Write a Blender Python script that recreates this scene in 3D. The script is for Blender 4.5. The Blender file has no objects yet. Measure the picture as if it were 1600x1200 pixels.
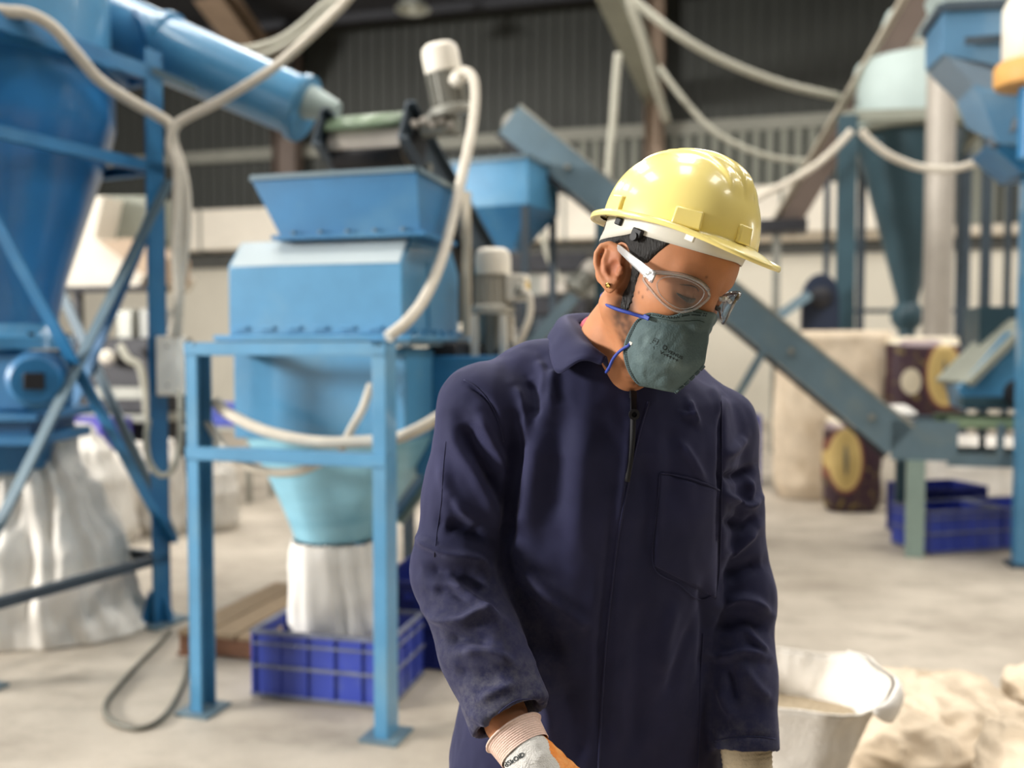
import bpy, bmesh, math, random
import numpy as np
from mathutils import Vector, Matrix, noise as mnoise
R = math.radians
SC = bpy.context.scene
COL = SC.collection
random.seed(7)

# ------------------------------------------------------------------ camera, light, exposure
FPX, CAM_H, PITCH = 1420.0, 1.45, R(2.42)
cam_data = bpy.data.cameras.new('camera')
cam = bpy.data.objects.new('camera', cam_data); COL.objects.link(cam)
cam_data.sensor_width = 36.0
cam_data.lens = 36.0 * FPX / 1600.0
cam.location = (0, 0, CAM_H)
cam.rotation_euler = (math.pi / 2 - PITCH, 0, 0)
cam_data.clip_start = 0.05; cam_data.clip_end = 200
cam_data.dof.use_dof = True
cam_data.dof.focus_distance = 1.22
cam_data.dof.aperture_fstop = 2.3
SC.camera = cam

SC.view_settings.view_transform = 'Standard'
SC.view_settings.look = 'None'
SC.view_settings.gamma = 1.0
SC.view_settings.use_curve_mapping = False
SC.view_settings.exposure = 0.16
SC.cycles.use_denoising = True
SC.cycles.max_bounces = 7
SC.cycles.diffuse_bounces = 3
SC.cycles.transmission_bounces = 6
SC.cycles.transparent_max_bounces = 10
SC.cycles.caustics_reflective = False
SC.cycles.caustics_refractive = False
SC.cycles.sample_clamp_indirect = 6.0

HALL = R(15)                                  # the hall stands turned 15 degrees against the camera
U = Vector((math.cos(HALL), -math.sin(HALL), 0)); V = Vector((math.sin(HALL), math.cos(HALL), 0)); Z = Vector((0, 0, 1))
ROTZ = -HALL
def hall(u, v, z=0.0): return U * u + V * v + Z * z

def srgb(c):
    if isinstance(c, str): c = [int(c[i:i + 2], 16) for i in (0, 2, 4)]
    return tuple((x / 255 / 12.92) if x / 255 <= 0.04045 else ((x / 255 + 0.055) / 1.055) ** 2.4 for x in c) + (1.0,)

w = bpy.data.worlds.new('world'); SC.world = w; w.use_nodes = True
w.node_tree.nodes['Background'].inputs[0].default_value = (0.9, 0.95, 1.0, 1)
w.node_tree.nodes['Background'].inputs[1].default_value = 0.5

def area(name, loc, target, sx, sy, power, color=(1, 0.96, 0.90), spread=None):
    d = bpy.data.lights.new(name, 'AREA'); d.shape = 'RECTANGLE'; d.size = sx; d.size_y = sy; d.energy = power; d.color = color
    if spread: d.spread = spread
    o = bpy.data.objects.new(name, d); COL.objects.link(o)
    o.location = loc
    q = (Vector(target) - Vector(loc)).to_track_quat('-Z', 'Y'); o.rotation_euler = q.to_euler()
    return o
# daylight: translucent strips in the roof, and the open loading door behind the photographer
SKYLIGHTS = [(su, sv) for sv in (0.9, 4.7, 8.5, 12.3) for su in (-8.4, -4.2, 0.0, 4.2, 8.4)]
ROOF_Z, SKW, SKL = 8.35, 1.3, 2.4
for k, (su, sv) in enumerate(SKYLIGHTS):
    p = hall(su, sv, ROOF_Z - 0.12)
    lo = area('skylight_daylight', p, p - Z, SKW, SKL, 140)
    lo.rotation_euler = (0, 0, ROTZ)
DOOR_U, DOOR_V = -7.0, -8.8
p = hall(DOOR_U, DOOR_V + 0.1, 2.6)
area('door_daylight', p, p + V * 5 + U * 2.5 - Z * 0.2, 6.0, 4.8, 80, (1, 0.97, 0.93))
WIN_V, WIN_Z, WIN_L, WIN_H = -5.0, 5.4, 7.0, 2.6       # band of high windows in the left wall
p = hall(-16.75, WIN_V, WIN_Z)
area('window_daylight', p, p + U * 10 + V * 4 - Z * 2.4, WIN_L, WIN_H, 8000, (1, 0.97, 0.93))

p = hall(16.8, 14.6, 2.0)                              # lamp added at the right wall to brighten the lower back wall
area('side_fill_light', p, p - U * 10 + V * 3.5, 5.0, 3.6, 600, (1, 0.97, 0.92))

# ------------------------------------------------------------------ picture ray helpers (used to lay the hall out in metres)
def ray(px, py):
    dx = (px - 800) / FPX; dy = (600 - py) / FPX
    return Vector((dx, math.cos(PITCH) + dy * math.sin(PITCH), -math.sin(PITCH) + dy * math.cos(PITCH)))
def P(px, py, D):
    d = ray(px, py); return Vector((0, 0, CAM_H)) + d * (D / d.y)
def F(px, py, z=0.0):
    d = ray(px, py); return Vector((0, 0, CAM_H)) + d * ((z - CAM_H) / d.z)
def project(v):
    """points (n,3) -> picture px, py"""
    v = np.asarray(v, float)
    x = v[:, 0]; y = v[:, 1]; z = v[:, 2] - CAM_H
    f = y * math.cos(PITCH) - z * math.sin(PITCH)
    up = y * math.sin(PITCH) + z * math.cos(PITCH)
    return 800 + FPX * x / f, 600 - FPX * up / f

# ------------------------------------------------------------------ materials
MATS = {}
def mat(name, color, rough=0.5, metal=0.0, var=0.08, vscale=3.0, bump=0.0, bscale=60.0, color2=None, spec=0.5, coat=0.0,
        c2scale=2.0, c2lo=0.5, c2hi=0.7, stretch=None, alpha=None, trans=0.0, sheen=0.0, ior=1.45, sss=0.0):
    if name in MATS: return MATS[name]
    m = bpy.data.materials.new(name); m.use_nodes = True
    nt = m.node_tree; N = nt.nodes; L = nt.links
    b = N['Principled BSDF']
    b.inputs['Roughness'].default_value = rough; b.inputs['Metallic'].default_value = metal
    b.inputs['Specular IOR Level'].default_value = spec; b.inputs['Coat Weight'].default_value = coat
    b.inputs['Transmission Weight'].default_value = trans; b.inputs['IOR'].default_value = ior
    b.inputs['Sheen Weight'].default_value = sheen
    if sss: b.inputs['Subsurface Weight'].default_value = sss; b.inputs['Subsurface Radius'].default_value = (0.012, 0.005, 0.003); b.inputs['Subsurface Scale'].default_value = 0.5
    if alpha is not None: b.inputs['Alpha'].default_value = alpha
    tc = N.new('ShaderNodeTexCoord'); src = tc.outputs['Object']
    if stretch:
        mp = N.new('ShaderNodeMapping'); mp.inputs['Scale'].default_value = stretch; L.new(src, mp.inputs['Vector']); src = mp.outputs['Vector']
    c = srgb(color)
    if var or color2:
        n = N.new('ShaderNodeTexNoise'); n.inputs['Scale'].default_value = vscale; n.inputs['Detail'].default_value = 5; n.inputs['Roughness'].default_value = 0.6
        L.new(src, n.inputs['Vector'])
        cr = N.new('ShaderNodeValToRGB'); L.new(n.outputs['Fac'], cr.inputs['Fac'])
        cr.color_ramp.elements[0].position = 0.32; cr.color_ramp.elements[1].position = 0.68
        cr.color_ramp.elements[0].color = tuple(max(0, x * (1 - var)) for x in c[:3]) + (1,)
        cr.color_ramp.elements[1].color = tuple(min(1, x * (1 + var)) for x in c[:3]) + (1,)
        out = cr.outputs['Color']
        if color2:
            n2 = N.new('ShaderNodeTexNoise'); n2.inputs['Scale'].default_value = c2scale; n2.inputs['Detail'].default_value = 6
            L.new(src, n2.inputs['Vector'])
            mr = N.new('ShaderNodeMapRange'); mr.inputs['From Min'].default_value = c2lo; mr.inputs['From Max'].default_value = c2hi
            L.new(n2.outputs['Fac'], mr.inputs['Value'])
            mx = N.new('ShaderNodeMix'); mx.data_type = 'RGBA'
            L.new(mr.outputs['Result'], mx.inputs['Factor']); L.new(out, mx.inputs['A']); mx.inputs['B'].default_value = srgb(color2)
            out = mx.outputs['Result']
        L.new(out, b.inputs['Base Color'])
    else:
        b.inputs['Base Color'].default_value = c
    if bump:
        nb = N.new('ShaderNodeTexNoise'); nb.inputs['Scale'].default_value = bscale; nb.inputs['Detail'].default_value = 4
        L.new(src, nb.inputs['Vector'])
        bp = N.new('ShaderNodeBump'); bp.inputs['Strength'].default_value = bump; bp.inputs['Distance'].default_value = 0.01
        L.new(nb.outputs['Fac'], bp.inputs['Height']); L.new(bp.outputs['Normal'], b.inputs['Normal'])
    MATS[name] = m
    return m

# ------------------------------------------------------------------ mesh building
class MB:
    def __init__(s): s.v = []; s.f = []; s.m = []
    def add(s, vs, fs, mi=0):
        o = len(s.v); s.v += [tuple(v) for v in vs]; s.f += [tuple(i + o for i in f) for f in fs]; s.m += [mi] * len(fs); return s
    def box8(s, c, mi=0):                     # eight corners: bottom ring then top ring
        return s.add(c, [(3, 2, 1, 0), (4, 5, 6, 7), (0, 1, 5, 4), (1, 2, 6, 5), (2, 3, 7, 6), (3, 0, 4, 7)], mi)
    def box(s, c, size, ax=None, mi=0):
        a = ax or (U, V, Z); c = Vector(c); h = [a[i] * (size[i] / 2) for i in range(3)]
        return s.box8([c - h[0] - h[1] - h[2], c + h[0] - h[1] - h[2], c + h[0] + h[1] - h[2], c - h[0] + h[1] - h[2],
                       c - h[0] - h[1] + h[2], c + h[0] - h[1] + h[2], c + h[0] + h[1] + h[2], c - h[0] + h[1] + h[2]], mi)
    def frame(s, p0, p1, up=Z):
        d = (Vector(p1) - Vector(p0)).normalized(); up = Vector(up)
        if abs(d.dot(up)) > 0.98: up = V
        x = d.cross(up).normalized(); y = x.cross(d).normalized(); return d, x, y
    def beam(s, p0, p1, wd, ht, up=Z, mi=0):  # rectangular bar
        p0, p1 = Vector(p0), Vector(p1); d, x, y = s.frame(p0, p1, up); a = x * wd / 2; b = y * ht / 2
        return s.box8([p0 - a - b, p0 + a - b, p0 + a + b, p0 - a + b, p1 - a - b, p1 + a - b, p1 + a + b, p1 - a + b], mi)
    def section(s, p0, p1, poly, up=Z, mi=0): # any closed outline (x across, y up) pushed from p0 to p1
        p0, p1 = Vector(p0), Vector(p1); d, x, y = s.frame(p0, p1, up); n = len(poly)
        vs = [p + x * a + y * b for p in (p0, p1) for a, b in poly]
        fs = [(i, (i + 1) % n, n + (i + 1) % n, n + i) for i in range(n)] + [tuple(range(n))[::-1], tuple(range(n, 2 * n))]
        return s.add(vs, fs, mi)
    def angle(s, p0, p1, a, t, up=Z, sx=1, sy=1): # L-section
        poly = [(0, 0), (a * sx, 0), (a * sx, t * sy), (t * sx, t * sy), (t * sx, a * sy), (0, a * sy)]
        return s.section(p0, p1, poly if sx * sy > 0 else poly[::-1], up)
    def channel(s, p0, p1, wd, ht, t, up=Z, side=1): # C-section, web on one side
        q = wd * side
        poly = [(0, -ht / 2), (q, -ht / 2), (q, -ht / 2 + t), (t * side, -ht / 2 + t), (t * side, ht / 2 - t), (q, ht / 2 - t), (q, ht / 2), (0, ht / 2)]
        return s.section(p0, p1, poly if side > 0 else poly[::-1], up)
    def ring(s, c, x, y, rx, ry=None, n=24, ph=0.0, e=1.0):
        ry = rx if ry is None else ry; out = []
        for i in range(n):
            t = 2 * math.pi * i / n + ph; ct, st = math.cos(t), math.sin(t)
            if e != 1.0: ct = math.copysign(abs(ct) ** e, ct); st = math.copysign(abs(st) ** e, st)
            out.append(Vector(c) + x * (rx * ct) + y * (ry * st))
        return out
    def loft(s, rings, cap0=True, cap1=True, mi=0):
        n = len(rings[0]); vs = [p for r in rings for p in r]; fs = []
        for k in range(len(rings) - 1):
            for i in range(n):
                j = (i + 1) % n; fs.append((k * n + i, k * n + j, (k + 1) * n + j, (k + 1) * n + i))
        if cap0: fs.append(tuple(range(n))[::-1])
        if cap1: fs.append(tuple(range((len(rings) - 1) * n, len(rings) * n)))
        return s.add(vs, fs, mi)
    def cyl(s, p0, p1, r0, r1=None, n=24, mi=0):
        r1 = r0 if r1 is None else r1; p0, p1 = Vector(p0), Vector(p1); d, x, y = s.frame(p0, p1)
        return s.loft([s.ring(p0, y, x, r0, n=n)[::-1], s.ring(p1, y, x, r1, n=n)[::-1]], mi=mi)
    def lathe(s, prof, p0, axis=Z, n=32, mi=0): # prof: (radius, along) ; closed by caps
        axis = Vector(axis).normalized(); d, x, y = s.frame(Vector(p0), Vector(p0) + axis)
        return s.loft([s.ring(Vector(p0) + axis * t, x, y, max(r, 1e-4), n=n)[::-1] if False else s.ring(Vector(p0) + axis * t, y, x, max(r, 1e-4), n=n)[::-1] for r, t in prof], mi=mi)
    def tube(s, pts, r, n=10, sub=8, closed=False, mi=0):
        pts = [Vector(p) for p in pts]; q = smooth_path(pts, sub) if sub > 1 else pts
        rs = r if callable(r) else (lambda t: r)
        rings = []; prev = None
        for i, p in enumerate(q):
            d = (q[min(i + 1, len(q) - 1)] - q[max(i - 1, 0)]).normalized()
            if prev is None:
                up = Z if abs(d.z) < 0.9 else V; x = d.cross(up).normalized()
            else:
                x = (prev - d * prev.dot(d)).normalized()
            prev = x; y = d.cross(x)
            rings.append(s.ring(p, x, y, rs(i / (len(q) - 1)), n=n))
        return s.loft(rings, mi=mi)
    def build(s, name, material, parent=None, smooth=True, sharp=38, bevel=0.0, label=None, origin=None, weld=False, solid=0.0, sub=0, kind=None):
        me = bpy.data.meshes.new(name)
        if parent is not None: M = WORLD[parent.name]
        else:
            vv = np.array([tuple(v) for v in s.v]); lo, hi = vv.min(0), vv.max(0)
            o = origin if origin is not None else ((lo[0] + hi[0]) / 2, (lo[1] + hi[1]) / 2, lo[2]); M = Matrix.Translation(Vector(o))
        Mi = M.inverted()
        vv = np.array([tuple(v) for v in s.v]); Mn = np.array(Mi); vv = vv @ Mn[:3, :3].T + Mn[:3, 3]
        me.from_pydata(vv.tolist(), [], s.f)
        mats = material if isinstance(material, (list, tuple)) else [material]
        for m_ in mats: me.materials.append(m_)
        if len(mats) > 1: me.polygons.foreach_set('material_index', s.m)
        if weld or True:
            bm = bmesh.new(); bm.from_mesh(me)
            if weld: bmesh.ops.remove_doubles(bm, verts=bm.verts, dist=1e-4)
            bmesh.ops.recalc_face_normals(bm, faces=bm.faces); bm.to_mesh(me); bm.free()
        if smooth:
            me.polygons.foreach_set('use_smooth', [True] * len(me.polygons))
            if sharp: me.set_sharp_from_angle(angle=R(sharp))
        ob = bpy.data.objects.new(name, me); COL.objects.link(ob)
        if parent is not None:
            ob.parent = parent; WORLD[ob.name] = M
        else:
            ob.matrix_world = M; WORLD[ob.name] = M
        if solid:
            md = ob.modifiers.new('solid', 'SOLIDIFY'); md.thickness = solid; md.offset = 0
        if bevel:
            md = ob.modifiers.new('bevel', 'BEVEL'); md.width = bevel; md.segments = 2; md.limit_method = 'ANGLE'; md.angle_limit = R(40)
        if sub:
            md = ob.modifiers.new('sub', 'SUBSURF'); md.levels = sub; md.render_levels = sub
        if label: ob['label'] = label
        if kind: ob['kind'] = kind
        return ob
WORLD = {}
def smooth_path(p, sub):
    out = []
    q = [p[0] + (p[0] - p[1])] + list(p) + [p[-1] + (p[-1] - p[-2])]
    for i in range(1, len(q) - 2):
        a, b, c, d = q[i - 1], q[i], q[i + 1], q[i + 2]
        for k in range(sub):
            t = k / sub
            out.append(0.5 * ((2 * b) + (c - a) * t + (2 * a - 5 * b + 4 * c - d) * t * t + (3 * b - a - 3 * c + d) * t ** 3))
    out.append(p[-1]); return out
def thing(name, label, cat, loc, rotz=0.0, group=None):
    o = bpy.data.objects.new(name, None); COL.objects.link(o); o.empty_display_size = 0.1
    o.location = loc; o.rotation_euler = (0, 0, rotz); WORLD[o.name] = Matrix.Translation(Vector(loc)) @ Matrix.Rotation(rotz, 4, 'Z')
    o['label'] = label; o['category'] = cat
    if group: o['group'] = group
    return o
def tag(o, label, cat, group=None):
    o['label'] = label; o['category'] = cat
    if group: o['group'] = group
    return o
def struct(o): o['kind'] = 'structure'; return o
def children_of(o): return [c for c in bpy.data.objects if c.parent == o]
def dup(root, loc, rotz, label, group=None):
    r = root.copy(); COL.objects.link(r); r.location = loc; r.rotation_euler = (0, 0, rotz); r['label'] = label
    if group: r['group'] = group
    for ch in children_of(root):
        if ch == r: continue
        c = ch.copy(); COL.objects.link(c); c.parent = r
        for g in children_of(ch):
            d = g.copy(); COL.objects.link(d); d.parent = c
    return r
# ------------------------------------------------------------------ paints and materials
BLUE = mat('blue_paint', '4f8bb2', 0.30, coat=.35, var=0.10, vscale=4, color2='6f98ae', c2scale=2.5, c2lo=0.52, c2hi=0.8, bump=0.03, bscale=25)
BLUE2 = mat('deep_blue_paint', '2a6c9a', 0.42, var=0.12, vscale=4, color2='4c7f9f', c2scale=3, c2lo=0.55, c2hi=0.85)
TOWERBLUE = mat('tower_blue_paint', '2c72aa', 0.30, coat=.3, var=0.10, vscale=3, color2='4b86a8', c2scale=1.8, c2lo=0.5, c2hi=0.85)
SLATE = mat('slate_blue_paint', '5e737e', 0.45, var=0.08, vscale=5, color2='737f7e', c2scale=4, c2lo=0.55, c2hi=0.85)
DARKSLATE = mat('dark_slate_paint', '3a4650', 0.5, var=0.15, vscale=5)
CONE = mat('cone_paint', '8cc0d2', 0.38, var=0.08, vscale=5, color2='6fa6bc', c2scale=4, c2lo=0.5, c2hi=0.8, stretch=(0.6, 0.6, 3))
PALETEAL = mat('pale_teal_paint', 'a6b5b2', 0.5, var=0.06, vscale=3)
DARKTEAL = mat('dark_teal_paint', '324b55', 0.45, var=0.12, vscale=3)
GREEN = mat('green_grey_paint', '7b8f74', 0.4, var=0.08)
CREAM = mat('cream_paint', 'e6dfd0', 0.5, var=0.04)
GREYMET = mat('grey_metal', '8d8d85', 0.45, metal=0.4, var=0.12, vscale=8)
SILVER = mat('silver_pipe', 'aba49a', 0.55, metal=0.2, var=0.06, vscale=6)
DARKMET = mat('dark_metal', '2a2a2e', 0.5, metal=0.3, var=0.2, vscale=10)
BLACK = mat('black_rubber', '17171b', 0.6, var=0.1)
CONDUIT = mat('cream_conduit', 'c9c1b2', 0.55, var=0.06, vscale=20)
GREYCONDUIT = mat('grey_conduit', 'a3a193', 0.6, var=0.06, vscale=20)
CRATE = mat('blue_plastic', '3848a4', 0.42, var=0.08, color2='6672a2', c2scale=5, c2lo=0.58, c2hi=0.9)
CRATE_D = mat('navy_plastic', '1d2a78', 0.45, var=0.1)
PURPLE = mat('violet_plastic', '4a44a8', 0.45, var=0.1)
RIBDUST = mat('dusty_plastic_rib', '6f7488', 0.6, var=0.25, vscale=15)
WOOD = mat('old_wood', '74503a', 0.75, var=0.25, vscale=6, stretch=(2, 14, 14))
WOODTOP = mat('dusty_wood', '8d7960', 0.8, var=0.2, vscale=6, stretch=(2, 14, 14))
BAG = mat('white_woven_bag', 'e9e5de', 0.9, spec=.12, var=0.04, vscale=9, bump=0.25, bscale=160)
SACKWHITE = mat('white_sack_cloth', 'cfcac1', 0.92, spec=.1, var=0.06, vscale=7, bump=0.25, bscale=160)
BAGOLD = mat('grey_white_bag', 'e6e1d8', 0.92, spec=.1, var=0.08, vscale=6, bump=0.25, bscale=160)
SACK = mat('beige_sack', 'c9b9a3', 0.92, spec=.1, var=0.09, vscale=7, bump=0.3, bscale=200, color2='b09d84', c2scale=5, c2lo=0.5, c2hi=0.8)
PANELWHITE = mat('off_white_panel', 'e4dccd', 0.55, var=0.04)
TANSTEEL = mat('tan_steel', '8d7a68', 0.6, var=0.15, vscale=2)
BROWNSTEEL = mat('brown_steel', '675a52', 0.6, var=0.15, vscale=2)
GREYBEAM = mat('grey_green_beam', '8b8e82', 0.6, var=0.1, vscale=2)
ORANGEWOOD = mat('orange_wood', 'd7a25c', 0.55, var=0.1)

# ------------------------------------------------------------------ the hall
def floor_material():
    m = bpy.data.materials.new('concrete_floor'); m.use_nodes = True; nt = m.node_tree; N = nt.nodes; L = nt.links; b = N['Principled BSDF']
    tc = N.new('ShaderNodeTexCoord')
    def noise(s, d=6, r=0.6, st=None):
        n = N.new('ShaderNodeTexNoise'); n.inputs['Scale'].default_value = s; n.inputs['Detail'].default_value = d; n.inputs['Roughness'].default_value = r
        src = tc.outputs['Object']
        if st:
            mp = N.new('ShaderNodeMapping'); mp.inputs['Scale'].default_value = st; mp.inputs['Rotation'].default_value = (0, 0, 0.7); L.new(src, mp.inputs['Vector']); src = mp.outputs['Vector']
        L.new(src, n.inputs['Vector']); return n
    n1 = noise(0.9, 8, 0.62); cr = N.new('ShaderNodeValToRGB'); L.new(n1.outputs['Fac'], cr.inputs['Fac'])
    e = cr.color_ramp.elements; e[0].position = 0.30; e[0].color = srgb('8c8274'); e[1].position = 0.62; e[1].color = srgb('bdb3a4')
    n2 = noise(2.2, 8, 0.7, (1, 2.6, 1)); mr = N.new('ShaderNodeMapRange'); L.new(n2.outputs['Fac'], mr.inputs['Value']); mr.inputs['From Min'].default_value = 0.50; mr.inputs['From Max'].default_value = 0.80
    mr.inputs['To Max'].default_value = 0.75
    mx = N.new('ShaderNodeMix'); mx.data_type = 'RGBA'; L.new(mr.outputs['Result'], mx.inputs['Factor']); L.new(cr.outputs['Color'], mx.inputs['A']); mx.inputs['B'].default_value = srgb('6d6457')
    n3 = noise(30, 5, 0.7); mr3 = N.new('ShaderNodeMapRange'); L.new(n3.outputs['Fac'], mr3.inputs['Value']); mr3.inputs['To Min'].default_value = 0.90; mr3.inputs['To Max'].default_value = 1.08
    mu = N.new('ShaderNodeMix'); mu.data_type = 'RGBA'; mu.blend_type = 'MULTIPLY'; mu.inputs['Factor'].default_value = 1; L.new(mx.outputs['Result'], mu.inputs['A']); L.new(mr3.outputs['Result'], mu.inputs['B'])
    L.new(mu.outputs['Result'], b.inputs['Base Color']); b.inputs['Roughness'].default_value = 0.6
    bp = N.new('ShaderNodeBump'); bp.inputs['Strength'].default_value = 0.12; bp.inputs['Distance'].default_value = 0.01; L.new(n3.outputs['Fac'], bp.inputs['Height']); L.new(bp.outputs['Normal'], b.inputs['Normal'])
    return m
WV, UW, FV = 18.35, 17.0, -9.0
SHEET = mat('wall_sheet_paint', '373935', 0.6, var=0.10, vscale=0.8, color2='2f312e', c2scale=0.5, c2lo=0.5, c2hi=0.8)
PLASTER = mat('white_plaster', 'cfc9ba', 0.8, var=0.04, vscale=1.2)
ROOFM = mat('dark_roof_sheet', '3a3b40', 0.7, var=0.1, vscale=0.6)
mb = MB(); mb.box8([hall(-UW - .2, FV - .2, -0.15), hall(UW + .2, FV - .2, -0.15), hall(UW + .2, WV + .3, -0.15), hall(-UW - .2, WV + .3, -0.15),
                    hall(-UW - .2, FV - .2, 0), hall(UW + .2, FV - .2, 0), hall(UW + .2, WV + .3, 0), hall(-UW - .2, WV + .3, 0)])
struct(mb.build('floor', floor_material(), smooth=False, origin=(0, 0, 0)))
mb = MB(); mb.box(hall(0, WV + 0.12, 1.6), (2 * UW, 0.24, 3.2))
struct(mb.build('wall_back', PLASTER, smooth=False))
def corrugated(name, a, b, z0, z1, nrm, m, pitch=0.26, dep=0.045):
    """trapezoid-ribbed sheet from a to b (ground points), ribs standing proud along nrm"""
    a, b = Vector(a), Vector(b); d = (b - a); Ln = d.length; d.normalize(); n = int(Ln / pitch); prof = []
    for i in range(n):
        s = i * pitch
        prof += [(s, 0), (s + pitch * .5, 0), (s + pitch * .6, dep), (s + pitch * .9, dep)]
    prof.append((n * pitch, 0))
    vs = [a + d * s + nrm * o + Z * z for z in (z0, z1) for s, o in prof]; k = len(prof)
    q = MB(); q.add(vs, [(i, i + 1, k + i + 1, k + i) for i in range(k - 1)])
    return struct(q.build(name, m, smooth=False))
corrugated('wall_back_upper', hall(-UW, WV + .05), hall(UW, WV + .05), 3.2, 8.4, -V, SHEET)
corrugated('wall_back_right', hall(-3.6, WV + .02), hall(8.6, WV + .02), 3.2, 5.62, -V, mat('lit_wall_sheet', '83857a', 0.6, var=0.08, vscale=0.8))  # light on the lower right sheets put into a paler colour
corrugated('wall_left', hall(-UW, FV), hall(-UW, WV), 0, WIN_Z - WIN_H / 2, U, SHEET)
corrugated('wall_left_upper', hall(-UW, FV), hall(-UW, WV), WIN_Z + WIN_H / 2, 8.4, U, SHEET)
corrugated('wall_left_front', hall(-UW, FV), hall(-UW, WIN_V - WIN_L / 2), WIN_Z - WIN_H / 2, WIN_Z + WIN_H / 2, U, SHEET)
corrugated('wall_left_rear', hall(-UW, WIN_V + WIN_L / 2), hall(-UW, WV), WIN_Z - WIN_H / 2, WIN_Z + WIN_H / 2, U, SHEET)
corrugated('wall_right', hall(UW, FV), hall(UW, WV), 0, 8.4, -U, SHEET)
mb = MB()
mb.box(hall((-UW + DOOR_U - 3) / 2, FV, 4.2), (DOOR_U - 3 + UW, .2, 8.4)); mb.box(hall((UW + DOOR_U + 3) / 2, FV, 4.2), (UW - DOOR_U - 3, .2, 8.4)); mb.box(hall(DOOR_U, FV, 6.7), (6, .2, 3.4))
struct(mb.build('wall_front', SHEET, smooth=False))
# roof deck with openings for the translucent sheets
def roof():
    q = MB(); us = sorted({su for su, sv in SKYLIGHTS}); vs_ = sorted({sv for su, sv in SKYLIGHTS}); ub = [-UW - .2]
    for su in us: ub += [su - SKW / 2, su + SKW / 2]
    ub.append(UW + .2)
    for i in range(0, len(ub), 2): q.box(hall((ub[i] + ub[i + 1]) / 2, (FV + WV) / 2, ROOF_Z + .06), (ub[i + 1] - ub[i], WV - FV + .5, .12))
    for su in us:
        vb = [FV - .2]
        for sv in vs_: vb += [sv - SKL / 2, sv + SKL / 2]
        vb.append(WV + .2)
        for i in range(0, len(vb), 2): q.box(hall(su, (vb[i] + vb[i + 1]) / 2, ROOF_Z + .06), (SKW, vb[i + 1] - vb[i], .12))
    return struct(q.build('ceiling', ROOFM, smooth=False))
roof()
GLAZE = mat('translucent_sheet', 'f2f4f2', 0.5, var=0, trans=0.6)
for k, (su, sv) in enumerate(SKYLIGHTS):
    mb = MB(); mb.box(hall(su, sv, ROOF_Z + .03), (SKW - .02, SKL - .02, .02)); struct(mb.build('window_%d' % (k + 1), GLAZE, smooth=False))
mb = MB(); mb.box(hall(UW - .08, 14.6, 2.0), (.03, 5.0, 3.7)); struct(mb.build('fill_panel_1', GLAZE, smooth=False))  # unseen panel added behind the fill lamp; the wall is closed here
mb = MB(); mb.box(hall(-UW, WIN_V, WIN_Z), (.02, WIN_L, WIN_H)); struct(mb.build('window_21', GLAZE, smooth=False))
for k in range(7):                            # purlins under the roof
    mb = MB(); mb.channel(hall(-UW, -7 + k * 4.1, ROOF_Z - .12), hall(UW, -7 + k * 4.1, ROOF_Z - .12), .08, .2, .012); struct(mb.build('beam' if k == 0 else 'beam.%03d' % k, ROOFM, smooth=False))
# wall girts
mb = MB(); mb.channel(hall(-UW, WV - .04, 5.72), hall(UW, WV - .04, 5.72), -.12, .26, .012); struct(mb.build('trim_1', mat('girt_paint', '84847a', .6), smooth=False))
mb = MB(); mb.box(hall(0, WV - .03, 3.36), (2 * UW, .16, .30)); struct(mb.build('trim_2', mat('dark_trim', '4c4c48', .6), smooth=False))

# portal columns and their beams running out from the wall
def portal(px, D, z_beam, cw, bw, bh, m1, m2, lab, run=18.0, rise=0.0):
    p = P(px, 400, D); u0 = p.dot(U); t = thing('portal_frame', lab, 'column', hall(u0, WV - .3, 0))
    q = MB()
    for s in (-1, 1): q.box(hall(u0 + s * (cw / 2 - .01), WV - .32, 4.15), (.02, .36, 8.3))
    q.box(hall(u0, WV - .32, 4.15), (cw - .04, .02, 8.3)); q.build('column', m1, t, smooth=False)
    q = MB()
    a = hall(u0, WV - .5, z_beam); b = hall(u0, WV - .5 - run, z_beam + rise)
    for s in (-1, 1): q.beam(a + Z * s * (bh / 2 - .015), b + Z * s * (bh / 2 - .015), bw, .03)
    q.beam(a, b, .02, bh - .06); q.build('rafter', m2, t, smooth=False)
    q = MB(); q.box8([hall(u0 - .01, WV - .5, z_beam - bh / 2 - .8), hall(u0 + .01, WV - .5, z_beam - bh / 2 - .8), hall(u0 + .01, WV - .48, z_beam - bh / 2 - .8), hall(u0 - .01, WV - .48, z_beam - bh / 2 - .8),
                      hall(u0 - .01, WV - 1.3, z_beam - bh / 2), hall(u0 + .01, WV - 1.3, z_beam - bh / 2), hall(u0 + .01, WV - .48, z_beam - bh / 2), hall(u0 - .01, WV - .48, z_beam - bh / 2)]); q.build('gusset', m1, t, smooth=False)
    return t
portal(466, 20.4, 6.95, .55, .60, .5, BROWNSTEEL, TANSTEEL, 'brown steel roof column with tan rafter above the blue duct pipe', 2.75, 1.16)
portal(1022, 18.0, 6.35, .36, .34, .5, TANSTEEL, GREYBEAM, 'slim tan roof column with grey rafter above the yellow helmet')

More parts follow.
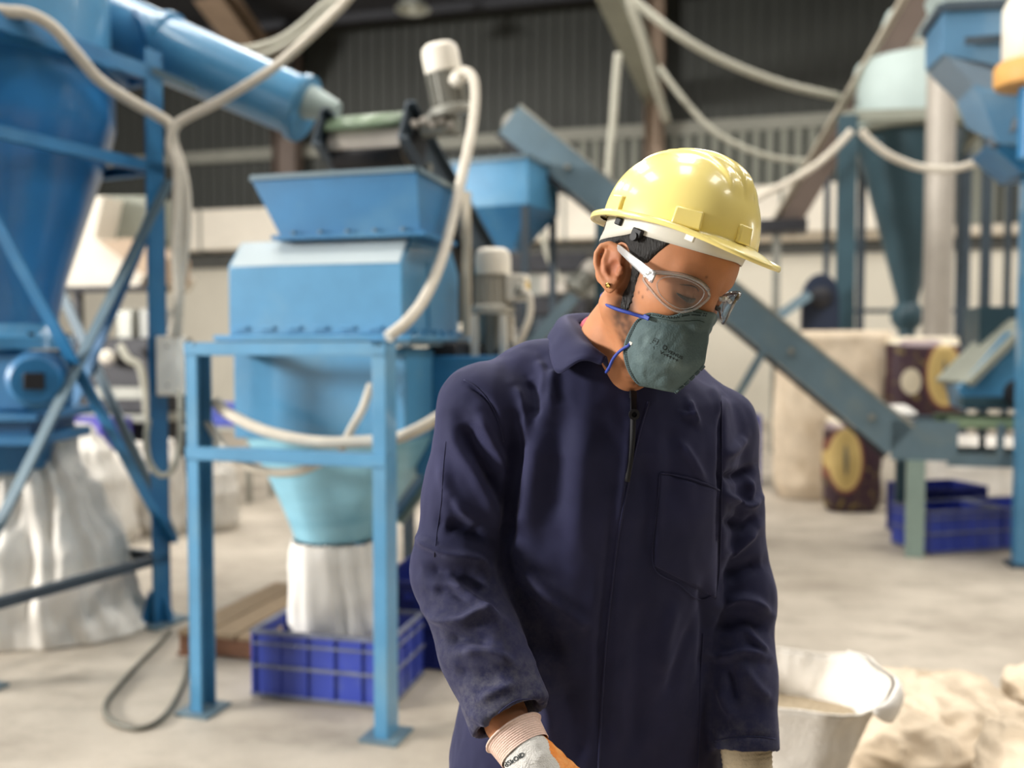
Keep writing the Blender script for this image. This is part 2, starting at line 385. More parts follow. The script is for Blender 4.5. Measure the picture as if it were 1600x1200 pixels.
# long pale duct and pipe on the back wall
t = thing('wall_duct', 'long pale rectangular air duct high along the left half of the back wall', 'duct', hall(-4, WV - .35, 3.55))
for k in range(8):
    mb = MB(); mb.box(hall(-12.9 + k * 2.05, WV - .34, 4.0), (2.0, .58, .88)); mb.build('duct_section', PANELWHITE, t, bevel=.01)
    mb = MB(); mb.box(hall(-12.9 + k * 2.05 + 1.025, WV - .34, 4.0), (.05, .64, .94)); mb.build('flange', GREYMET, t)
t = thing('wall_pipe', 'beige horizontal pipe along the right half of the back wall', 'pipe', hall(8, WV - .3, 3.3))
mb = MB(); mb.cyl(hall(-.6, WV - .3, 3.52), hall(13.8, WV - .3, 3.52), .11, n=16); mb.build('pipe', mat('beige_pipe', 'cfc4b2', .5), t)
for k in range(6):
    mb = MB(); mb.box(hall(-.2 + 2.6 * k, WV - .2, 3.40), (.08, .3, .2)); mb.build('bracket', GREYMET, t)
# ceiling lamp far back
t = thing('bay_lamp', 'round pendant factory lamp hanging under the dark roof', 'lamp', P(645, 14, 17.0))
c = P(645, 14, 17.0)
mb = MB(); mb.lathe([(.05, .42), (.09, .40), (.10, .2), (.32, 0), (.33, -.02), (.30, -.02), (.09, .17), (.0, .18)], c, Z, 24); mb.build('reflector', mat('lamp_reflector', 'b9bdb4', .4, metal=.3), t)
mb = MB(); mb.tube([c + Z * .4, c + Z * (ROOF_Z - c.z)], .012, sub=1); mb.build('cord', BLACK, t)
mb = MB(); mb.lathe([(.02, .16), (.07, .1), (.09, .03), (.06, -.02), (0.001, -.04)], c, Z, 16); mb.build('bulb', mat('lamp_glass', 'dfe4dc', .2), t)
# ================================================================== left tower: cyclone hopper in an angle-iron frame
LEGB = F(268, 970); LEGA = F(-62, 1090)
av = (LEGB - LEGA); TW = av.length; av.normalize(); bu = Vector((-av.y, av.x, 0))   # bu points away to the left
TC = (LEGA + LEGB) / 2 + bu * (TW / 2)
t = thing('cyclone_tower', 'tall blue cyclone hopper in a braced angle iron frame at the left edge', 'hopper', (TC.x, TC.y, 0))
CX = Vector((P(0, 300, 4.5).x - .02, TC.y + .06, 0))
cr_ = P(166, 150, CX.y).x - CX.x
def zc(y, D=None): return P(100, y, D or CX.y).z
c0 = Vector((CX.x, CX.y, 0))
mb = MB(); mb.lathe([(.24, zc(518)), (.26, zc(500)), (.30, zc(440)), (cr_ - .02, zc(215)), (cr_, zc(190)), (cr_, zc(112)), (cr_ - .03, zc(106))], c0, Z, 48); mb.build('cone', TOWERBLUE, t)
mb = MB(); mb.lathe([(cr_ - .04, zc(108)), (cr_ - .02, zc(104)), (cr_ - .02, zc(-150)), (cr_ - .06, zc(-160))], c0, Z, 48); mb.build('drum', BLUE, t)
mb = MB(); mb.lathe([(cr_ - .02, zc(116)), (cr_ + .06, zc(115)), (cr_ + .06, zc(103)), (cr_ - .02, zc(102))], c0, Z, 48); mb.build('drum_flange', BLUE2, t)
mb = MB(); mb.lathe([(.24, zc(545)), (.33, zc(545)), (.33, zc(528)), (.28, zc(520)), (.25, zc(505)), (.22, zc(500))], c0, Z, 40); nf_ = mb.build('neck_flange', BLUE, t)
# rotary valve with its motor end to the right
vz = zc(592); vy = CX.y
mb = MB(); mb.box((c0.x, vy, (zc(548) + zc(640)) / 2), (.5, .46, zc(548) - zc(640)), (Vector((1, 0, 0)), Vector((0, 1, 0)), Z)); mb.build('valve_body', BLUE2, t, bevel=.02)
vc = P(62, 594, CX.y - .3); fd = Vector((.30, -.95, 0)).normalized()
mb = MB(); mb.lathe([(.10, -.02), (.135, 0), (.135, .05), (.12, .06), (.118, .10), (.10, .115), (.001, .118)], vc, fd, 40); ec_ = mb.build('end_cover', BLUE2, t)
sd = Vector((fd.y, -fd.x, 0)) * -1
mb = MB(); mb.box(vc + fd * .125, (.085, .03, .075), (sd, fd, Z)); mb.build('name_plate', DARKMET, ec_, bevel=.004)
mb = MB(); mb.box((c0.x, vy, zc(645)), (.66, .6, .04), (Vector((1, 0, 0)), Vector((0, 1, 0)), Z)); mb.box((c0.x, vy, zc(680)), (.62, .56, .05), (Vector((1, 0, 0)), Vector((0, 1, 0)), Z)); mb.build('valve_flange', BLUE2, t, bevel=.006)
mb = MB(); mb.box((c0.x, vy, (zc(645) + zc(680)) / 2), (.5, .44, zc(645) - zc(680)), (Vector((1, 0, 0)), Vector((0, 1, 0)), Z))
mb.lathe([(.16, zc(735)), (.2, zc(730)), (.24, zc(690)), (.24, zc(676))], c0, Z, 32); mb.build('outlet_spout', BLUE2, t)
for k in range(10):
    a = k * 2 * math.pi / 10; pb = c0 + Vector((math.cos(a), math.sin(a), 0)) * .305
    mb = MB(); mb.cyl(pb + Z * zc(530), pb + Z * (zc(530) + .03), .014, n=6); mb.build('bolt', DARKMET, nf_)
# legs, rails and braces
TH = 2.95; corners = [LEGA, LEGB, LEGB + bu * TW, LEGA + bu * TW]
ins = [(av, bu), (-av, bu), (-av, -bu), (av, -bu)]
for cpt, (i1, i2) in zip(corners, ins):
    q = MB(); a_ = .115; tt = .012
    for d1, d2 in ((i1, i2), (i2, i1)):
        q.box8([cpt, cpt + d1 * a_, cpt + d1 * a_ + d2 * tt, cpt + d2 * tt, cpt + Z * TH, cpt + d1 * a_ + Z * TH, cpt + d1 * a_ + d2 * tt + Z * TH, cpt + d2 * tt + Z * TH])
    lg_ = q.build('leg', BLUE2, t)
    m_ = cpt + (i1 + i2) * .05; q = MB()
    q.box8([m_ + i1 * sx * .12 + i2 * sy * .12 for sx, sy in ((-1, -1), (1, -1), (1, 1), (-1, 1))] + [m_ + i1 * sx * .12 + i2 * sy * .12 + Z * .014 for sx, sy in ((-1, -1), (1, -1), (1, 1), (-1, 1))])
    q.build('base_plate', SLATE, lg_)
    q = MB()
    for d1, d2 in ((i1, i2), (i2, i1)):
        q.box8([m_ - d1 * .11 - d2 * .008 + Z * .01, m_ + d1 * .11 - d2 * .008 + Z * .01, m_ + d1 * .11 + d2 * .008 + Z * .01, m_ - d1 * .11 + d2 * .008 + Z * .01,
                m_ - d1 * .05 - d2 * .008 + Z * .16, m_ + d1 * .05 - d2 * .008 + Z * .16, m_ + d1 * .05 + d2 * .008 + Z * .16, m_ - d1 * .05 + d2 * .008 + Z * .16])
    q.build('foot_gusset', BLUE2, lg_)
zr = [2.83, 2.36, .34]
for k in range(4):
    a, b = corners[k], corners[(k + 1) % 4]
    for j, z in enumerate(zr):
        q = MB(); q.channel(a + Z * z, b + Z * z, .05, (.075, .055, .045)[j], .008, side=-1); q.build('rail', BLUE2 if j < 2 else DARKSLATE, t)
    if k < 2:
        off = bu * -.012 if k == 0 else av * .012
        q = MB(); q.beam(a + Z * 2.3 + off, b + Z * .42 + off, .012, .075, up=-bu); q.build('brace', BLUE2, t)
        q = MB(); q.beam(a + Z * .42 + off * 2.6, b + Z * 2.3 + off * 2.6, .014, .062, up=-bu); q.build('brace', SLATE, t)
mb = MB(); mb.beam(P(242, 112, 4.6), P(304, 140, 4.6), .06, .03); mb.build('top_bracket', SLATE, t)

# cream switch box on that leg
t = thing('switch_box', 'cream switch box fixed to the blue tower leg', 'box', P(268, 618, LEGB.y - .06))
a = P(249, 618, LEGB.y - .05); b = P(287, 525, LEGB.y - .05)
mb = MB(); mb.box((a + b) / 2, (b.x - a.x, .09, b.z - a.z), (Vector((1, 0, 0)), Vector((0, 1, 0)), Z)); mb.build('housing', mat('switch_cream', 'f6f2e8', .5), t, bevel=.008)
mb = MB(); mb.box((a + b) / 2 - Vector((0, .05, 0)), ((b.x - a.x) * .9, .014, (b.z - a.z) * .93), (Vector((1, 0, 0)), Vector((0, 1, 0)), Z)); mb.build('cover', MATS['switch_cream'], t, bevel=.005)
for zz in (.18, .82):
    q = (a + b) / 2; q.z = a.z + (b.z - a.z) * zz; mb = MB(); mb.cyl(q - Vector((0, .055, 0)), q - Vector((0, .062, 0)), .006, n=10); mb.build('screw', GREYMET, t)

# conveying pipe slanting from the tower to the drum
t = thing('duct_pipe', 'wide blue slanted pipe leaving the cyclone tower towards the green drum', 'pipe', P(330, 130, 4.9))
pa = P(60, -10, 5.2); pb = P(478, 172, 5.0); dr = (pb - pa).normalized(); rp = 46 / 1420 * 5.0
mb = MB(); mb.cyl(pa, pb, rp * 1.22, rp, n=48); mb.build('pipe', BLUE, t)
for s in (.48, .985):
    c = pa + (pb - pa) * s; rr = rp * (1.22 - .22 * s); mb = MB(); mb.lathe([(rr - .01, -.02), (rr + .022, -.018), (rr + .022, .018), (rr - .01, .02)], c, dr, 48); mb.build('flange', BLUE, t)
c2 = P(530, 196, 5.0)
mb = MB(); mb.cyl(pb + Z * .05, pb + dr * .20 + Z * .07, rp * .62, rp * .30, n=40); mb.build('outlet_cone', PALETEAL, t)
mb = MB(); mb.tube([P(238, 95, 4.95), P(222, 40, 4.85), P(212, 18, 4.95)], .018); mb.build('clamp', BLUE2, t)

# ================================================================== centre: shredder on its stand
LL = F(312, 1118); RR = F(588, 1158); fu = (RR - LL).normalized(); fv = Vector((-fu.y, fu.x, 0)); FW = (RR - LL).length
RAILZ = 1.462
t = thing('shredder', 'blue shredder with chamfered housing and funnel on a steel stand left of the worker', 'machine', ((LL + RR).x / 2, (LL + RR).y / 2 + .4, 0))
def legbar(cpt, dx, dy, zt, kind='box'):
    q = MB(); m0 = cpt + dx * .027 + dy * .0475
    if kind == 'box': q.box(m0 + Z * zt / 2, (.054, .095, zt), (fu, fv, Z))
    else:                                             # open channel: front flange, web on the outer side, rear lip
        q.box(cpt + dx * .027 + dy * .004 + Z * zt / 2, (.054, .008, zt), (fu, fv, Z)); q.box(cpt + dx * .004 + dy * .0475 + Z * zt / 2, (.008, .095, zt), (fu, fv, Z)); q.box(cpt + dx * .027 + dy * .091 + Z * zt / 2, (.054, .008, zt), (fu, fv, Z))
    lg_ = q.build('leg', BLUE, t, bevel=.002)
    q = MB(); m_ = cpt + dx * .027 + dy * .0475; q.box(m_ + Z * .006, (.15, .16, .012), (fu, fv, Z)); q.build('base_plate', SLATE, lg_)
DEP = .98
l0 = LL - fu * .045; r0 = RR + fu * .045
bl, br = P(498, 800, 4.17), P(585, 800, 4.15); bl = Vector((bl.x, bl.y, 0)); br = Vector((br.x, br.y, 0))
legbar(l0, fu, fv, RAILZ, 'channel'); legbar(r0, -fu, fv, RAILZ); legbar(bl, fu, -fv, RAILZ - .03); legbar(br, -fu, -fv, RAILZ - .03)
for z in (RAILZ - .022, 1.035):
    for a, b in ((l0, r0), (r0, br), (bl, l0)):
        if z < 1.2 and a is not l0: continue
        q = MB(); q.angle(a + Z * (z + .022), b + Z * (z + .022), .05, .008, sx=-1, sy=-1); q.box(((a + b) / 2) + Z * z, ((b - a).length, .008, .045), ((b - a).normalized(), Vector((-(b - a).normalized().y, (b - a).normalized().x, 0)), Z)); q.build('rail', BLUE, t)
# body box
A0 = P(358, 524, 3.76); A1 = P(629, 522, 3.57); bz = A0.z
bx = (A1 - A0); bx.z = 0; BWd = bx.length; bx.normalize(); by = Vector((-bx.y, bx.x, 0)); BD = .72
def Bp(a, b, z): return Vector((A0.x, A0.y, 0)) + bx * a + by * b + Z * z
zv = P(358, 415, 3.76).z; zt = P(370, 379, 3.84).z
prof = [(0, bz), (0, zv), (.10, zt), (BD - .10, zt), (BD, zv), (BD, bz)]
mb = MB(); mb.loft([[Bp(0, b, z) for b, z in prof], [Bp(BWd, b, z) for b, z in prof]]); hs_ = mb.build('housing', BLUE, t, bevel=.006, smooth=True)
mb = MB(); mb.loft([[Bp(.012, b, z) for b, z in ((-.002, zv - .004), (.002, zv + .006), (.094, zt + .001), (.1, zt - .004))], [Bp(BWd - .012, b, z) for b, z in ((-.002, zv - .004), (.002, zv + .006), (.094, zt + .001), (.1, zt - .004))]])
mb.build('chamfer_plate', mat('worn_glint_paint', 'b6c2c6', .3, metal=.1, var=.05), t, smooth=False)  # glossy reflection on the worn chamfer put into a paler colour
mb = MB(); mb.box(Bp(BWd / 2, BD / 2, bz - .012), (BWd + .10, BD + .08, .024), (bx, by, Z)); bf_ = mb.build('base_flange', BLUE, t, bevel=.004)
mb = MB(); mb.box(Bp(BWd / 2, BD / 2, bz - .034), (BWd + .08, BD + .06, .018), (bx, by, Z)); mb.build('base_gasket', SLATE, t)
for k in range(6):
    mb = MB(); mb.box(Bp(.06 + k * .118, -.006, bz + .028), (.06, .012, .016), (bx, by, Z)); mb.build('clamp_lug', BLUE, hs_, bevel=.003)
for k in range(6):
    mb = MB(); mb.cyl(Bp(BWd + .03, .06 + k * .118, bz), Bp(BWd + .03, .06 + k * .118, bz + .022), .012, n=6); mb.build('bolt', BLUE, bf_)
mb = MB(); mb.box(Bp(BWd + .004, .30, (bz + zv) / 2), (.008, .02, zv - bz + .06), (bx, by, Z)); mb.build('seam_strip', BLUE, hs_)
# feed funnel
hz0, hz1 = zt + .0, P(393, 283, 3.80).z
def Fp(px, D, z): q = P(px, 300, D); return Vector((q.x, q.y, z))
f0, f1 = Fp(442, 3.76, hz0), Fp(655, 3.61, hz0); g0, g1 = Fp(395, 3.78, hz1), Fp(650, 3.59, hz1)
bot = [f0, f1, f1 + by * .34, f0 + by * .34]; top = [g0, g1, g1 + by * .50, g0 + by * .50]
mb = MB(); mb.loft([top, bot], False, False); fn = mb.build('feed_funnel', BLUE2, t, solid=.008, smooth=False)
q = MB()
for k in range(4): q.beam(top[k] + Z * .008, top[(k + 1) % 4] + Z * .008, .03, .02)
q.build('funnel_rim', SLATE, fn)
q = MB(); q.box((bot[0] + bot[2]) / 2 + Z * .008, ((f1 - f0).length + .07, .41, .018), (bx, by, Z)); ff_ = q.build('funnel_flange', BLUE2, t)
for k in range(5):
    c = f0 + (f1 - f0) * (k + .5) / 5 - by * .022 + Z * .012; mb = MB(); mb.cyl(c, c + Z * .02, .010, n=6); mb.build('bolt', SLATE, ff_)
# chamber below and outlet cone
cz1, cz2, cz3 = 1.44, P(360, 688, 3.7).z, P(460, 852, 3.75).z
r_top = [Bp(a, b, cz1) for a, b in ((.0, .03), (BWd, .03), (BWd, BD - .03), (0, BD - .03))]
r_mid = [Bp(a, b, cz2) for a, b in ((.0, .03), (BWd, .03), (BWd, BD - .03), (0, BD - .03))]
mb = MB(); mb.loft([r_top, r_mid]); mb.build('chamber', BLUE, t, bevel=.006)
cc = P(524, 852, 3.93); cc = Vector((cc.x, cc.y, 0)); rings = []
mid = Bp(BWd / 2, BD / 2, 0)
for k in range(9):
    s = k / 8; rg = []
    for i in range(40):
        a = 2 * math.pi * i / 40; ca, sa = math.cos(a), math.sin(a); e = .28 + .72 * s
        ca2 = math.copysign(abs(ca) ** e, ca); sa2 = math.copysign(abs(sa) ** e, sa)
        ctr = mid + (cc - mid) * s; hw = (BWd / 2) * (1 - s) + .175 * s; hd = (BD / 2 - .03) * (1 - s) + .165 * s
        rg.append(ctr + bx * hw * ca2 + by * hd * sa2 + Z * (cz2 + (cz3 - cz2) * s))
    rings.append(rg)
mb = MB(); mb.loft(rings); mb.build('outlet_cone', CONE, t, sharp=60)
# blue side block carrying the vertical motor, post and guard strip at the right of the housing
sb = P(748, 556, 3.95); s0 = P(700, 640, 3.8)
mb = MB(); mb.box(Vector((sb.x - .03, sb.y + .12, sb.z - .26)), (.40, .4, .52), (bx, by, Z)); mb.build('side_block', BLUE2, t, bevel=.008)
mb = MB(); mb.box(Bp(BWd + .035, BD - .2, bz - .11), (.13, .3, .16), (bx, by, Z)); mb.cyl(Bp(BWd + .12, BD - .05, bz - .10), Bp(BWd + .30, BD - .05, bz - .10), .07, n=20); mb.build('bearing_block', DARKMET, t, bevel=.01)
mb = MB(); mb.beam(P(729, 300, 4.42), P(729, 560, 4.40), .035, .03, up=V); mb.build('guard_strip', mat('tan_strip', 'b5ab98', .5), t)
mb = MB(); mb.beam(P(706, 676, 4.3), P(606, 808, 4.22), .03, .26, up=V); mb.build('discharge_chute', BLUE2, t)
mb = MB(); mb.beam(P(694, 672, 4.12), P(596, 800, 4.04), .05, .05, up=V); mb.beam(P(716, 690, 4.4), P(622, 815, 4.36), .05, .05, up=V); mb.build('chute_edge', mat('chute_edge_paint', '93a79c', .5), t)

# vertical geared motor (cream) on the side block
def vmotor(name, lab, base, axis, H, r, mcap, mbody, grp=None, fins=18, box_dir=None):
    ax = Vector(axis).normalized(); tt = thing(name, lab, 'motor', base)
    _, x, y = MB().frame(base, base + ax)
    q = MB(); q.lathe([(r * 1.0, 0), (r * 1.28, .01), (r * 1.28, .035), (r * .95, .05)], base, ax, 32); q.build('flange', mbody, tt)
    q = MB(); q.lathe([(r * .9, .04), (r * .9, H * .62)], base, ax, 32); st_ = q.build('stator', mbody, tt)
    for k in range(fins):
        a = 2 * math.pi * k / fins; d = x * math.cos(a) + y * math.sin(a); w_ = ax.cross(d)
        q = MB(); q.box(base + d * r * .97 + ax * (H * .33), (r * .2, r * .07, H * .54), (d, w_, ax)); q.build('fin', mbody, st_)
    q = MB(); q.lathe([(r * .88, H * .60), (r * 1.06, H * .61), (r * 1.06, H * .86), (r * .98, H * .95), (r * .72, H), (.001, H * 1.005)], base, ax, 40); q.build('fan_cowl', mcap, tt)
    if box_dir is not None:
        bd = Vector(box_dir).normalized(); q = MB(); q.box(base + bd * r * 1.5 + ax * H * .40, (r * 1.15, r * 1.25, H * .40), (bd, ax.cross(bd), ax)); tb_ = q.build('terminal_box', mcap, tt, bevel=.006)
        q = MB(); q.cyl(base + bd * r * 2.06 + ax * H * .42, base + bd * r * 2.14 + ax * H * .42, r * .32, n=14); q.build('cable_gland', mat('yellow_gland', 'd8b455', .5), tb_)
    return tt
mbase = P(770, 492, 4.15)
tm = vmotor('geared_motor', 'upright cream electric motor standing beside the blue shredder housing', mbase, (0, 0, 1),   .30, .078, CREAM, mat('light_motor_paint', 'b4b0a4', .5), box_dir=(1, -.25, 0))
for dx_, dy_ in ((-.08, -.06), (.05, -.08), (.08, .06), (-.05, .08)): q = MB(); q.beam(mbase + Vector((dx_, dy_, 0)), mbase + Vector((dx_, dy_, -.20)), .03, .03); q.build('stand_post', CREAM, tm)
q = MB(); q.cyl(mbase - Z * .2, mbase, .045, n=20); q.build('coupling', GREYMET, tm)
t = thing('motor_cable', 'cream flexible conduit hanging from the upright motor terminal box', 'conduit', P(815, 555, 4.0))
mb = MB(); mb.tube([P(812, 452, 4.06), P(826, 462, 4.04), P(828, 490, 4.02), P(818, 520, 4.0), P(800, 556, 4.0), P(790, 600, 4.02)], .017); mb.build('conduit', CONDUIT, t)
mb = MB(); mb.cyl(P(806, 450, 4.06), P(815, 453, 4.06), .022, n=14); mb.build('gland', GREYMET, t)

# ================================================================== incline belt feeding the shredder: head drum, frame and motor
t = thing('belt_conveyor', 'dark belt conveyor with green grey head drum above the blue funnel', 'conveyor', P(590, 260, 5.2))
da, db = P(512, 232, 4.72), P(662, 222, 4.56); dd = (db - da).normalized()
p0, p1 = da + dd * .06, db - dd * .08
mb = MB(); mb.cyl(p0, p1, .115, n=40); mb.build('head_drum', SILVER, t)
gv = Vector((-dd.y, dd.x, 0)).normalized()
mb = MB(); mb.loft([[p + gv * (.119 * math.cos(a)) + Z * (.119 * math.sin(a)) for a in [R(200 + 9 * i) for i in range(18)]] for p in (p0, p1)], False, False); mb.build('belt_wrap', BLACK, t, solid=.004)
down = (gv * .90 - Z * .42).normalized(); LB = 1.75
nrm = down.cross(dd).normalized(); nrm = nrm if nrm.z > 0 else -nrm
mb = MB()
for s in (1, -1): mb.beam(p0 + (p1 - p0) * .5 + nrm * .118 * s, p0 + (p1 - p0) * .5 + nrm * .118 * s + down * LB, (p1 - p0).length - .02, .01, up=nrm)
mb.build('belt', BLACK, t)
mb = MB(); mb.cyl(p0 + down * LB, p1 + down * LB, .12, n=24); mb.build('tail_drum', DARKMET, t)
mb = MB(); mb.loft([MB().ring(p, gv, Z, .142, n=24, ph=0) for p in (p0 + Z * .0, p1)], False, False); hood = MB()
hr = []
for p in (p0 - dd * .01, p1 + dd * .01):
    hr.append([p + gv * (.15 * math.cos(a)) + Z * (.15 * math.sin(a)) for a in [R(50 + 12 * i) for i in range(10)]])
hood.loft(hr, False, False); hood.build('drum_hood', GREEN, t, solid=.006)
for p in (p0 - dd * .035, p1 + dd * .035):
    q = MB(); q.channel(p - down * .18, p + down * (LB + .1), .05, .22, .012, up=nrm); q.build('side_frame', DARKSLATE, t)
    q = MB(); q.box(p - dd * .0 + nrm * .0, (.06, .16, .15), (dd, down, nrm)); q.build('bearing', DARKMET, t, bevel=.01)
    for k in range(5):
        c = p + down * (.12 + .07 * k) - nrm * (.02 + .04 * (k % 2)) - Z * .04; q = MB(); q.cyl(c - dd * .04, c + dd * .04, .026, n=12); q.build('roller', GREYMET, t)
for s in (.25, .62, .95):
    for p in (p0 - dd * .05, p1 + dd * .05):
        c = p + down * LB * s; q = MB(); q.beam(c - nrm * .1, Vector((c.x, c.y, 0)), .06, .06, up=V); q.build('support_leg', DARKSLATE, t)
gb = P(690, 186, 4.5)
mb = MB(); mb.box(gb + Vector((0, .05, -.02)), (.16, .14, .09), (dd, gv, Z)); mb.cyl(P(655, 200, 4.5), P(700, 196, 4.5), .05, n=20); mb.build('gearbox', GREYMET, t, bevel=.012)
mb = MB()
for k in range(5):
    c = P(648 + 14 * k, 196 - 5 * (k % 2), 4.46); mb.cyl(c, c + Vector((0, -.03, .005)), .018, n=10)
mb.build('pipe_fitting', SILVER, t)
tm = vmotor('drum_motor', 'grey electric motor with domed cream cowl standing on the head drum gearbox', P(706, 180, 4.46), P(688, 86, 4.42) - P(706, 180, 4.46), .335, .084, CREAM, mat('motor_grey', '9c9b92', .45, metal=.2))
t = thing('flexible_conduit', 'long cream flexible conduit looping from the drum motor down to the stand rail', 'conduit', P(640, 500, 3.7))
mb = MB(); mb.tube([P(716, 122, 4.36), P(728, 112, 4.32), P(740, 125, 4.28), P(742, 160, 4.22), P(736, 210, 4.12), P(722, 275, 3.98), P(707, 340, 3.86), P(690, 405, 3.72), P(664, 465, 3.58), P(636, 502, 3.48), P(606, 527, 3.42)],
                   lambda s: .026 if s < .1 else .0225, n=14); mb.build('conduit', CONDUIT, t)
mb = MB(); mb.cyl(P(710, 128, 4.38), P(722, 116, 4.34), .036, n=18); mb.build('elbow_gland', CREAM, t)

# ================================================================== funnel behind, and the slate incline conveyor
t = thing('rear_funnel', 'blue square feed funnel on legs behind the cream motor', 'hopper', P(775, 300, 6.6))
c0_ = P(700, 252, 6.75); c1_ = P(824, 244, 6.5); ux = (c1_ - c0_); ux.z = 0; wt = ux.length; ux.normalize(); vx = Vector((-ux.y, ux.x, 0)); zt_ = c1_.z; zm_ = P(824, 318, 6.5).z; zb_ = P(780, 385, 6.6).z
o_ = Vector((c0_.x, c0_.y, 0))
def Rg(z, i0, i1): return [o_ + ux * a + vx * b + Z * z for a, b in ((i0, i1), (wt - i0, i1), (wt - i0, .62 - i1), (i0, .62 - i1))]
mb = MB(); mb.loft([Rg(zt_, 0, 0), Rg(zm_, 0, 0)], False, False); mb.build('upper_box', BLUE, t, solid=.008, smooth=False)
mb = MB(); mb.loft([Rg(zm_, 0, 0), Rg(zb_, .2, .22)], False, False); mb.build('lower_cone', BLUE2, t, solid=.008, smooth=False)
mb = MB(); rg = Rg(zt_, 0, 0)
for k in range(4): mb.beam(rg[k], rg[(k + 1) % 4], .04, .03)
mb.build('rim', SLATE, t)
for a, b in ((.03, .03), (wt - .03, .03), (wt - .03, .59), (.03, .59)):
    c = o_ + ux * a + vx * b; q = MB(); q.beam(c, c + Z * zm_, .05, .05, up=V); q.build('leg', DARKSLATE, t)

t = thing('incline_conveyor', 'slate blue inclined conveyor rising from the right behind the worker', 'conveyor', P(1400, 860, 6.4))
E = F(1433, 870); E = Vector((E.x, E.y, 0)) - U * .12; ez = P(1400, 687, 6.3).z
topn = P(802, 192, 7.05); e3 = E + Z * ez; wv_ = .50
dirn = (topn - e3); dirn = (U * dirn.dot(U) + Z * dirn.z).normalized(); LC = (topn - e3).length
upn = dirn.cross(V).normalized(); upn = upn if upn.z > 0 else -upn
hx = U * .95
for j, off in enumerate((Vector((0, 0, 0)), V * wv_)):
    s_ = 1 if j == 0 else -1
    q = MB(); q.beam(e3 + off, e3 + off + dirn * LC, .012, .25, up=upn); q.build('side_plate', SLATE, t)
    q = MB(); q.beam(e3 + off + upn * .13 + V * s_ * .03, e3 + off + upn * .13 + V * s_ * .03 + dirn * LC, .085, .02, up=upn); q.build('top_flange', mat('dusty_flange', '8d8c82', .7, var=.25, vscale=30), t)
    q = MB(); q.beam(e3 + off - upn * .145 + V * s_ * .04, e3 + off - upn * .145 + V * s_ * .04 + dirn * LC, .10, .035, up=upn); q.build('bottom_flange', DARKMET, t)  # shade below the side plate put into this flange's dark colour
    q = MB(); zz = [ez - .13, ez + .14]
    a0 = E + off - U * .06; q.box8([a0 + Z * zz[0] - V * .006, a0 + U * .42 + Z * zz[0] - V * .006, a0 + U * .42 + Z * zz[0] + V * .006, a0 + Z * zz[0] + V * .006, a0 + Z * zz[1] - V * .006, a0 + U * .42 + Z * zz[1] - V * .006, a0 + U * .42 + Z * zz[1] + V * .006, a0 + Z * zz[1] + V * .006])
    q.build('elbow_plate', SLATE, t)
    for zq, hh in ((ez + .13, .06), (ez - .12, .085)):
        q = MB(); q.channel(E + off + U * .3 + Z * zq, E + off + U * 1.02 + Z * zq, .05, hh, .01, side=1 if j else -1); q.build('infeed_rail', GREEN if zq > ez else SLATE, t)
    q = MB(); q.box(E + off + U * .62 + Z * (ez + .0), (.04, .03, .26)); q.build('spacer', SLATE, t)
for k in range(14):
    c = e3 + dirn * (.15 + k * (LC - .25) / 13) + upn * .06; q = MB(); q.cyl(c + V * .012, c + V * (wv_ - .012), .035, n=10); q.build('roller', DARKMET, t)
mb = MB(); mb.beam(e3 + V * wv_ / 2 + upn * .10, e3 + V * wv_ / 2 + upn * .10 + dirn * LC, wv_ - .06, .012, up=upn); mb.beam(e3 + V * wv_ / 2 - upn * .08, e3 + V * wv_ / 2 - upn * .08 + dirn * LC, wv_ - .06, .012, up=upn)
mb.beam(e3 + V * wv_ / 2 + Z * .1 , e3 + V * wv_ / 2 + Z * .1 + U * 1.0, wv_ - .06, .014); mb.build('belt', mat('belt_rubber', '33322f', .7, var=.2), t)
mb = MB(); mb.cyl(topn - V * .03 - dirn * .02, topn + V * (wv_ + .03) - dirn * .02, .10, n=28); mb.build('head_pulley', GREYMET, t)
mb = MB(); mb.cyl(topn - V * .10 - dirn * .03, topn - V * .0 - dirn * .03, .055, n=20); mb.build('pulley_bearing', SILVER, t)
for k in range(5):
    c = e3 + dirn * (.25 + k * LC / 5.2) - V * .012; q = MB(); q.cyl(c, c - V * .02, .022, n=8); q.build('bolt', GREYMET, t)
for j in (0, 1):
    c = E + U * .10 + V * (wv_ * j); q = MB(); q.beam(c + Z * 0, c + Z * (ez - .13), .115, .06, up=V); q.build('leg', mat('leg_grey_green', '84978f', .5) if j == 0 else DARKTEAL, t)
    c2_ = E + U * .98 + V * (wv_ * j); q = MB(); q.beam(c2_, c2_ + Z * (ez - .12), .08, .06, up=V); q.build('leg', DARKTEAL, t)
# struts under the incline
mid = e3 + dirn * LC * .40
for j in (0, 1):
    a = e3 + dirn * LC * .30 + V * wv_ * j - upn * .12; b = Vector((a.x, a.y, 0)) - U * .75 + V * .05
    q = MB(); q.beam(a, b + Z * .02, .055, .07, up=V); q.build('strut', SLATE, t)
    a = e3 + dirn * LC * .72 + V * wv_ * j - upn * .12; b = Vector((a.x, a.y, 0)); q = MB(); q.beam(a, b, .07, .07, up=V); q.build('support_leg', DARKTEAL, t)
    c = Vector((a.x, a.y, .9)) ; q = MB(); q.beam(c, e3 + dirn * LC * .42 + V * wv_ * j - upn * .12, .05, .06, up=V); q.build('strut', SLATE, t)
gm = P(897, 455, 6.7)
tm = vmotor('gear_motor', 'small grey gear motor tilted on the conveyor strut beside the ear of the worker', gm, (.45, .1, .55), .26, .075, SILVER, GREYMET, fins=12)
mb = MB(); mb.beam(gm - Z * .04, P(815, 560, 6.6), .09, .09, up=V); mb.build('mount_arm', SLATE, tm)
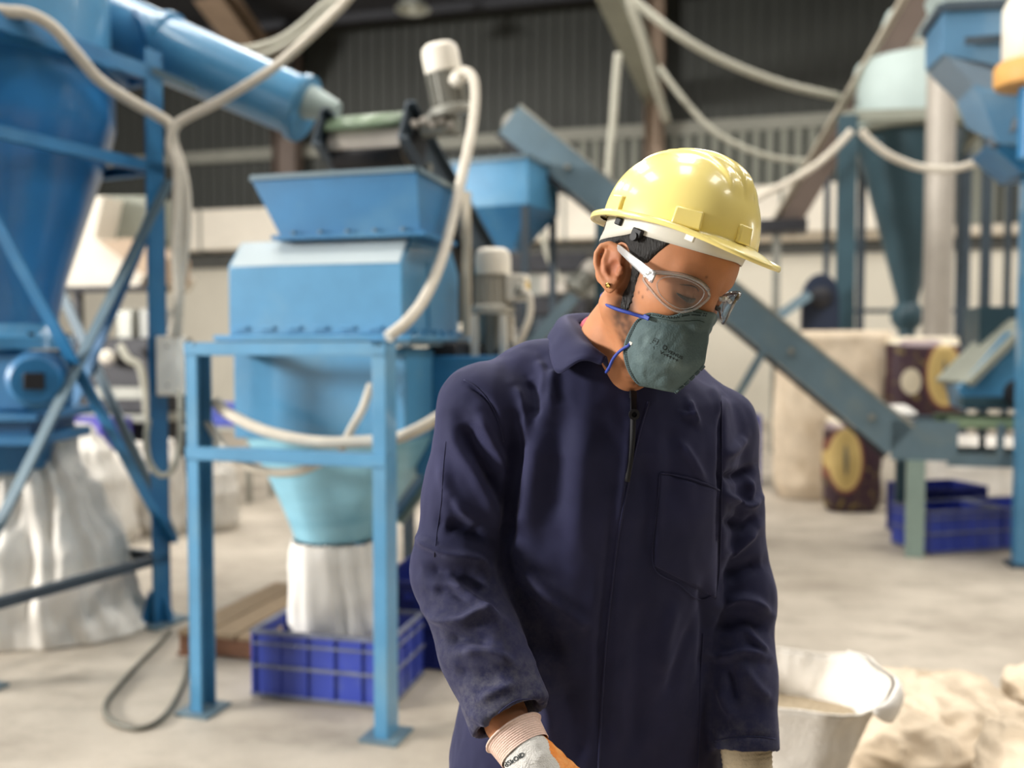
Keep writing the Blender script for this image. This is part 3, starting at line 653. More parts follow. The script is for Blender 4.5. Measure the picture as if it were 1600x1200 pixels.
q = P(815, 560, 6.6); mb = MB(); mb.beam(q, Vector((q.x, q.y, 0)), .08, .08, up=V); mb.build('mount_post', DARKTEAL, tm)

# dark screening machine far behind, between the cream motor and the worker
t = thing('screening_machine', 'dark grey screening machine with pale panels far behind the cream motor', 'machine', P(872, 560, 9.6))
for (x0, y0, x1, y1, D, dpt, m_, nm) in ((806, 396, 936, 424, 9.4, .9, DARKMET, 'top_frame'), (812, 424, 930, 462, 9.5, .8, GREYMET, 'screen_box'), (808, 462, 934, 492, 9.4, .9, DARKMET, 'side_beam'), (822, 492, 900, 552, 9.5, .7, DARKSLATE, 'chute'), (846, 430, 886, 458, 9.3, .1, SILVER, 'panel')):
    a, b = P(x0, y1, D), P(x1, y0, D); q = MB(); q.box(((a.x + b.x) / 2, D + dpt / 2, (a.z + b.z) / 2), (b.x - a.x, dpt, b.z - a.z)); q.build(nm, m_, t, bevel=.01)
for px in (812, 930):
    for D in (9.5, 10.2):
        a = P(px, 470, D); q = MB(); q.beam(a, Vector((a.x, a.y, 0)), .08, .08, up=V); q.build('leg', DARKMET, t)
# ================================================================== right side: pale cyclone, steel columns, blue chute machine
DCY = 11.0
c = P(1421, 300, DCY); cb = Vector((c.x, c.y, 0))
def z_(y, D): return P(1400, y, D).z
t = thing('pale_cyclone', 'pale teal cyclone with dark cone standing behind the silver pole', 'hopper', (cb.x, cb.y, 0))
rc = 84 / 1420 * DCY
mb = MB(); mb.lathe([(rc, z_(206, DCY)), (rc, z_(110, DCY)), (rc * .96, z_(100, DCY)), (rc * .62, z_(92, DCY))], cb, Z, 40); mb.build('drum', PALETEAL, t)
mb = MB(); mb.lathe([(rc * .62, z_(96, DCY)), (rc * .64, z_(90, DCY)), (rc * .64, z_(78, DCY)), (rc * .55, z_(77, DCY))], cb, Z, 40); mb.build('collar', CREAM, t)
mb = MB(); mb.lathe([(rc * .52, z_(78, DCY)), (rc * .52, z_(35, DCY)), (rc * .44, z_(18, DCY)), (rc * .2, z_(12, DCY)), (.001, z_(11, DCY))], cb, Z, 40); mb.build('outlet_cap', PALETEAL, t)
mb = MB(); mb.lathe([(.10, z_(484, DCY)), (.14, z_(460, DCY)), (rc - .02, z_(212, DCY)), (rc, z_(204, DCY))], cb, Z, 40); mb.build('cone', DARKTEAL, t)  # colour darker than the drum also holds the shade of the downward cone
mb = MB(); mb.lathe([(rc, z_(213, DCY)), (rc + .06, z_(212, DCY)), (rc + .06, z_(203, DCY)), (rc, z_(202, DCY))], cb, Z, 40); mb.build('flange', GREYBEAM, t)
mb = MB(); mb.lathe([(.001, z_(516, DCY)), (.12, z_(514, DCY)), (.19, z_(500, DCY)), (.19, z_(486, DCY)), (.12, z_(474, DCY)), (.10, z_(470, DCY))], cb, Z, 24); mb.build('valve', DARKTEAL, t)
mb = MB(); mb.cyl(cb + Z * .02, cb + Z * z_(512, DCY), .10, n=20); mb.build('discharge_pipe', DARKTEAL, t)
for px, D in ((1321, 10.2), (1540, 10.0), (1500, 11.9), (1345, 12.1)):
    q = P(px, 400, D); b = Vector((q.x, q.y, 0)); zt2 = z_(208, DCY); w2 = .2 if px == 1321 else .10
    mb = MB(); mb.box(b + Z * zt2 / 2, (w2, w2 * .7, zt2)); mb.build('column', DARKTEAL if w2 > .15 else DARKSLATE, t)
mb = MB()
pts = [P(1321, 400, 10.2), P(1540, 400, 10.0), P(1500, 400, 11.9), P(1345, 400, 12.1)]
for k in range(4):
    a, b = pts[k], pts[(k + 1) % 4]; mb.beam(Vector((a.x, a.y, z_(209, DCY))), Vector((b.x, b.y, z_(209, DCY))), .1, .12)
mb.build('ring_beam', GREYBEAM, t)
# wall-side rail frame of thin posts
t = thing('post_frame', 'thin dark steel post and rail frame in front of the white wall at right', 'frame', P(1510, 600, 12.4))
for px in (1508, 1572, 1290):
    q = P(px, 500, 12.6); mb = MB(); mb.box(Vector((q.x, q.y, 2.2)), (.08, .08, 4.4)); mb.build('post', DARKSLATE, t)
a, b = P(1290, 486, 12.6), P(1572, 486, 12.6)
mb = MB(); mb.beam(a, b, .05, .06); mb.build('rail', DARKSLATE, t)
# silver pole
q = P(1466, 400, 9.4); b = Vector((q.x, q.y, 0))
t = thing('silver_pole', 'thick silver round pole in front of the pale cyclone', 'pole', b)
mb = MB(); mb.cyl(b + Z * .02, b + Z * 4.9, .140, n=32); mb.build('pole', SILVER, t)
mb = MB(); mb.box(b + Z * .012, (.42, .42, .024)); mb.build('base_plate', GREYMET, t)
# diagonal screw tube with its bracket
t = thing('diagonal_strut', 'long grey diagonal channel strut rising to the roof right of the yellow helmet', 'strut', P(1220, 350, 12.0))
a, b = P(1212, 350, 12.2), P(1440, -40, 10.2)
mb = MB(); mb.beam(a, b, .20, .03, up=Z); mb.build('top_flange', mat('strut_top', 'b3ab9b', .5), t)
mb = MB(); nd = (b - a).cross(V).normalized(); nd = nd if nd.z < 0 else -nd; mb.beam(a + nd * .14, b + nd * .14, .02, .26, up=nd); mb.beam(a + nd * .27, b + nd * .27, .2, .025, up=nd); mb.build('web', BROWNSTEEL, t)
mb = MB(); mb.box(P(1222, 355, 12.2), (.62, .5, .16)); mb.build('bracket', DARKMET, t)
q = P(1213, 400, 12.2); mb = MB(); mb.box(Vector((q.x, q.y, P(1213, 362, 12.2).z / 2)), (.10, .10, P(1213, 362, 12.2).z)); mb.build('post', GREYMET, t)
# dark motor hood + bracket left of the teal column
t = thing('fan_housing', 'round topped dark blue fan housing beside the teal column', 'fan', P(1280, 520, 9.6))
b = P(1280, 515, 9.6); hw = 25 / 1420 * 9.6
out = [(-hw * 1.1, -1.6), (hw * 1.1, -1.6), (hw * 1.1, .28)] + [(hw * 1.05 * math.cos(R(a)), .36 + hw * 1.3 * math.sin(R(a))) for a in range(0, 181, 15)] + [(-hw * 1.1, .28)]
mb = MB(); mb.loft([[b + U * x + V * d + Z * y for x, y in out] for d in (-.16, .2)]); mb.build('housing', mat('near_black_blue', '1d2638', .45), t, bevel=.01)
mb = MB(); mb.beam(P(1262, 462, 9.4), P(1180, 520, 9.3), .10, .13, up=V); mb.build('arm', SLATE, t)
mb = MB(); mb.lathe([(.10, 0), (.11, .03), (.06, .05), (.001, .05)], b + Z * .33 - V * .16, -V, 20); mb.build('hub', DARKMET, t)

# ---- blue chute machine at the right edge
t = thing('chute_machine', 'blue angular chute machine on a tall leg at the right edge', 'machine', F(1592, 883))
D0 = 5.7
def q4(pts, D, dv=.5):
    f = [P(x, y, D) for x, y in pts]; return f, [p + V * dv for p in f]
def prism(name, pts, D, dv, m, bevel=.006):
    f, bk = q4(pts, D, dv); q = MB(); q.loft([f, bk]); return q.build(name, m, t, bevel=bevel, smooth=False)
CH = mat('chute_blue', '557f9f', .4, var=.06, color2='7b97ab', c2scale=3, c2lo=.5, c2hi=.8)
CHG = mat('chute_grey_blue', '6f8394', .45, var=.06)
# top box: corner towards the viewer, left flank receding
ft = P(1474, 12, 5.5); rt = P(1640, 4, 5.42); lf = P(1446, 54, 5.95)
zb1 = P(1474, 85, 5.5).z; zb2 = P(1574, 118, 5.42).z
def dz(p, z): return Vector((p.x, p.y, z))
ztop = ft.z
def ring_z(zf, zr, zl, ins=0.0):
    a = dz(ft, zf); b_ = dz(rt, zr); c_ = dz(rt, zl) + (lf - ft); d_ = dz(lf, zl)
    return [a, b_, c_, d_]
mb = MB(); mb.loft([ring_z(ztop, ztop, ztop), ring_z(zb1, zb2, P(1448, 112, 5.95).z)]); mb.build('upper_hopper', CH, t, bevel=.006, smooth=False)
mb = MB(); rr = ring_z(ztop, ztop, ztop)
for k in range(4): mb.beam(rr[k], rr[(k + 1) % 4], .06, .05)
mb.build('hopper_rim', DARKSLATE, t)
prism('cover_plate', [(1462, -30), (1570, -34), (1570, 2), (1476, 10)], 5.55, .4, PALETEAL)
# lower sloping throats
r1 = [P(1477, 86, 5.5), P(1575, 118, 5.42), P(1575, 118, 5.42) + (lf - ft), P(1449, 115, 5.95)]
r2 = [P(1522, 132, 5.5), P(1590, 150, 5.42), P(1580, 170, 5.8), P(1495, 160, 5.95)]
mb = MB(); mb.loft([r1, r2]); mb.build('throat', CHG, t, smooth=False)
r3 = [P(1530, 148, 5.5), P(1604, 140, 5.42), P(1596, 170, 5.85), P(1500, 176, 5.95)]
r4 = [P(1560, 224, 5.5), P(1640, 224, 5.42), P(1622, 240, 5.85), P(1510, 200, 5.95)]
mb = MB(); mb.loft([r2, r3, r4]); mb.build('bend', CH, t, smooth=False)
prism('lower_chute', [(1545, 224), (1572, 206), (1660, 150), (1660, 262), (1596, 268)], 5.7, .5, BLUE2)
mb = MB(); mb.beam(P(1508, 64, 5.44), P(1572, 60, 5.40), .02, .045); mb.build('handle_bar', DARKSLATE, t)
mb = MB(); mb.beam(P(1548, 226, 5.6), P(1612, 178, 5.4), .06, .06); mb.build('edge_rail', DARKSLATE, t)
# tall leg
mb = MB(); b = F(1594, 884); mb.beam(b, b + Z * 3.0, .085, .12, up=V); mb.build('leg', BLUE, t)
mb = MB(); mb.box(b + Z * .01 + U * .02, (.2, .2, .02)); mb.build('base_plate', DARKSLATE, t)
b2 = b + U * 1.0; mb = MB(); mb.beam(b2, b2 + Z * 3.0, .085, .12, up=V); mb.build('leg', BLUE, t)
mb = MB(); mb.beam(b + Z * 2.9, b2 + Z * 2.9, .1, .12); mb.build('cross_bar', BLUE, t)
# discharge hood over the infeed belt
h1 = [P(1497, 606, 6.35), P(1575, 520, 6.35), P(1640, 500, 6.35), P(1640, 640, 6.35), P(1505, 640, 6.35)]
mb = MB(); mb.loft([h1, [p + V * .45 for p in h1]]); mb.build('discharge_hood', BLUE, t, bevel=.006, smooth=False)
mb = MB(); a, b_ = P(1499, 600, 6.33), P(1598, 500, 6.33); mb.beam(a + V * .2, b_ + V * .2, .5, .04, up=Z); mb.build('hood_top', GREYBEAM, t)
mb = MB(); mb.beam(P(1500, 628, 6.3), P(1600, 628, 6.3), .08, .07); mb.build('hood_flange', DARKTEAL, t)
mb = MB(); mb.cyl(P(1592, 615, 6.2), P(1592, 615, 6.2) - V * .12, .10, n=24); mb.build('drive_sprocket', BLACK, t)
mb = MB(); mb.box(P(1575, 512, 6.8), (.5, .5, .3)); mb.build('upper_joint', DARKTEAL, t)
# cream blower with orange ring beside the hopper
t = thing('blower', 'cream blower drum with an orange rim beside the blue chute', 'blower', P(1600, 110, 5.1))
c = P(1612, 52, 5.2); ax = Vector((.25, -.1, 1)).normalized()
mb = MB(); mb.lathe([(.001, -.17), (.12, -.17), (.15, -.13), (.15, .14), (.12, .2), (.05, .22), (.001, .22)], c, Z, 32); mb.build('drum', CREAM, t)
mb = MB(); mb.lathe([(.10, -.30), (.18, -.295), (.19, -.27), (.19, -.19), (.175, -.165), (.1, -.16)], c, Z, 36); mb.build('rim_ring', ORANGEWOOD, t)
mb = MB(); mb.lathe([(.06, .0), (.07, .02), (.04, .05), (.001, .05)], c + Vector((-.02, -.15, .12)), Vector((0, -1, 0)), 16); mb.build('inlet', DARKMET, t)
mb = MB(); mb.cyl(c - Z * .7, c - Z * .28, .06, n=16); mb.build('spindle', BLUE2, t)
# ================================================================== crates, pallet, bags, sacks, cables
def make_crate(L, W, H, m, mrib, lab, loc, rotz, grp=None, nl=5, nw=4):
    """open plastic crate, its long side along local x"""
    t = thing('plastic_crate', lab, 'crate', loc, rotz, grp); M = WORLD[t.name]
    def w(x, y, z): return M @ Vector((x, y, z))
    ax = (M.to_3x3() @ Vector((1, 0, 0)), M.to_3x3() @ Vector((0, 1, 0)), Z); th = .006
    q = MB(); q.box(w(0, 0, .02), (L - .03, W - .03, .012), ax)
    for s in (-1, 1): q.box(w(0, s * (W / 2 - .012), H / 2 + .01), (L - .02, th, H - .02), ax)
    for s in (-1, 1):                                   # short walls with a hand hole
        x = s * (L / 2 - .012); hw, z0, z1 = .055, H - .085, H - .045
        q.box(w(x, 0, (.01 + z0) / 2), (th, W - .02, z0 - .01), ax); q.box(w(x, 0, (z1 + H) / 2 - .002), (th, W - .02, H - z1 - .004), ax)
        for k in (-1, 1): q.box(w(x, k * (hw + W / 2 - .01) / 2, (z0 + z1) / 2), (th, W / 2 - .01 - hw, z1 - z0), ax)
    cbody = q.build('crate_body', m, t, smooth=False)
    q = MB()
    for s in (-1, 1): q.box(w(0, s * (W / 2 - .008), H - .008), (L, .018, .016), ax); q.box(w(s * (L / 2 - .008), 0, H - .008), (.018, W, .016), ax)
    q.build('top_rim', mrib, t, bevel=.002)
    for zz, hh in ((H - .055, .008), (H * .48, .012), (.016, .012)):
        q = MB()
        for s in (-1, 1): q.box(w(0, s * (W / 2 - .004), zz), (L - .002, .012, hh), ax); q.box(w(s * (L / 2 - .004), 0, zz), (.012, W - .002, hh), ax)
        q.build('band_rib', mrib, t)
    for s in (-1, 1):
        for k in range(nl + 1):
            x = -L / 2 + .01 + (L - .02) * k / nl; q = MB(); q.box(w(x, s * (W / 2 - .005), H / 2), (.011, .011, H - .02), ax); q.build('upright_rib', m, cbody)
        for k in range(1, nw):
            y = -W / 2 + W * k / nw; q = MB(); q.box(w(s * (L / 2 - .005), y, H / 2), (.011, .011, H - .02), ax); q.build('upright_rib', m, cbody)
    return t
ca, cb_, cc_ = F(392, 1090), F(610, 1112), F(668, 1055)
cdir = (cb_ - ca).normalized(); cperp = Vector((-cdir.y, cdir.x, 0)); CL = (cb_ - ca).length; CWd = .41
ctr = (ca + cb_) / 2 + cperp * CWd / 2
make_crate(CL, CWd, .285, CRATE, RIBDUST, 'blue plastic crate on the floor catching the white bag under the shredder', ctr, math.atan2(cdir.y, cdir.x))
# wooden pallet
pf = F(277, 1024); pr = F(392, 1050); pd = U
t = thing('wooden_pallet', 'worn brown wooden pallet on the floor behind the front blue crate', 'pallet', pf + U * .31 + V * .45, ROTZ)
for k in range(3):
    q = MB(); q.box(pf + U * .31 + V * (.06 + k * .39) + Z * .055, (.62, .09, .085)); q.build('bearer', WOOD, t, bevel=.004)
for k in range(4):
    q = MB(); q.box(pf + U * (.075 + k * .157) + V * .45 + Z * .109, (.145, .9, .022)); q.build('deck_board', WOODTOP, t, bevel=.003)
q = MB()
for k in range(2): q.box(pf + U * (.05 + k * .52) + V * .45 + Z * .007, (.1, .9, .012))
q.build('bottom_board', WOOD, t)
pz = pf + U * 1.14 + V * .42
make_crate(.6, .4, .395, CRATE_D, CRATE_D, 'tall dark blue plastic crate on the floor right behind the front blue crate', pz, ROTZ + R(90))
e1 = F(1450, 869); ed = Vector((.965, .262, 0)).normalized(); ep = Vector((-ed.y, ed.x, 0)); er = math.atan2(ed.y, ed.x)
make_crate(.6, .4, .31, CRATE, RIBDUST, 'blue plastic crate on the floor below the infeed end of the slate conveyor', e1 + ed * .31 + ep * .2, er, 'blue crates below the slate conveyor')
make_crate(.6, .4, .31, CRATE, RIBDUST, 'blue plastic crate on the floor right beside the tall blue machine leg', e1 + ed * .93 + ep * .2, er, 'blue crates below the slate conveyor')
make_crate(.6, .4, .38, CRATE_D, CRATE_D, 'navy plastic crate tucked behind the blue crates under the slate conveyor', e1 + ed * .62 + ep * .66, er)
make_crate(.6, .4, .36, CRATE_D, CRATE_D, 'navy plastic crate at the bottom of the stack left of the bulk bags', Vector((2.30, 9.5, 0)), ROTZ)
make_crate(.6, .4, .36, CRATE_D, CRATE_D, 'navy plastic crate on top of the stack left of the bulk bags', Vector((2.30, 9.5, .362)), ROTZ)
pq = F(140, 785); make_crate(.62, .42, .5, CRATE_D, CRATE_D, 'dark plastic crate under the violet crate behind the white sacks', pq, ROTZ)
make_crate(.62, .42, .28, PURPLE, PURPLE, 'violet plastic crate stacked behind the white sacks at left', pq + Z * .502, ROTZ)
pq = P(362, 684, 8.6); make_crate(.5, .4, .2, CRATE, CRATE, 'small blue crate on the floor bench behind the shredder stand', Vector((pq.x, pq.y, .70)), ROTZ)
t = thing('low_bench', 'low steel bench behind the shredder carrying the small blue crate', 'bench', Vector((pq.x, pq.y, 0)), ROTZ)
q = MB(); q.box(Vector((pq.x, pq.y, .685)), (.7, .5, .03)); q.build('bench_top', GREYMET, t)
for a in (-1, 1):
    for b in (-1, 1): q = MB(); c = Vector((pq.x, pq.y, 0)) + U * .3 * a + V * .2 * b; q.beam(c, c + Z * .67, .04, .04); q.build('leg', GREYMET, t)

def interp(prof, s):
    for k in range(len(prof) - 1):
        if s <= prof[k + 1][0] or k == len(prof) - 2:
            a, b = prof[k], prof[k + 1]; u = (s - a[0]) / (b[0] - a[0]); u = max(0, min(1, u)); u = u * u * (3 - 2 * u)
            return [a[i] + (b[i] - a[i]) * u for i in range(1, len(a))]
def soft(name, lab, cat, base, W, D, H, prof, rotz, m, seed=1, amp=.03, e=.75, nr=44, na=72, fold=8.0, vert=.35, open_top=False, group=None, parent=None, pleat=0.0):
    """soft bag: stacked outlines with gathered cloth folds. prof rows: (s, width, depth, shift_x, shift_y)"""
    base = Vector(base); X = Matrix.Rotation(rotz, 3, 'Z') @ Vector((1, 0, 0)); Y = Matrix.Rotation(rotz, 3, 'Z') @ Vector((0, 1, 0)); rings = []
    for k in range(nr + 1):
        s = k / nr; w_, d_, sx, sy = interp(prof, s); rg = []
        for i in range(na):
            a = 2 * math.pi * i / na; ca, sa = math.cos(a), math.sin(a)
            cx = math.copysign(abs(ca) ** e, ca); cy = math.copysign(abs(sa) ** e, sa)
            p = Vector((cx * W / 2 * w_, cy * D / 2 * d_, s * H))
            q = Vector((p.x * fold, p.y * fold, p.z * fold * vert)) + Vector((seed * 7.3, seed * 3.1, seed))
            n1 = mnoise.noise(q); n2 = 1 - abs(mnoise.noise(q * 1.9)) * 2; n3 = mnoise.noise(q * 4.2)
            dsp = amp * (n1 * .9 + n2 * .45 + n3 * .25) + pleat * amp * math.sin(a * 17 + 2 * n1)
            env = min(1, s * 6 + .25)
            r_ = 1 + dsp * env / max(.12, math.hypot(p.x, p.y)) if math.hypot(p.x, p.y) > 1e-4 else 1
            rg.append(base + X * (p.x * r_ + sx) + Y * (p.y * r_ + sy) + Z * max(.002, p.z + (dsp * .5 if .1 < s < .97 or open_top else 0) * (s > .05)))
        rings.append(rg)
    q = MB(); q.loft(rings, True, not open_top)
    o = q.build(name, m, parent, sharp=0, solid=.004 if open_top else 0)
    if parent is None: tag(o, lab, cat, group)
    return o
# bag clamped on the outlet cone
bc = Vector((cc.x, cc.y, 0)); bz0 = P(500, 990, 3.85).z; bz1 = P(500, 848, 3.85).z
soft('outlet_bag', 'white cloth bag hanging from the shredder cone into the blue crate', 'bag', Vector((bc.x + .01, bc.y, bz0)), .42, .40, bz1 - bz0,
     [(0, 1.04, 1.0, .03, 0), (.35, .98, .95, .015, 0), (.8, .90, .90, 0, 0), (1, .86, .86, -.005, 0)], ROTZ, BAG, 3, .022, .8, fold=10, vert=.18, open_top=True, pleat=.4)
# bag under the tower
bp_ = Vector((-2.42, 4.62, 0))
soft('filling_bag', 'large pleated white bag hanging under the cyclone valve at the left edge', 'bag', bp_, .92, .78, 1.03,
     [(0, 1.10, 1.0, .04, 0), (.05, 1.04, 1.0, .03, 0), (.16, .92, .94, .01, 0), (.38, .80, .82, 0, 0), (.65, .60, .62, -.02, .02), (.88, .36, .42, -.03, .03), (1, .40, .44, -.04, .03)], R(10), BAGOLD, 5, .045, .85, fold=9, vert=.10, pleat=.45, na=150)
def up_sack(px, py, hw, H, seed, lab, m=SACKWHITE, d=.75, lean=0.0, name='white_sack', prof=None, fold=7):
    b = F(px, py)
    return soft(name, lab, 'sack', b, 2 * hw, 2 * hw * d, H, prof or [(0, .92, .9, 0, 0), (.12, 1.04, 1.05, 0, 0), (.5, 1.0, 1.0, lean * .3, 0), (.75, .82, .8, lean * .7, 0), (.92, .5, .3, lean, 0), (1, .42, .16, lean * 1.1, 0)], ROTZ, m, seed, .03, .8, fold=fold, group='white sacks on the floor at left')
up_sack(156, 848, .25, .88, 11, 'tall white sack leaning to a peak behind the tower brace', lean=-.17)
up_sack(254, 834, .17, .74, 12, 'white sack standing close behind the tower leg', lean=.03)
up_sack(334, 826, .19, .58, 13, 'white sack standing behind the shredder stand near its left leg', lean=.0)
up_sack(12, 850, .24, .55, 14, 'low cream sack behind the large pleated bag at the left edge', m=SACK)
up_sack(205, 800, .22, .62, 15, 'white sack half hidden between the two tower sacks', lean=.05)
up_sack(70, 820, .26, .6, 16, 'white sack half hidden behind the pleated bag and tower brace', lean=.05)

# foreground right
rb = P(1236, 1062, 2.46)
t = thing('open_bag', 'open white woven bag with folded rim on the floor beside the worker', 'bag', (rb.x - .03, rb.y, 0))
BAGOPEN = mat('open_bag_cloth', 'd9d3c9', 0.92, spec=.1, var=0.06, vscale=14, bump=.3, bscale=120)
def open_bag():
    """woven bag standing open: its wall is one cloth with a soft four-cornered mouth, the rim turned outwards on one side"""
    n, rows = 120, 34; cx, cy = rb.x - .035, rb.y; rings = []
    for k in range(rows + 1):
        s = k / rows; rg = []
        for i in range(n):
            a = 2 * math.pi * i / n; ca, sa = math.cos(a), math.sin(a); e = .62 + .3 * (1 - s)
            wx = (.135 + .105 * s ** 1.6) * math.copysign(abs(ca) ** e, ca); wy = (.12 + .055 * s ** 1.4) * math.copysign(abs(sa) ** e, sa)
            p = Vector((wx * 7, wy * 7, s * 3)); d = .022 * mnoise.noise(p + Vector((4, 2, 1))) + .014 * (.5 - abs(mnoise.noise(Vector((wx * 14, wy * 14, s * 1.4))))) + .008 * (.5 - abs(mnoise.noise(Vector((wx * 30 + s * 2, wy * 30, s * 5))))) + .004 * mnoise.noise(p * 4)
            f = 1 + d / max(.08, math.hypot(wx, wy)); cor = max(0, math.cos(a - .10)) ** 6
            rim = s ** 6 * (.030 * sa + .020 * math.sin(3 * a + 1.2) + .012 * mnoise.noise(Vector((ca * 2.5, sa * 2.5, 9))))
            rg.append(Vector((cx - .03 * (1 - s) + wx * f + .03 * cor * s ** 4, cy + wy * f, .004 + (rb.z + .005) * s + rim)))
        rings.append(rg)
    q = MB(); q.loft(rings, True, False); q.build('bag_body', BAGOPEN, t, sharp=0, solid=.003)
    top = rings[-1]; q = MB(); q.tube(top + top[:1], .0035, n=6, sub=1); q.build('rim_hem', BAGOPEN, t, sharp=0)
    lv = rings[int(rows * .80)]; cen = sum(lv, Vector()) / n; q = MB(); rr = []
    for k in range(10):
        f = 1 - k / 9.2; rr.append([Vector((cen.x + (p.x - cen.x) * f * .97, cen.y + (p.y - cen.y) * f * .97, cen.z + .02 * (1 - f) + .012 * mnoise.noise(Vector((p.x * f * 9, p.y * f * 9, k)))) ) for p in lv])
    q.loft(rr, False, True); q.build('bag_contents', mat('beige_granules', 'a99a83', .95, spec=.1, var=.2, vscale=90, bump=.8, bscale=140), t, sharp=0, kind='stuff')
    # the cloth turned over the mouth at the right corner
    q = MB(); rr = []; k0 = list(range(n - 15, n)) + list(range(0, 13))
    for k in range(9):
        s = k / 8; rg = []
        for m_, i in enumerate(k0):
            u = m_ / (len(k0) - 1); a = 2 * math.pi * i / n; out = Vector((math.cos(a), math.sin(a), 0)); w_ = math.sin(math.pi * u) ** .8; hang = .085 * w_ + .010
            rg.append(top[i] + out * (.004 + .030 * w_ * math.sin(math.pi * min(1, s * .8 + .1))) + Z * (.004 + .008 * math.sin(math.pi * s) - hang * s ** 1.2) + Vector((.004, .003, 0)) * mnoise.noise(Vector((u * 6, s * 4, 2))))
        rr.append(rg)
    vs = [p for r in rr for p in r]; m1 = len(k0); q.add(vs, [(k * m1 + i, k * m1 + i + 1, (k + 1) * m1 + i + 1, (k + 1) * m1 + i) for k in range(8) for i in range(m1 - 1)]); q.build('folded_flap', BAG, t, sharp=0, solid=.002)
open_bag()
m_ = SACK
def lying(px, D, W, L, H, rot, seed, lab, amp=.030, m=SACK, fold=9):
    """full sack lying on its side"""
    b = P(px, 900, D); b = Vector((b.x, b.y, 0)); X = Vector((math.cos(rot), math.sin(rot), 0)); Y = Vector((-X.y, X.x, 0)); q = MB(); n = 150; mrows = 80; rings = []
    for k in range(mrows + 1):
        ph = math.pi * (k / mrows) - math.pi / 2; rg = []
        sp, cp = math.sin(ph), math.cos(ph); sz = math.copysign(abs(sp) ** .8, sp); cr2 = max(abs(cp), 1e-3) ** .55
        for i in range(n):
            a = 2 * math.pi * i / n; ca, sa = math.cos(a), math.sin(a); ex = math.copysign(abs(ca) ** .75, ca); ey = math.copysign(abs(sa) ** .75, sa)
            p = Vector((ex * W / 2 * cr2, ey * L / 2 * cr2, sz * H / 2 + H / 2))
            v = Vector((p.x * fold, p.y * fold * .7, p.z * fold)) + Vector((seed * 5.1, seed, 0))
            dsp = amp * (mnoise.noise(v) + (.55 - abs(mnoise.noise(v * 1.7 + Vector((3, 1, 0)))) * 1.6) * .8 + .26 * (.4 - abs(mnoise.noise(v * 3.3 + Vector((1, 7, 2))))) + .13 * (.4 - abs(mnoise.noise(v * 6.5))) + .04 * mnoise.noise(v * 14))
            f = 1 + dsp * .8 / max(.15, math.hypot(p.x, p.y)); rg.append(b + X * p.x * f + Y * p.y * f + Z * max(.003, p.z + dsp * (p.z / H)))
        rings.append(rg)
    q.loft(rings); return tag(q.build('beige_sack', m, None, sharp=0), lab, 'sack', 'beige sacks lying at the right')
lying(1440, 3.02, .76, .76, .27, R(10), 31, 'large wrinkled beige sack lying on the floor right of the open white bag')
lying(1684, 2.40, .46, .46, .41, R(-15), 32, 'beige sack lying at the bottom right in front of the big wrinkled one')
lying(1688, 3.12, .40, .44, .31, R(20), 33, 'small beige sack lying at the right edge behind the big wrinkled one')

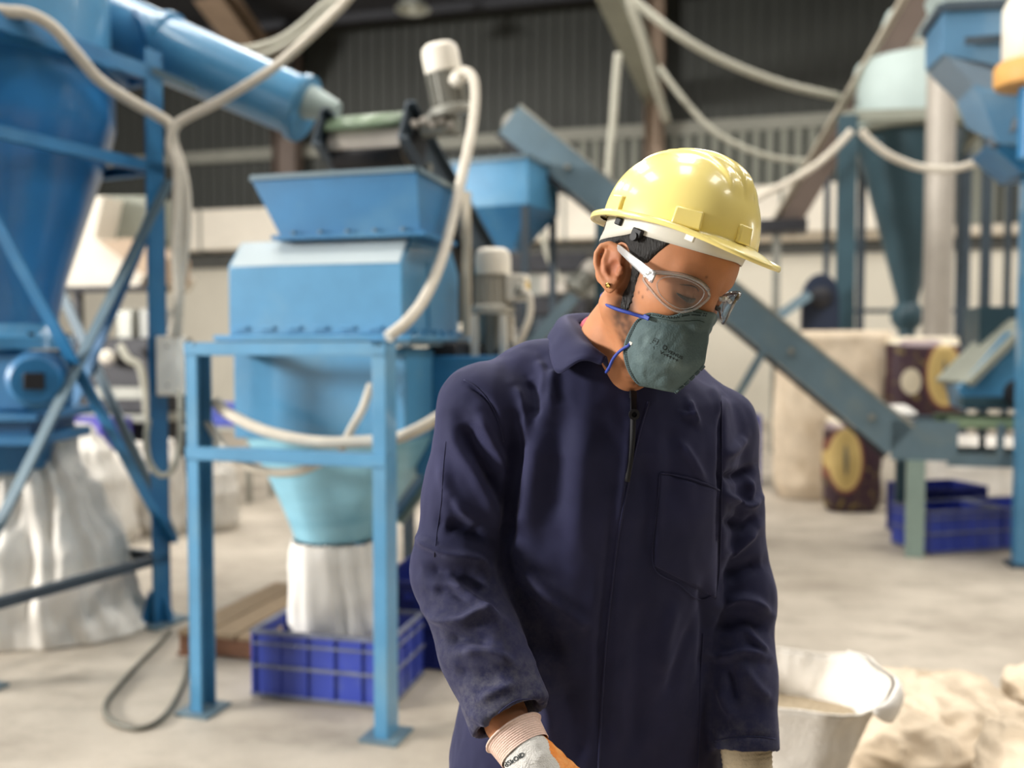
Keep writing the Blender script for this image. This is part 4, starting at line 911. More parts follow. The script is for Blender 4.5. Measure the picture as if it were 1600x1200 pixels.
# bulk bags behind the slate conveyor
jb = P(1306, 520, 8.75)
soft('bulk_bag', 'tall beige bulk bag standing behind the slate conveyor', 'bag', Vector((jb.x, jb.y, 0)), 1.08, .95, P(1306, 517, 8.6).z,
     [(0, .72, .8, -.12, 0), (.1, .84, .95, -.10, 0), (.5, .96, 1.0, -.04, 0), (.8, 1.0, 1.0, 0, 0), (.96, .95, .95, .02, 0), (1, .8, .8, .02, 0)], ROTZ, SACK, 41, .04, .6, fold=4)
def print_material(name, cx, cy, rx, ry, base='38202a'):
    """flat print on woven sack: a big oval sunflower seed badge on maroon"""
    m = bpy.data.materials.new(name); m.use_nodes = True; nt = m.node_tree; N = nt.nodes; L = nt.links; b = N['Principled BSDF']; b.inputs['Roughness'].default_value = .55
    tc = N.new('ShaderNodeTexCoord'); sp = N.new('ShaderNodeSeparateXYZ'); L.new(tc.outputs['UV'], sp.inputs[0])
    def ell(x, y, a, c):
        def sc(o, k, s): n = N.new('ShaderNodeMath'); n.operation = 'SUBTRACT'; L.new(o, n.inputs[0]); n.inputs[1].default_value = k; d = N.new('ShaderNodeMath'); d.operation = 'DIVIDE'; L.new(n.outputs[0], d.inputs[0]); d.inputs[1].default_value = s; q = N.new('ShaderNodeMath'); q.operation = 'POWER'; L.new(d.outputs[0], q.inputs[0]); q.inputs[1].default_value = 2; return q.outputs[0]
        ad = N.new('ShaderNodeMath'); ad.operation = 'ADD'; L.new(sc(sp.outputs[0], x, a), ad.inputs[0]); L.new(sc(sp.outputs[1], y, c), ad.inputs[1])
        lt = N.new('ShaderNodeMath'); lt.operation = 'LESS_THAN'; L.new(ad.outputs[0], lt.inputs[0]); lt.inputs[1].default_value = 1; return lt.outputs[0]
    nz = N.new('ShaderNodeTexNoise'); nz.inputs['Scale'].default_value = 7; L.new(tc.outputs['UV'], nz.inputs['Vector'])
    cr = N.new('ShaderNodeValToRGB'); L.new(nz.outputs['Fac'], cr.inputs['Fac']); cr.color_ramp.elements[0].position = .56; cr.color_ramp.elements[0].color = srgb(base); cr.color_ramp.elements[1].position = .68; cr.color_ramp.elements[1].color = srgb('7a6a35')
    cur = cr.outputs['Color']
    for (x, y, a, c, col) in ((cx, cy, rx * 1.15, ry * 1.1, '7d4a38'), (cx, cy, rx, ry, 'cdb170'), (cx, cy, rx * .72, ry * .78, 'bda264'), (cx, cy, rx * .16, ry * .5, '6a6450'), (cx - rx * 1.9, cy - .08, rx * .55, ry * .42, 'cbbfa6'), (cx + rx * .2, .96, 1.2, .07, 'd9cdb5'), (cx - rx * 1.2, cy + ry * 1.05, rx * 1.2, .05, '8f7d80')):
        mx = N.new('ShaderNodeMix'); mx.data_type = 'RGBA'; L.new(ell(x, y, a, c), mx.inputs['Factor']); L.new(cur, mx.inputs['A']); mx.inputs['B'].default_value = srgb(col); cur = mx.outputs['Result']
    L.new(cur, b.inputs['Base Color']); return m
def printed(px0, px1, py0, py1, D, dz_, lab, seed, cx, cy, rx, ry, floor_z):
    a, b = P(px0, py1, D), P(px1, py0, D); W = b.x - a.x; H = b.z - floor_z; base = Vector(((a.x + b.x) / 2, D, floor_z))
    o = soft('printed_sack', lab, 'sack', base + Z * .004, W, dz_, H - .004, [(0, .85, .85, 0, 0), (.1, 1, 1, 0, 0), (.5, 1.02, 1.05, 0, 0), (.88, 1, .9, 0, 0), (1, .96, .35, 0, 0)], 0, SACK, seed, .022, .55, fold=5, group='printed sacks behind the slate conveyor')
    me = o.data; uv = me.uv_layers.new(name='UVMap'); bx0 = -W / 2
    co = np.empty(len(me.vertices) * 3); me.vertices.foreach_get('co', co); co = co.reshape(-1, 3); lo, hi = co.min(0), co.max(0)
    li = np.empty(len(me.loops), np.int32); me.loops.foreach_get('vertex_index', li); z0 = hi[2] - (P(0, py0, D).z - P(0, py1, D).z)
    uvs = np.stack([(co[li, 0] - lo[0]) / (hi[0] - lo[0]), (co[li, 2] - z0) / (hi[2] - z0)], 1); uv.data.foreach_set('uv', uvs.ravel().astype(np.float32))
    me.materials.append(print_material('sack_print_%d' % seed, cx, cy, rx, ry)); mi = []
    for p in me.polygons: mi.append(1 if p.normal.y < .2 and abs(p.normal.z) < .8 else 0)
    me.polygons.foreach_set('material_index', mi); return o
soft('grey_sack', 'grey woven sack lying behind the conveyor legs with a printed sack on it', 'sack', F(1506, 790), .92, .72, .62, [(0, .95, .95, 0, 0), (.2, 1.02, 1, 0, 0), (.75, 1, .95, 0, 0), (1, .85, .75, 0, 0)], ROTZ, BAGOLD, 44, .05, .65, fold=4)
printed(1386, 1496, 526, 645, 8.2, .34, 'maroon printed sack with a yellow oval badge on top of the grey sack', 45, .70, .50, .24, .40, .63)
printed(1288, 1372, 652, 778, 7.95, .30, 'maroon printed sack with a yellow oval badge on the floor below the slate conveyor', 46, .28, .50, .28, .38, .0)
soft('cloth_bundle', 'small white cloth bundle lying on the conveyor elbow', 'bundle', P(1402, 656, 6.55), .26, .2, .11, [(0, .9, .9, 0, 0), (.4, 1, 1, 0, 0), (1, .4, .4, 0, 0)], 0, BAG, 47, .02, .9, nr=16, na=36, fold=14)

# ================================================================== left background machinery
t = thing('white_chute', 'off-white slanted sheet chute with a grey box behind the tower brace', 'chute', P(160, 450, 9.8))
f = [P(x, y, 9.6) for x, y in ((88, 450), (126, 312), (162, 306), (148, 372), (228, 428), (216, 450))]
q = MB(); q.loft([f, [p + V * .9 for p in f]]); q.build('chute_body', PANELWHITE, t, smooth=False, bevel=.01)
f = [P(x, y, 9.9) for x, y in ((146, 306), (236, 306), (236, 372), (222, 396), (148, 372))]
q = MB(); q.loft([f, [p + V * .7 for p in f]]); q.build('grey_box', GREYBEAM, t, smooth=False, bevel=.01)
f = [P(x, y, 9.5) for x, y in ((152, 376), (200, 372), (252, 402), (252, 442), (222, 428))]
q = MB(); q.loft([f, [p + V * .5 for p in f]]); q.build('tan_cover', mat('tan_cover', 'b59f88', .6), t, smooth=False)
q = MB(); q.beam(P(84, 453, 9.5), P(262, 451, 9.5), .08, .06); q.build('rail', DARKMET, t)
for px in (122, 246):
    a = P(px, 456, 9.7); q = MB(); q.beam(a, Vector((a.x, a.y, 0)), .07, .07, up=V); q.build('post', DARKMET, t)
t = thing('dark_press', 'dark grey machine block with a pale hose behind the tower brace', 'machine', P(200, 650, 9.0))
a, b = P(140, 645, 8.9), P(264, 528, 8.9)
q = MB(); q.box(((a.x + b.x) / 2, 9.1, (a.z + b.z) / 2), (b.x - a.x, .7, b.z - a.z)); q.build('body', DARKMET, t, bevel=.02)
q = MB(); q.box(((a.x + b.x) / 2, 8.78, a.z + .2), ((b.x - a.x) * .8, .1, .12)); q.build('drawer', GREYMET, t, bevel=.01)
q = MB(); q.box(((a.x + b.x) / 2 + .03, 9.1, a.z - .04), ((b.x - a.x) * 1.1, .8, .08)); q.build('bed', GREYMET, t)
q = MB(); q.box(((a.x + b.x) / 2, 9.1, (a.z - .08) / 2), ((b.x - a.x) * .9, .7, a.z - .08)); q.build('pedestal', DARKMET, t)
q = MB(); q.lathe([(.07, 0), (.07, .16), (.04, .19), (.001, .19)], P(170, 560, 8.7), Vector((.3, -.9, .1)), 16); q.build('pale_cap', CREAM, t)
a, b = P(216, 548, 8.8), P(250, 482, 8.8); q = MB(); q.box(((a.x + b.x) / 2, 9.0, (a.z + b.z) / 2), (b.x - a.x, .25, b.z - a.z)); q.build('control_box', mat('light_grey_box', '9fa09b', .5), t, bevel=.01)
a, b = P(176, 520, 8.9), P(206, 490, 8.9); q = MB(); q.box(((a.x + b.x) / 2, 9.1, (a.z + b.z) / 2 - .1), (b.x - a.x, .2, b.z - a.z + .3)); q.build('small_motor', GREYMET, t, bevel=.02)
def cable(name, lab, pts, r, m, cat='cable', grp=None):
    q = MB(); q.tube(pts, r, n=10, sub=8); return tag(q.build(name, m, None, sharp=0), lab, cat, grp)
cable('pale_hose', 'pale curved hose hanging down the front of the dark press', [P(188, 540, 8.55), P(200, 560, 8.5), P(218, 572, 8.5), P(226, 605, 8.5), P(230, 650, 8.5), P(234, 665, 8.55)], .035, GREYCONDUIT, 'hose')

# ================================================================== conduits and cables
D1 = 4.40
cable('cream_conduit', 'cream conduit running from the top left corner down to the tower leg', [P(-40, 12, 3.9), P(10, 18, 3.95), P(45, 22, 4.0), P(82, 42, 4.05), P(118, 82, 4.15), P(155, 125, 4.3), P(205, 158, 4.45), P(245, 180, 4.55), P(266, 196, 4.58), P(271, 225, 4.58), P(283, 260, 4.58), P(291, 310, 4.58), P(290, 370, 4.58), P(283, 430, 4.58), P(278, 480, 4.58), P(276, 526, 4.60)], .027, CONDUIT, 'conduit')
cable('cream_conduit', 'cream conduit crossing from the roof over the blue pipe to the tower leg', [P(570, -40, 4.3), P(540, 2, 4.35), P(500, 42, 4.4), P(445, 92, 4.45), P(400, 124, 4.5), P(340, 160, 4.52), P(292, 184, 4.52), P(274, 198, 4.51), P(266, 228, 4.51), P(277, 262, 4.51), P(277, 320, 4.51), P(275, 400, 4.51), P(279, 470, 4.51), P(268, 526, 4.55)], .024, CONDUIT, 'conduit')
cable('grey_cable', 'thin grey cable sagging under the roof above the blue pipe', [P(300, 66, 7), P(360, 78, 7), P(410, 72, 7), P(455, 52, 7), P(520, -5, 7)], .03, GREYCONDUIT)
cable('grey_cable', 'thin grey cable under the roof, lower of the two above the blue pipe', [P(330, 92, 6.9), P(400, 88, 6.9), P(450, 68, 6.9), P(500, 30, 6.9), P(540, -20, 6.9)], .022, GREYCONDUIT)
cable('stand_hose', 'long cream hose sagging across the front of the shredder stand', [P(338, 628, 3.60), P(352, 643, 3.56), P(400, 668, 3.5), P(450, 683, 3.46), P(505, 691, 3.43), P(560, 690, 3.42), P(612, 686, 3.41), P(650, 672, 3.42), P(692, 648, 3.45), P(740, 620, 3.5)], .0225, CONDUIT, 'hose')
cable('stand_hose', 'short cream hose curling below the middle rail of the shredder stand', [P(322, 655, 3.62), P(334, 676, 3.58), P(352, 700, 3.54), P(388, 728, 3.5), P(430, 738, 3.49), P(470, 735, 3.48), P(506, 720, 3.48)], .018, CONDUIT, 'hose')
cable('stand_hose', 'cream hose stub rising from the middle rail of the shredder stand', [P(532, 704, 3.44), P(538, 692, 3.45), P(552, 665, 3.48), P(567, 638, 3.52), P(580, 600, 3.55)], .016, CONDUIT, 'hose')
cable('leg_cable', 'grey cable loop hanging beside the tower leg', [P(232, 655, 4.5), P(228, 690, 4.5), P(234, 722, 4.5), P(250, 742, 4.5), P(268, 736, 4.5), P(280, 700, 4.5), P(282, 640, 4.5), P(280, 612, 4.55)], .014, GREYCONDUIT)
cable('floor_cable', 'grey cable lying in a loop on the floor in front of the tower foot', [F(266, 985, .012), F(250, 1004, .012), F(222, 1032, .012), F(196, 1060, .012), F(172, 1088, .012), F(164, 1106, .012), F(170, 1122, .012), F(188, 1133, .012), F(215, 1138, .012), F(240, 1131, .012), F(262, 1112, .012), F(280, 1082, .012), F(291, 1052, .012), F(296, 1028, .012)], .011, mat('cable_grey', '6f6d63', .6))
cable('grey_conduit', 'grey conduit curving from the roof beam to the diagonal strut', [P(985, -15, 10), P(1000, 8, 10), P(1060, 55, 10), P(1130, 95, 10.2), P(1220, 130, 10.5), P(1312, 152, 10.8)], .045, GREYCONDUIT, 'conduit')
cable('grey_conduit', 'steep grey conduit dropping along the tan roof column', [P(980, -20, 11), P(986, 10, 11), P(1005, 65, 11.2), P(1022, 125, 11.5), P(1042, 190, 12)], .05, GREYCONDUIT, 'conduit')
cable('grey_conduit', 'thin grey conduit sagging from the tan column to the pale cyclone', [P(1030, 105, 12), P(1048, 130, 12), P(1080, 170, 12), P(1120, 208, 12), P(1180, 238, 12), P(1240, 251, 12), P(1318, 250, 11.8)], .036, GREYCONDUIT, 'conduit')
cable('grey_conduit', 'short upright grey conduit above the slate conveyor', [P(966, 84, 9.5), P(962, 130, 9.5), P(958, 190, 9.5), P(952, 250, 9.5), P(948, 330, 9.5)], .042, GREYCONDUIT, 'conduit')
cable('grey_conduit', 'pale conduit hanging in a curve across the silver pole', [P(1345, 204, 7.6), P(1362, 222, 7.6), P(1392, 244, 7.6), P(1440, 262, 7.6), P(1500, 262, 7.4), P(1560, 236, 7.0), P(1580, 215, 6.6)], .032, CONDUIT, 'conduit')
cable('grey_conduit', 'pale conduit falling from the cyclone ring behind the yellow helmet', [P(1330, 205, 9.9), P(1305, 232, 9.9), P(1270, 262, 9.9), P(1225, 288, 9.9), P(1190, 305, 9.9), P(1150, 330, 9.9)], .04, CONDUIT, 'conduit')
cable('wall_cable', 'thin cable hanging in front of the pale duct left of the helmet', [P(838, 300, 9), P(846, 350, 9), P(856, 400, 9), P(876, 440, 9)], .026, GREYCONDUIT)
# ================================================================== the worker
# ---- distance-field modelling: smooth unions of limbs, skull, cloth volumes; surface nets turns the field into one continuous mesh
def v3(p): return np.array(tuple(p), np.float32)
def smin(a, b, k):
    h = np.maximum(k - np.abs(a - b), 0) / k; return np.minimum(a, b) - h * h * k * .25
def smax(a, b, k): return -smin(-a, -b, k)
def s_ell(p, c, r):
    q = p - v3(c); r = v3(r); k0 = np.sqrt(((q / r) ** 2).sum(1)); k1 = np.sqrt(((q / (r * r)) ** 2).sum(1)) + 1e-9; return k0 * (k0 - 1) / k1
def s_cone(p, a, b, ra, rb):
    a, b = v3(a), v3(b); d = b - a; t = np.clip(((p - a) @ d) / (d @ d), 0, 1); return np.sqrt((((p - a) - t[:, None] * d) ** 2).sum(1)) - (ra + (rb - ra) * t)
def s_chain(p, pts, rs, k=0.0):
    o = None
    for i in range(len(pts) - 1):
        d = s_cone(p, pts[i], pts[i + 1], rs[i], rs[i + 1]); o = d if o is None else (np.minimum(o, d) if k == 0 else smin(o, d, k))
    return o
def s_box(p, c, ax, h, r):
    q = p - v3(c); d = np.stack([np.abs(q @ v3(ax[i])) - (h[i] - r) for i in range(3)], 1); return np.sqrt((np.maximum(d, 0) ** 2).sum(1)) + np.minimum(d.max(1), 0) - r
def nets(fn, xs, ys, zs, c=4):
    ax = []
    for a in (xs, ys, zs):
        a = np.asarray(a, np.float32); n = int(math.ceil((len(a) - 1) / c)) * c; ex = a[-1] + (a[-1] - a[-2]) * np.arange(1, n - (len(a) - 1) + 1); ax.append(np.concatenate([a, ex]).astype(np.float32))
    X, Y, Zz = ax; nb = [(len(a) - 1) // c for a in ax]
    cen = [(a[:-1:c] + a[c::c]) / 2 for a in ax]; siz = [a[c::c] - a[:-1:c] for a in ax]
    g = np.stack(np.meshgrid(*cen, indexing='ij'), -1).reshape(-1, 3); dg = np.sqrt(sum(np.meshgrid(*[s * s for s in siz], indexing='ij'))).reshape(-1) / 2
    d = fn(g); act = (np.abs(d) < dg * 1.5 + .004).reshape(nb)
    val = np.repeat(np.repeat(np.repeat(np.where(d < 0, -1., 1.).reshape(nb).astype(np.float32), c, 0), c, 1), c, 2); val = np.pad(val, ((0, 1),) * 3, mode='edge')
    m = np.zeros([len(a) for a in ax], bool); a_ = np.repeat(np.repeat(np.repeat(act, c, 0), c, 1), c, 2)
    for i in (0, 1):
        for j in (0, 1):
            for k in (0, 1): m[i:i + a_.shape[0], j:j + a_.shape[1], k:k + a_.shape[2]] |= a_
    ii = np.nonzero(m); val[ii] = fn(np.stack([X[ii[0]], Y[ii[1]], Zz[ii[2]]], 1))
    ins = val < 0; cnt = sum(ins[i:ins.shape[0] - 1 + i, j:ins.shape[1] - 1 + j, k:ins.shape[2] - 1 + k].astype(np.int8) for i in (0, 1) for j in (0, 1) for k in (0, 1))
    cell = np.nonzero((cnt > 0) & (cnt < 8)); nv = len(cell[0]); idx = np.full(cnt.shape, -1, np.int64); idx[cell] = np.arange(nv)
    acc = np.zeros((nv, 3), np.float64); num = np.zeros(nv)
    A = [X, Y, Zz]
    for axis in range(3):
        o1, o2 = [k for k in range(3) if k != axis]
        for i in (0, 1):
            for j in (0, 1):
                b = [cell[0].copy(), cell[1].copy(), cell[2].copy()]; b[o1] = b[o1] + i; b[o2] = b[o2] + j; e = [q.copy() for q in b]; e[axis] = e[axis] + 1
                v0 = val[tuple(b)]; v1 = val[tuple(e)]; cr = (v0 < 0) != (v1 < 0); t = np.where(cr, v0 / np.where(cr, v0 - v1, 1), 0)
                pos = np.stack([A[k][b[k]] for k in range(3)], 1).astype(np.float64); pos[:, axis] += t * (A[axis][e[axis]] - A[axis][b[axis]]); acc[cr] += pos[cr]; num += cr
    V_ = acc / num[:, None]; quads = []
    for axis in range(3):
        o1, o2 = [(1, 2), (2, 0), (0, 1)][axis]
        sl0 = [slice(None)] * 3; sl1 = [slice(None)] * 3; sl0[axis] = slice(0, -1); sl1[axis] = slice(1, None)
        a, b = ins[tuple(sl0)], ins[tuple(sl1)]; e = np.nonzero(a != b); e = [q for q in e]
        ok = (e[o1] > 0) & (e[o2] > 0) & (e[o1] < cnt.shape[o1]) & (e[o2] < cnt.shape[o2]); e = [q[ok] for q in e]
        def cid(i, j):
            q = [x.copy() for x in e]; q[o1] = q[o1] - i; q[o2] = q[o2] - j; return idx[tuple(q)]
        f = np.stack([cid(1, 1), cid(0, 1), cid(0, 0), cid(1, 0)], 1); flip = ~a[tuple(e)]; f[flip] = f[flip][:, ::-1]; quads.append(f)
    Q = np.concatenate(quads); Q = Q[(Q >= 0).all(1)]
    return V_, Q
def vnormals(Vv, Q):
    n = np.cross(Vv[Q[:, 2]] - Vv[Q[:, 0]], Vv[Q[:, 3]] - Vv[Q[:, 1]]); o = np.zeros_like(Vv)
    for k in range(4): np.add.at(o, Q[:, k], n)
    return o / (np.linalg.norm(o, axis=1, keepdims=True) + 1e-12)
def relax(Vv, Q, it=1, f=.5):
    e = np.concatenate([Q[:, [0, 1]], Q[:, [1, 2]], Q[:, [2, 3]], Q[:, [3, 0]]]); n = len(Vv)
    deg = np.bincount(e[:, 0], minlength=n) + np.bincount(e[:, 1], minlength=n)
    for _ in range(it):
        a = np.stack([np.bincount(e[:, 0], Vv[e[:, 1], k], n) + np.bincount(e[:, 1], Vv[e[:, 0], k], n) for k in range(3)], 1); Vv = Vv * (1 - f) + f * a / np.maximum(deg, 1)[:, None]
    return Vv
def npmesh(name, Vv, Q, material, parent, mi=None, label=None, sharp=0):
    M = np.array(WORLD[parent.name].inverted()); L = Vv @ M[:3, :3].T + M[:3, 3]
    me = bpy.data.meshes.new(name); me.vertices.add(len(L)); me.vertices.foreach_set('co', L.astype(np.float32).ravel()); k = Q.shape[1]
    me.loops.add(len(Q) * k); me.loops.foreach_set('vertex_index', Q.astype(np.int32).ravel()); me.polygons.add(len(Q))
    me.polygons.foreach_set('loop_start', (np.arange(len(Q)) * k).astype(np.int32))
    ms = material if isinstance(material, (list, tuple)) else [material]
    for m_ in ms: me.materials.append(m_)
    if mi is not None: me.polygons.foreach_set('material_index', mi.astype(np.int32))
    me.update(calc_edges=True); me.validate(); me.polygons.foreach_set('use_smooth', [True] * len(me.polygons))
    if sharp: me.set_sharp_from_angle(angle=R(sharp))
    o = bpy.data.objects.new(name, me); COL.objects.link(o); o.parent = parent; WORLD[o.name] = WORLD[parent.name]
    if label: o['label'] = label
    return o
def vcol(o, name, rgb):
    a = o.data.color_attributes.new(name, 'FLOAT_COLOR', 'POINT'); q = np.ones((len(rgb), 4), np.float32); q[:, :3] = rgb; a.data.foreach_set('color', q.ravel())

# ---- placing
TORSO_YAW = R(14)
LAT = Vector((math.cos(TORSO_YAW), math.sin(TORSO_YAW), 0)); FWD = Vector((math.sin(TORSO_YAW), -math.cos(TORSO_YAW), 0))
man = thing('person', 'worker in dark navy coverall, yellow hard hat, clear goggles and grey-green mask looking down', 'person', (.13, 1.36, 0))
HO = Vector((.198, 1.27, 1.540)); YAW, HP, HR = R(46), R(16), R(10)
HM = (Matrix.Rotation(HR, 3, 'Y') @ Matrix.Rotation(YAW, 3, 'Z') @ Matrix.Rotation(HP, 3, 'X'))
HMn = np.array(HM); HOn = np.array(HO)
def H(x, y, z): return HO + HM @ Vector((x, y, z))
def to_head(p): return ((p - HOn) @ HMn).astype(np.float32)
def from_head(p): return np.asarray(p) @ HMn.T + HOn
def HL(px, py, xl):
    """head-local point where the sight line meets the plane x = xl of the head"""
    o = HM.transposed() @ (Vector((0, 0, CAM_H)) - HO); d = HM.transposed() @ ray(px, py); return o + d * ((xl - o.x) / d.x)

# ---- body: skull, face, ears, neck, torso, arms and legs in one skin
SR, ER, WR = P(754, 640, 1.33), P(711, 890, 1.31), P(792, 1128, 1.20)
SL, EL, WL = P(1122, 668, 1.43), P(1149, 928, 1.45), P(1166, 1172, 1.36)
HND = (P(862, 1240, 1.13) - WR).normalized()                       # the right hand points down to the right and towards the viewer
NB = Vector((.140, 1.355, 1.415))
earx = -.081
EC = HL(954, 418, earx)
def ear_field(q, sx):
    """q head-local; sx=-1 is his right ear (towards the viewer)"""
    p = q.copy()
    if sx > 0: p[:, 0] = -p[:, 0]
    def E(px, py, dx=0.0): a = HL(px, py, earx); return (earx + dx + .006 * (1 - 2.2 * (a.y + .02) / .05) * -1 * 0 - .14 * max(0, (a.y - .005)), a.y, a.z)
    rim = [E(969, 402, .006), E(965, 388, .000), E(956, 382, -.002), E(946, 386, -.004), E(939, 398, -.005), E(937.5, 414, -.005), E(941, 430, -.004), E(946, 443, -.002)]
    d = s_chain(p, rim, [.0030, .0036, .0038, .0040, .0040, .0038, .0034, .0036])
    c = E(951, 413, .002); plate = s_ell(p, c, (.0050, .0200, .0290))
    d = smin(d, plate, .006)
    d = smin(d, s_ell(p, E(954, 447, .001), (.0045, .0085, .0095)), .008)
    anti = [E(952, 394, -.001), E(948, 408, -.003), E(949, 424, -.003), E(956, 436, -.001)]
    d = smin(d, s_chain(p, anti, [.003, .0034, .0036, .003]), .004)
    d = smax(d, -s_ell(p, E(961, 420, -.003), (.0065, .0075, .0105)), .004)
    d = smin(d, s_ell(p, E(969, 423, .002), (.0045, .0040, .0065)), .004)
    d = smin(d, s_ell(p, E(963, 437, .001), (.004, .0042, .0045)), .004)
    d = smin(d, s_ell(p, (earx + .012, EC.y - .004, EC.z - .002), (.012, .012, .021)), .006)
    return d
def head_field(q):
    a = q.copy(); a[:, 0] = np.abs(a[:, 0])
    d = s_ell(q, (0, .004, .046), (.0755, .094, .082))
    d = smin(d, s_ell(q, (0, -.036, .045), (.0665, .069, .062)), .03)
    d = smin(d, s_ell(q, (0, -.034, -.028), (.0575, .066, .078)), .03)
    d = smin(d, s_cone(a, (.052, .002, -.052), (.014, -.082, -.103), .019, .016), .022)
    d = smin(d, s_ell(a, (.044, -.056, -.014), (.018, .026, .017)), .02)
    d = smin(d, s_ell(q, (0, -.088, -.103), (.020, .014, .015)), .016)
    d = smin(d, s_cone(a, (.049, -.070, .035), (.013, -.0900, .030), .0085, .0095), .014)
    d = smax(d, -s_ell(a, (.0365, -.098, .009), (.021, .019, .0140)), .014)
    d = smin(d, s_ell(a, (.0365, -.0750, .009), (.0145, .0135, .0128)), .004)
    d = smin(d, s_cone(a, (.024, -.0885, .004), (.049, -.0755, .003), .0016, .0016), .004)
    d = smin(d, s_cone(q, (0, -.0885, .010), (0, -.0985, -.026), .0080, .0095), .012)
    d = smin(d, s_ell(a, (.0120, -.094, -.030), (.0085, .009, .0075)), .007)
    d = smin(d, s_ell(q, (0, -.096, -.066), (.024, .013, .006)), .008)
    d = smin(d, s_ell(q, (0, -.094, -.078), (.021, .013, .007)), .007)
    d = smin(d, ear_field(q, -1), .004); d = smin(d, ear_field(q, 1), .004)
    return d
NT = H(0, .012, -.040)
HIP = Vector((.128, 1.445, .80))
def leg_pts(s):
    h = HIP + LAT * (.095 * s); return [h, h + Vector((.0, -.01, -.38)) + LAT * .015 * s, h + Vector((0, .02, -.70)) + LAT * .025 * s]
def body_field(p):
    q = to_head(p); d = head_field(q)
    nk = s_chain(p, [NT, (NT * .45 + NB * .55), NB], [.048, .052, .064], .02)
    sc = s_cone(p, H(-.054, .014, -.045), NB + Vector((.03, -.05, .0)), .012, .012)      # neck muscle from behind the ear to the collar bone
    nk = smin(nk, sc, .012); nk = smin(nk, s_ell(q, (0, -.030, -.110), (.03, .03, .03)), .03)
    d = smin(d, nk, .025)
    d = smin(d, s_chain(p, [SR - Z * .02, NB - Z * .045, SL - Z * .02], [.034, .05, .034], .03), .02)
    d = smin(d, s_chain(p, [NB - Z * .05, Vector((.15, 1.392, 1.2)), HIP], [.075, .09, .10], .03), .04)
    for ch in ([SR, ER, WR], [SL, EL, WL]): d = smin(d, s_chain(p, ch, [.045, .038, .029], .01), .02)
    hr = s_cone(p, WR, WR + HND * .03, .029, .024); d = smin(d, hr, .01)
    for s in (-1, 1): d = smin(d, s_chain(p, leg_pts(s), [.085, .06, .042], .02), .03)
    return d
def axis(segs):
    out = [segs[0][0]]
    for a, b, h in segs:
        n = max(1, int(round((b - a) / h))); out += [a + (b - a) * (i + 1) / n for i in range(n)]
    return np.array(out, np.float32)
Vb, Qb = nets(body_field, axis([(-.17, .06, .005), (.06, .34, .0019), (.34, .46, .005)]), axis([(1.10, 1.40, .0019), (1.40, 1.60, .005)]), axis([(.04, .8, .016), (.8, 1.3, .008), (1.3, 1.40, .004), (1.40, 1.72, .0019)]))
Vb = relax(Vb, Qb, 2, .4)
from mathutils.bvhtree import BVHTree
def bvh_of(Vv, Q): return BVHTree.FromPolygons(Vv.tolist(), Q.tolist())
CAMP = Vector((0, 0, CAM_H))
def hit(bvh, px, py, lift=0.0):
    d = ray(px, py).normalized(); l, n, i, t = bvh.ray_cast(CAMP, d)
    if l is None: return None
    if n.dot(d) > 0: n = -n
    return l + n * lift
BB = bvh_of(Vb, Qb)
def on_face(px, py):
    h_ = hit(BB, px, py); return tuple(float(c) for c in to_head(np.array([tuple(h_)]))[0])
def skin_material():
    m = bpy.data.materials.new('skin'); m.use_nodes = True; nt = m.node_tree; N = nt.nodes; L = nt.links; b = N['Principled BSDF']
    at = N.new('ShaderNodeVertexColor'); at.layer_name = 'tone'
    tc = N.new('ShaderNodeTexCoord'); n = N.new('ShaderNodeTexNoise'); n.inputs['Scale'].default_value = 380; n.inputs['Detail'].default_value = 3; L.new(tc.outputs['Object'], n.inputs['Vector'])
    n2 = N.new('ShaderNodeTexNoise'); n2.inputs['Scale'].default_value = 45; n2.inputs['Detail'].default_value = 4; L.new(tc.outputs['Object'], n2.inputs['Vector'])
    mr = N.new('ShaderNodeMapRange'); L.new(n2.outputs['Fac'], mr.inputs['Value']); mr.inputs['To Min'].default_value = .86; mr.inputs['To Max'].default_value = 1.14
    mu = N.new('ShaderNodeMix'); mu.data_type = 'RGBA'; mu.blend_type = 'MULTIPLY'; mu.inputs['Factor'].default_value = 1; L.new(at.outputs['Color'], mu.inputs['A']); L.new(mr.outputs['Result'], mu.inputs['B'])
    L.new(mu.outputs['Result'], b.inputs['Base Color']); b.inputs['Roughness'].default_value = .58; b.inputs['Specular IOR Level'].default_value = .30
    b.inputs['Subsurface Weight'].default_value = .12; b.inputs['Subsurface Radius'].default_value = (1, .35, .2); b.inputs['Subsurface Scale'].default_value = .004
    bp = N.new('ShaderNodeBump'); bp.inputs['Strength'].default_value = .22; bp.inputs['Distance'].default_value = .0008; L.new(n.outputs['Fac'], bp.inputs['Height']); L.new(bp.outputs['Normal'], b.inputs['Normal'])
    return m
body = npmesh('body', Vb, Qb, skin_material(), man)
ql = to_head(Vb); tone = np.tile(np.array(srgb('b97f5a')[:3]), (len(Vb), 1)).astype(np.float32)
def blot(mask, col):
    global tone
    mask = np.clip(mask, 0, 1)[:, None]; tone = tone * (1 - mask) + mask * np.array(srgb(col)[:3], np.float32)
def g3(c, r): return np.exp(-(((ql - v3(c)) / v3(r)) ** 2).sum(1))
def gn(s, seed=0): return np.array([mnoise.noise(Vector((float(a[0]) * s + seed, float(a[1]) * s, float(a[2]) * s))) for a in ql[HMASK]])
HMASK = np.nonzero((np.abs(ql) < .17).all(1))[0]
nz_ = np.zeros(len(ql)); nz_[HMASK] = gn(160); nz2 = np.zeros(len(ql)); nz2[HMASK] = gn(60, 3)
face = (np.abs(ql) < .17).all(1)
blot(.50 * g3((0, -.07, .06), (.09, .06, .03)), '8e5e43')                       # helmet shade on the forehead put into the skin tone
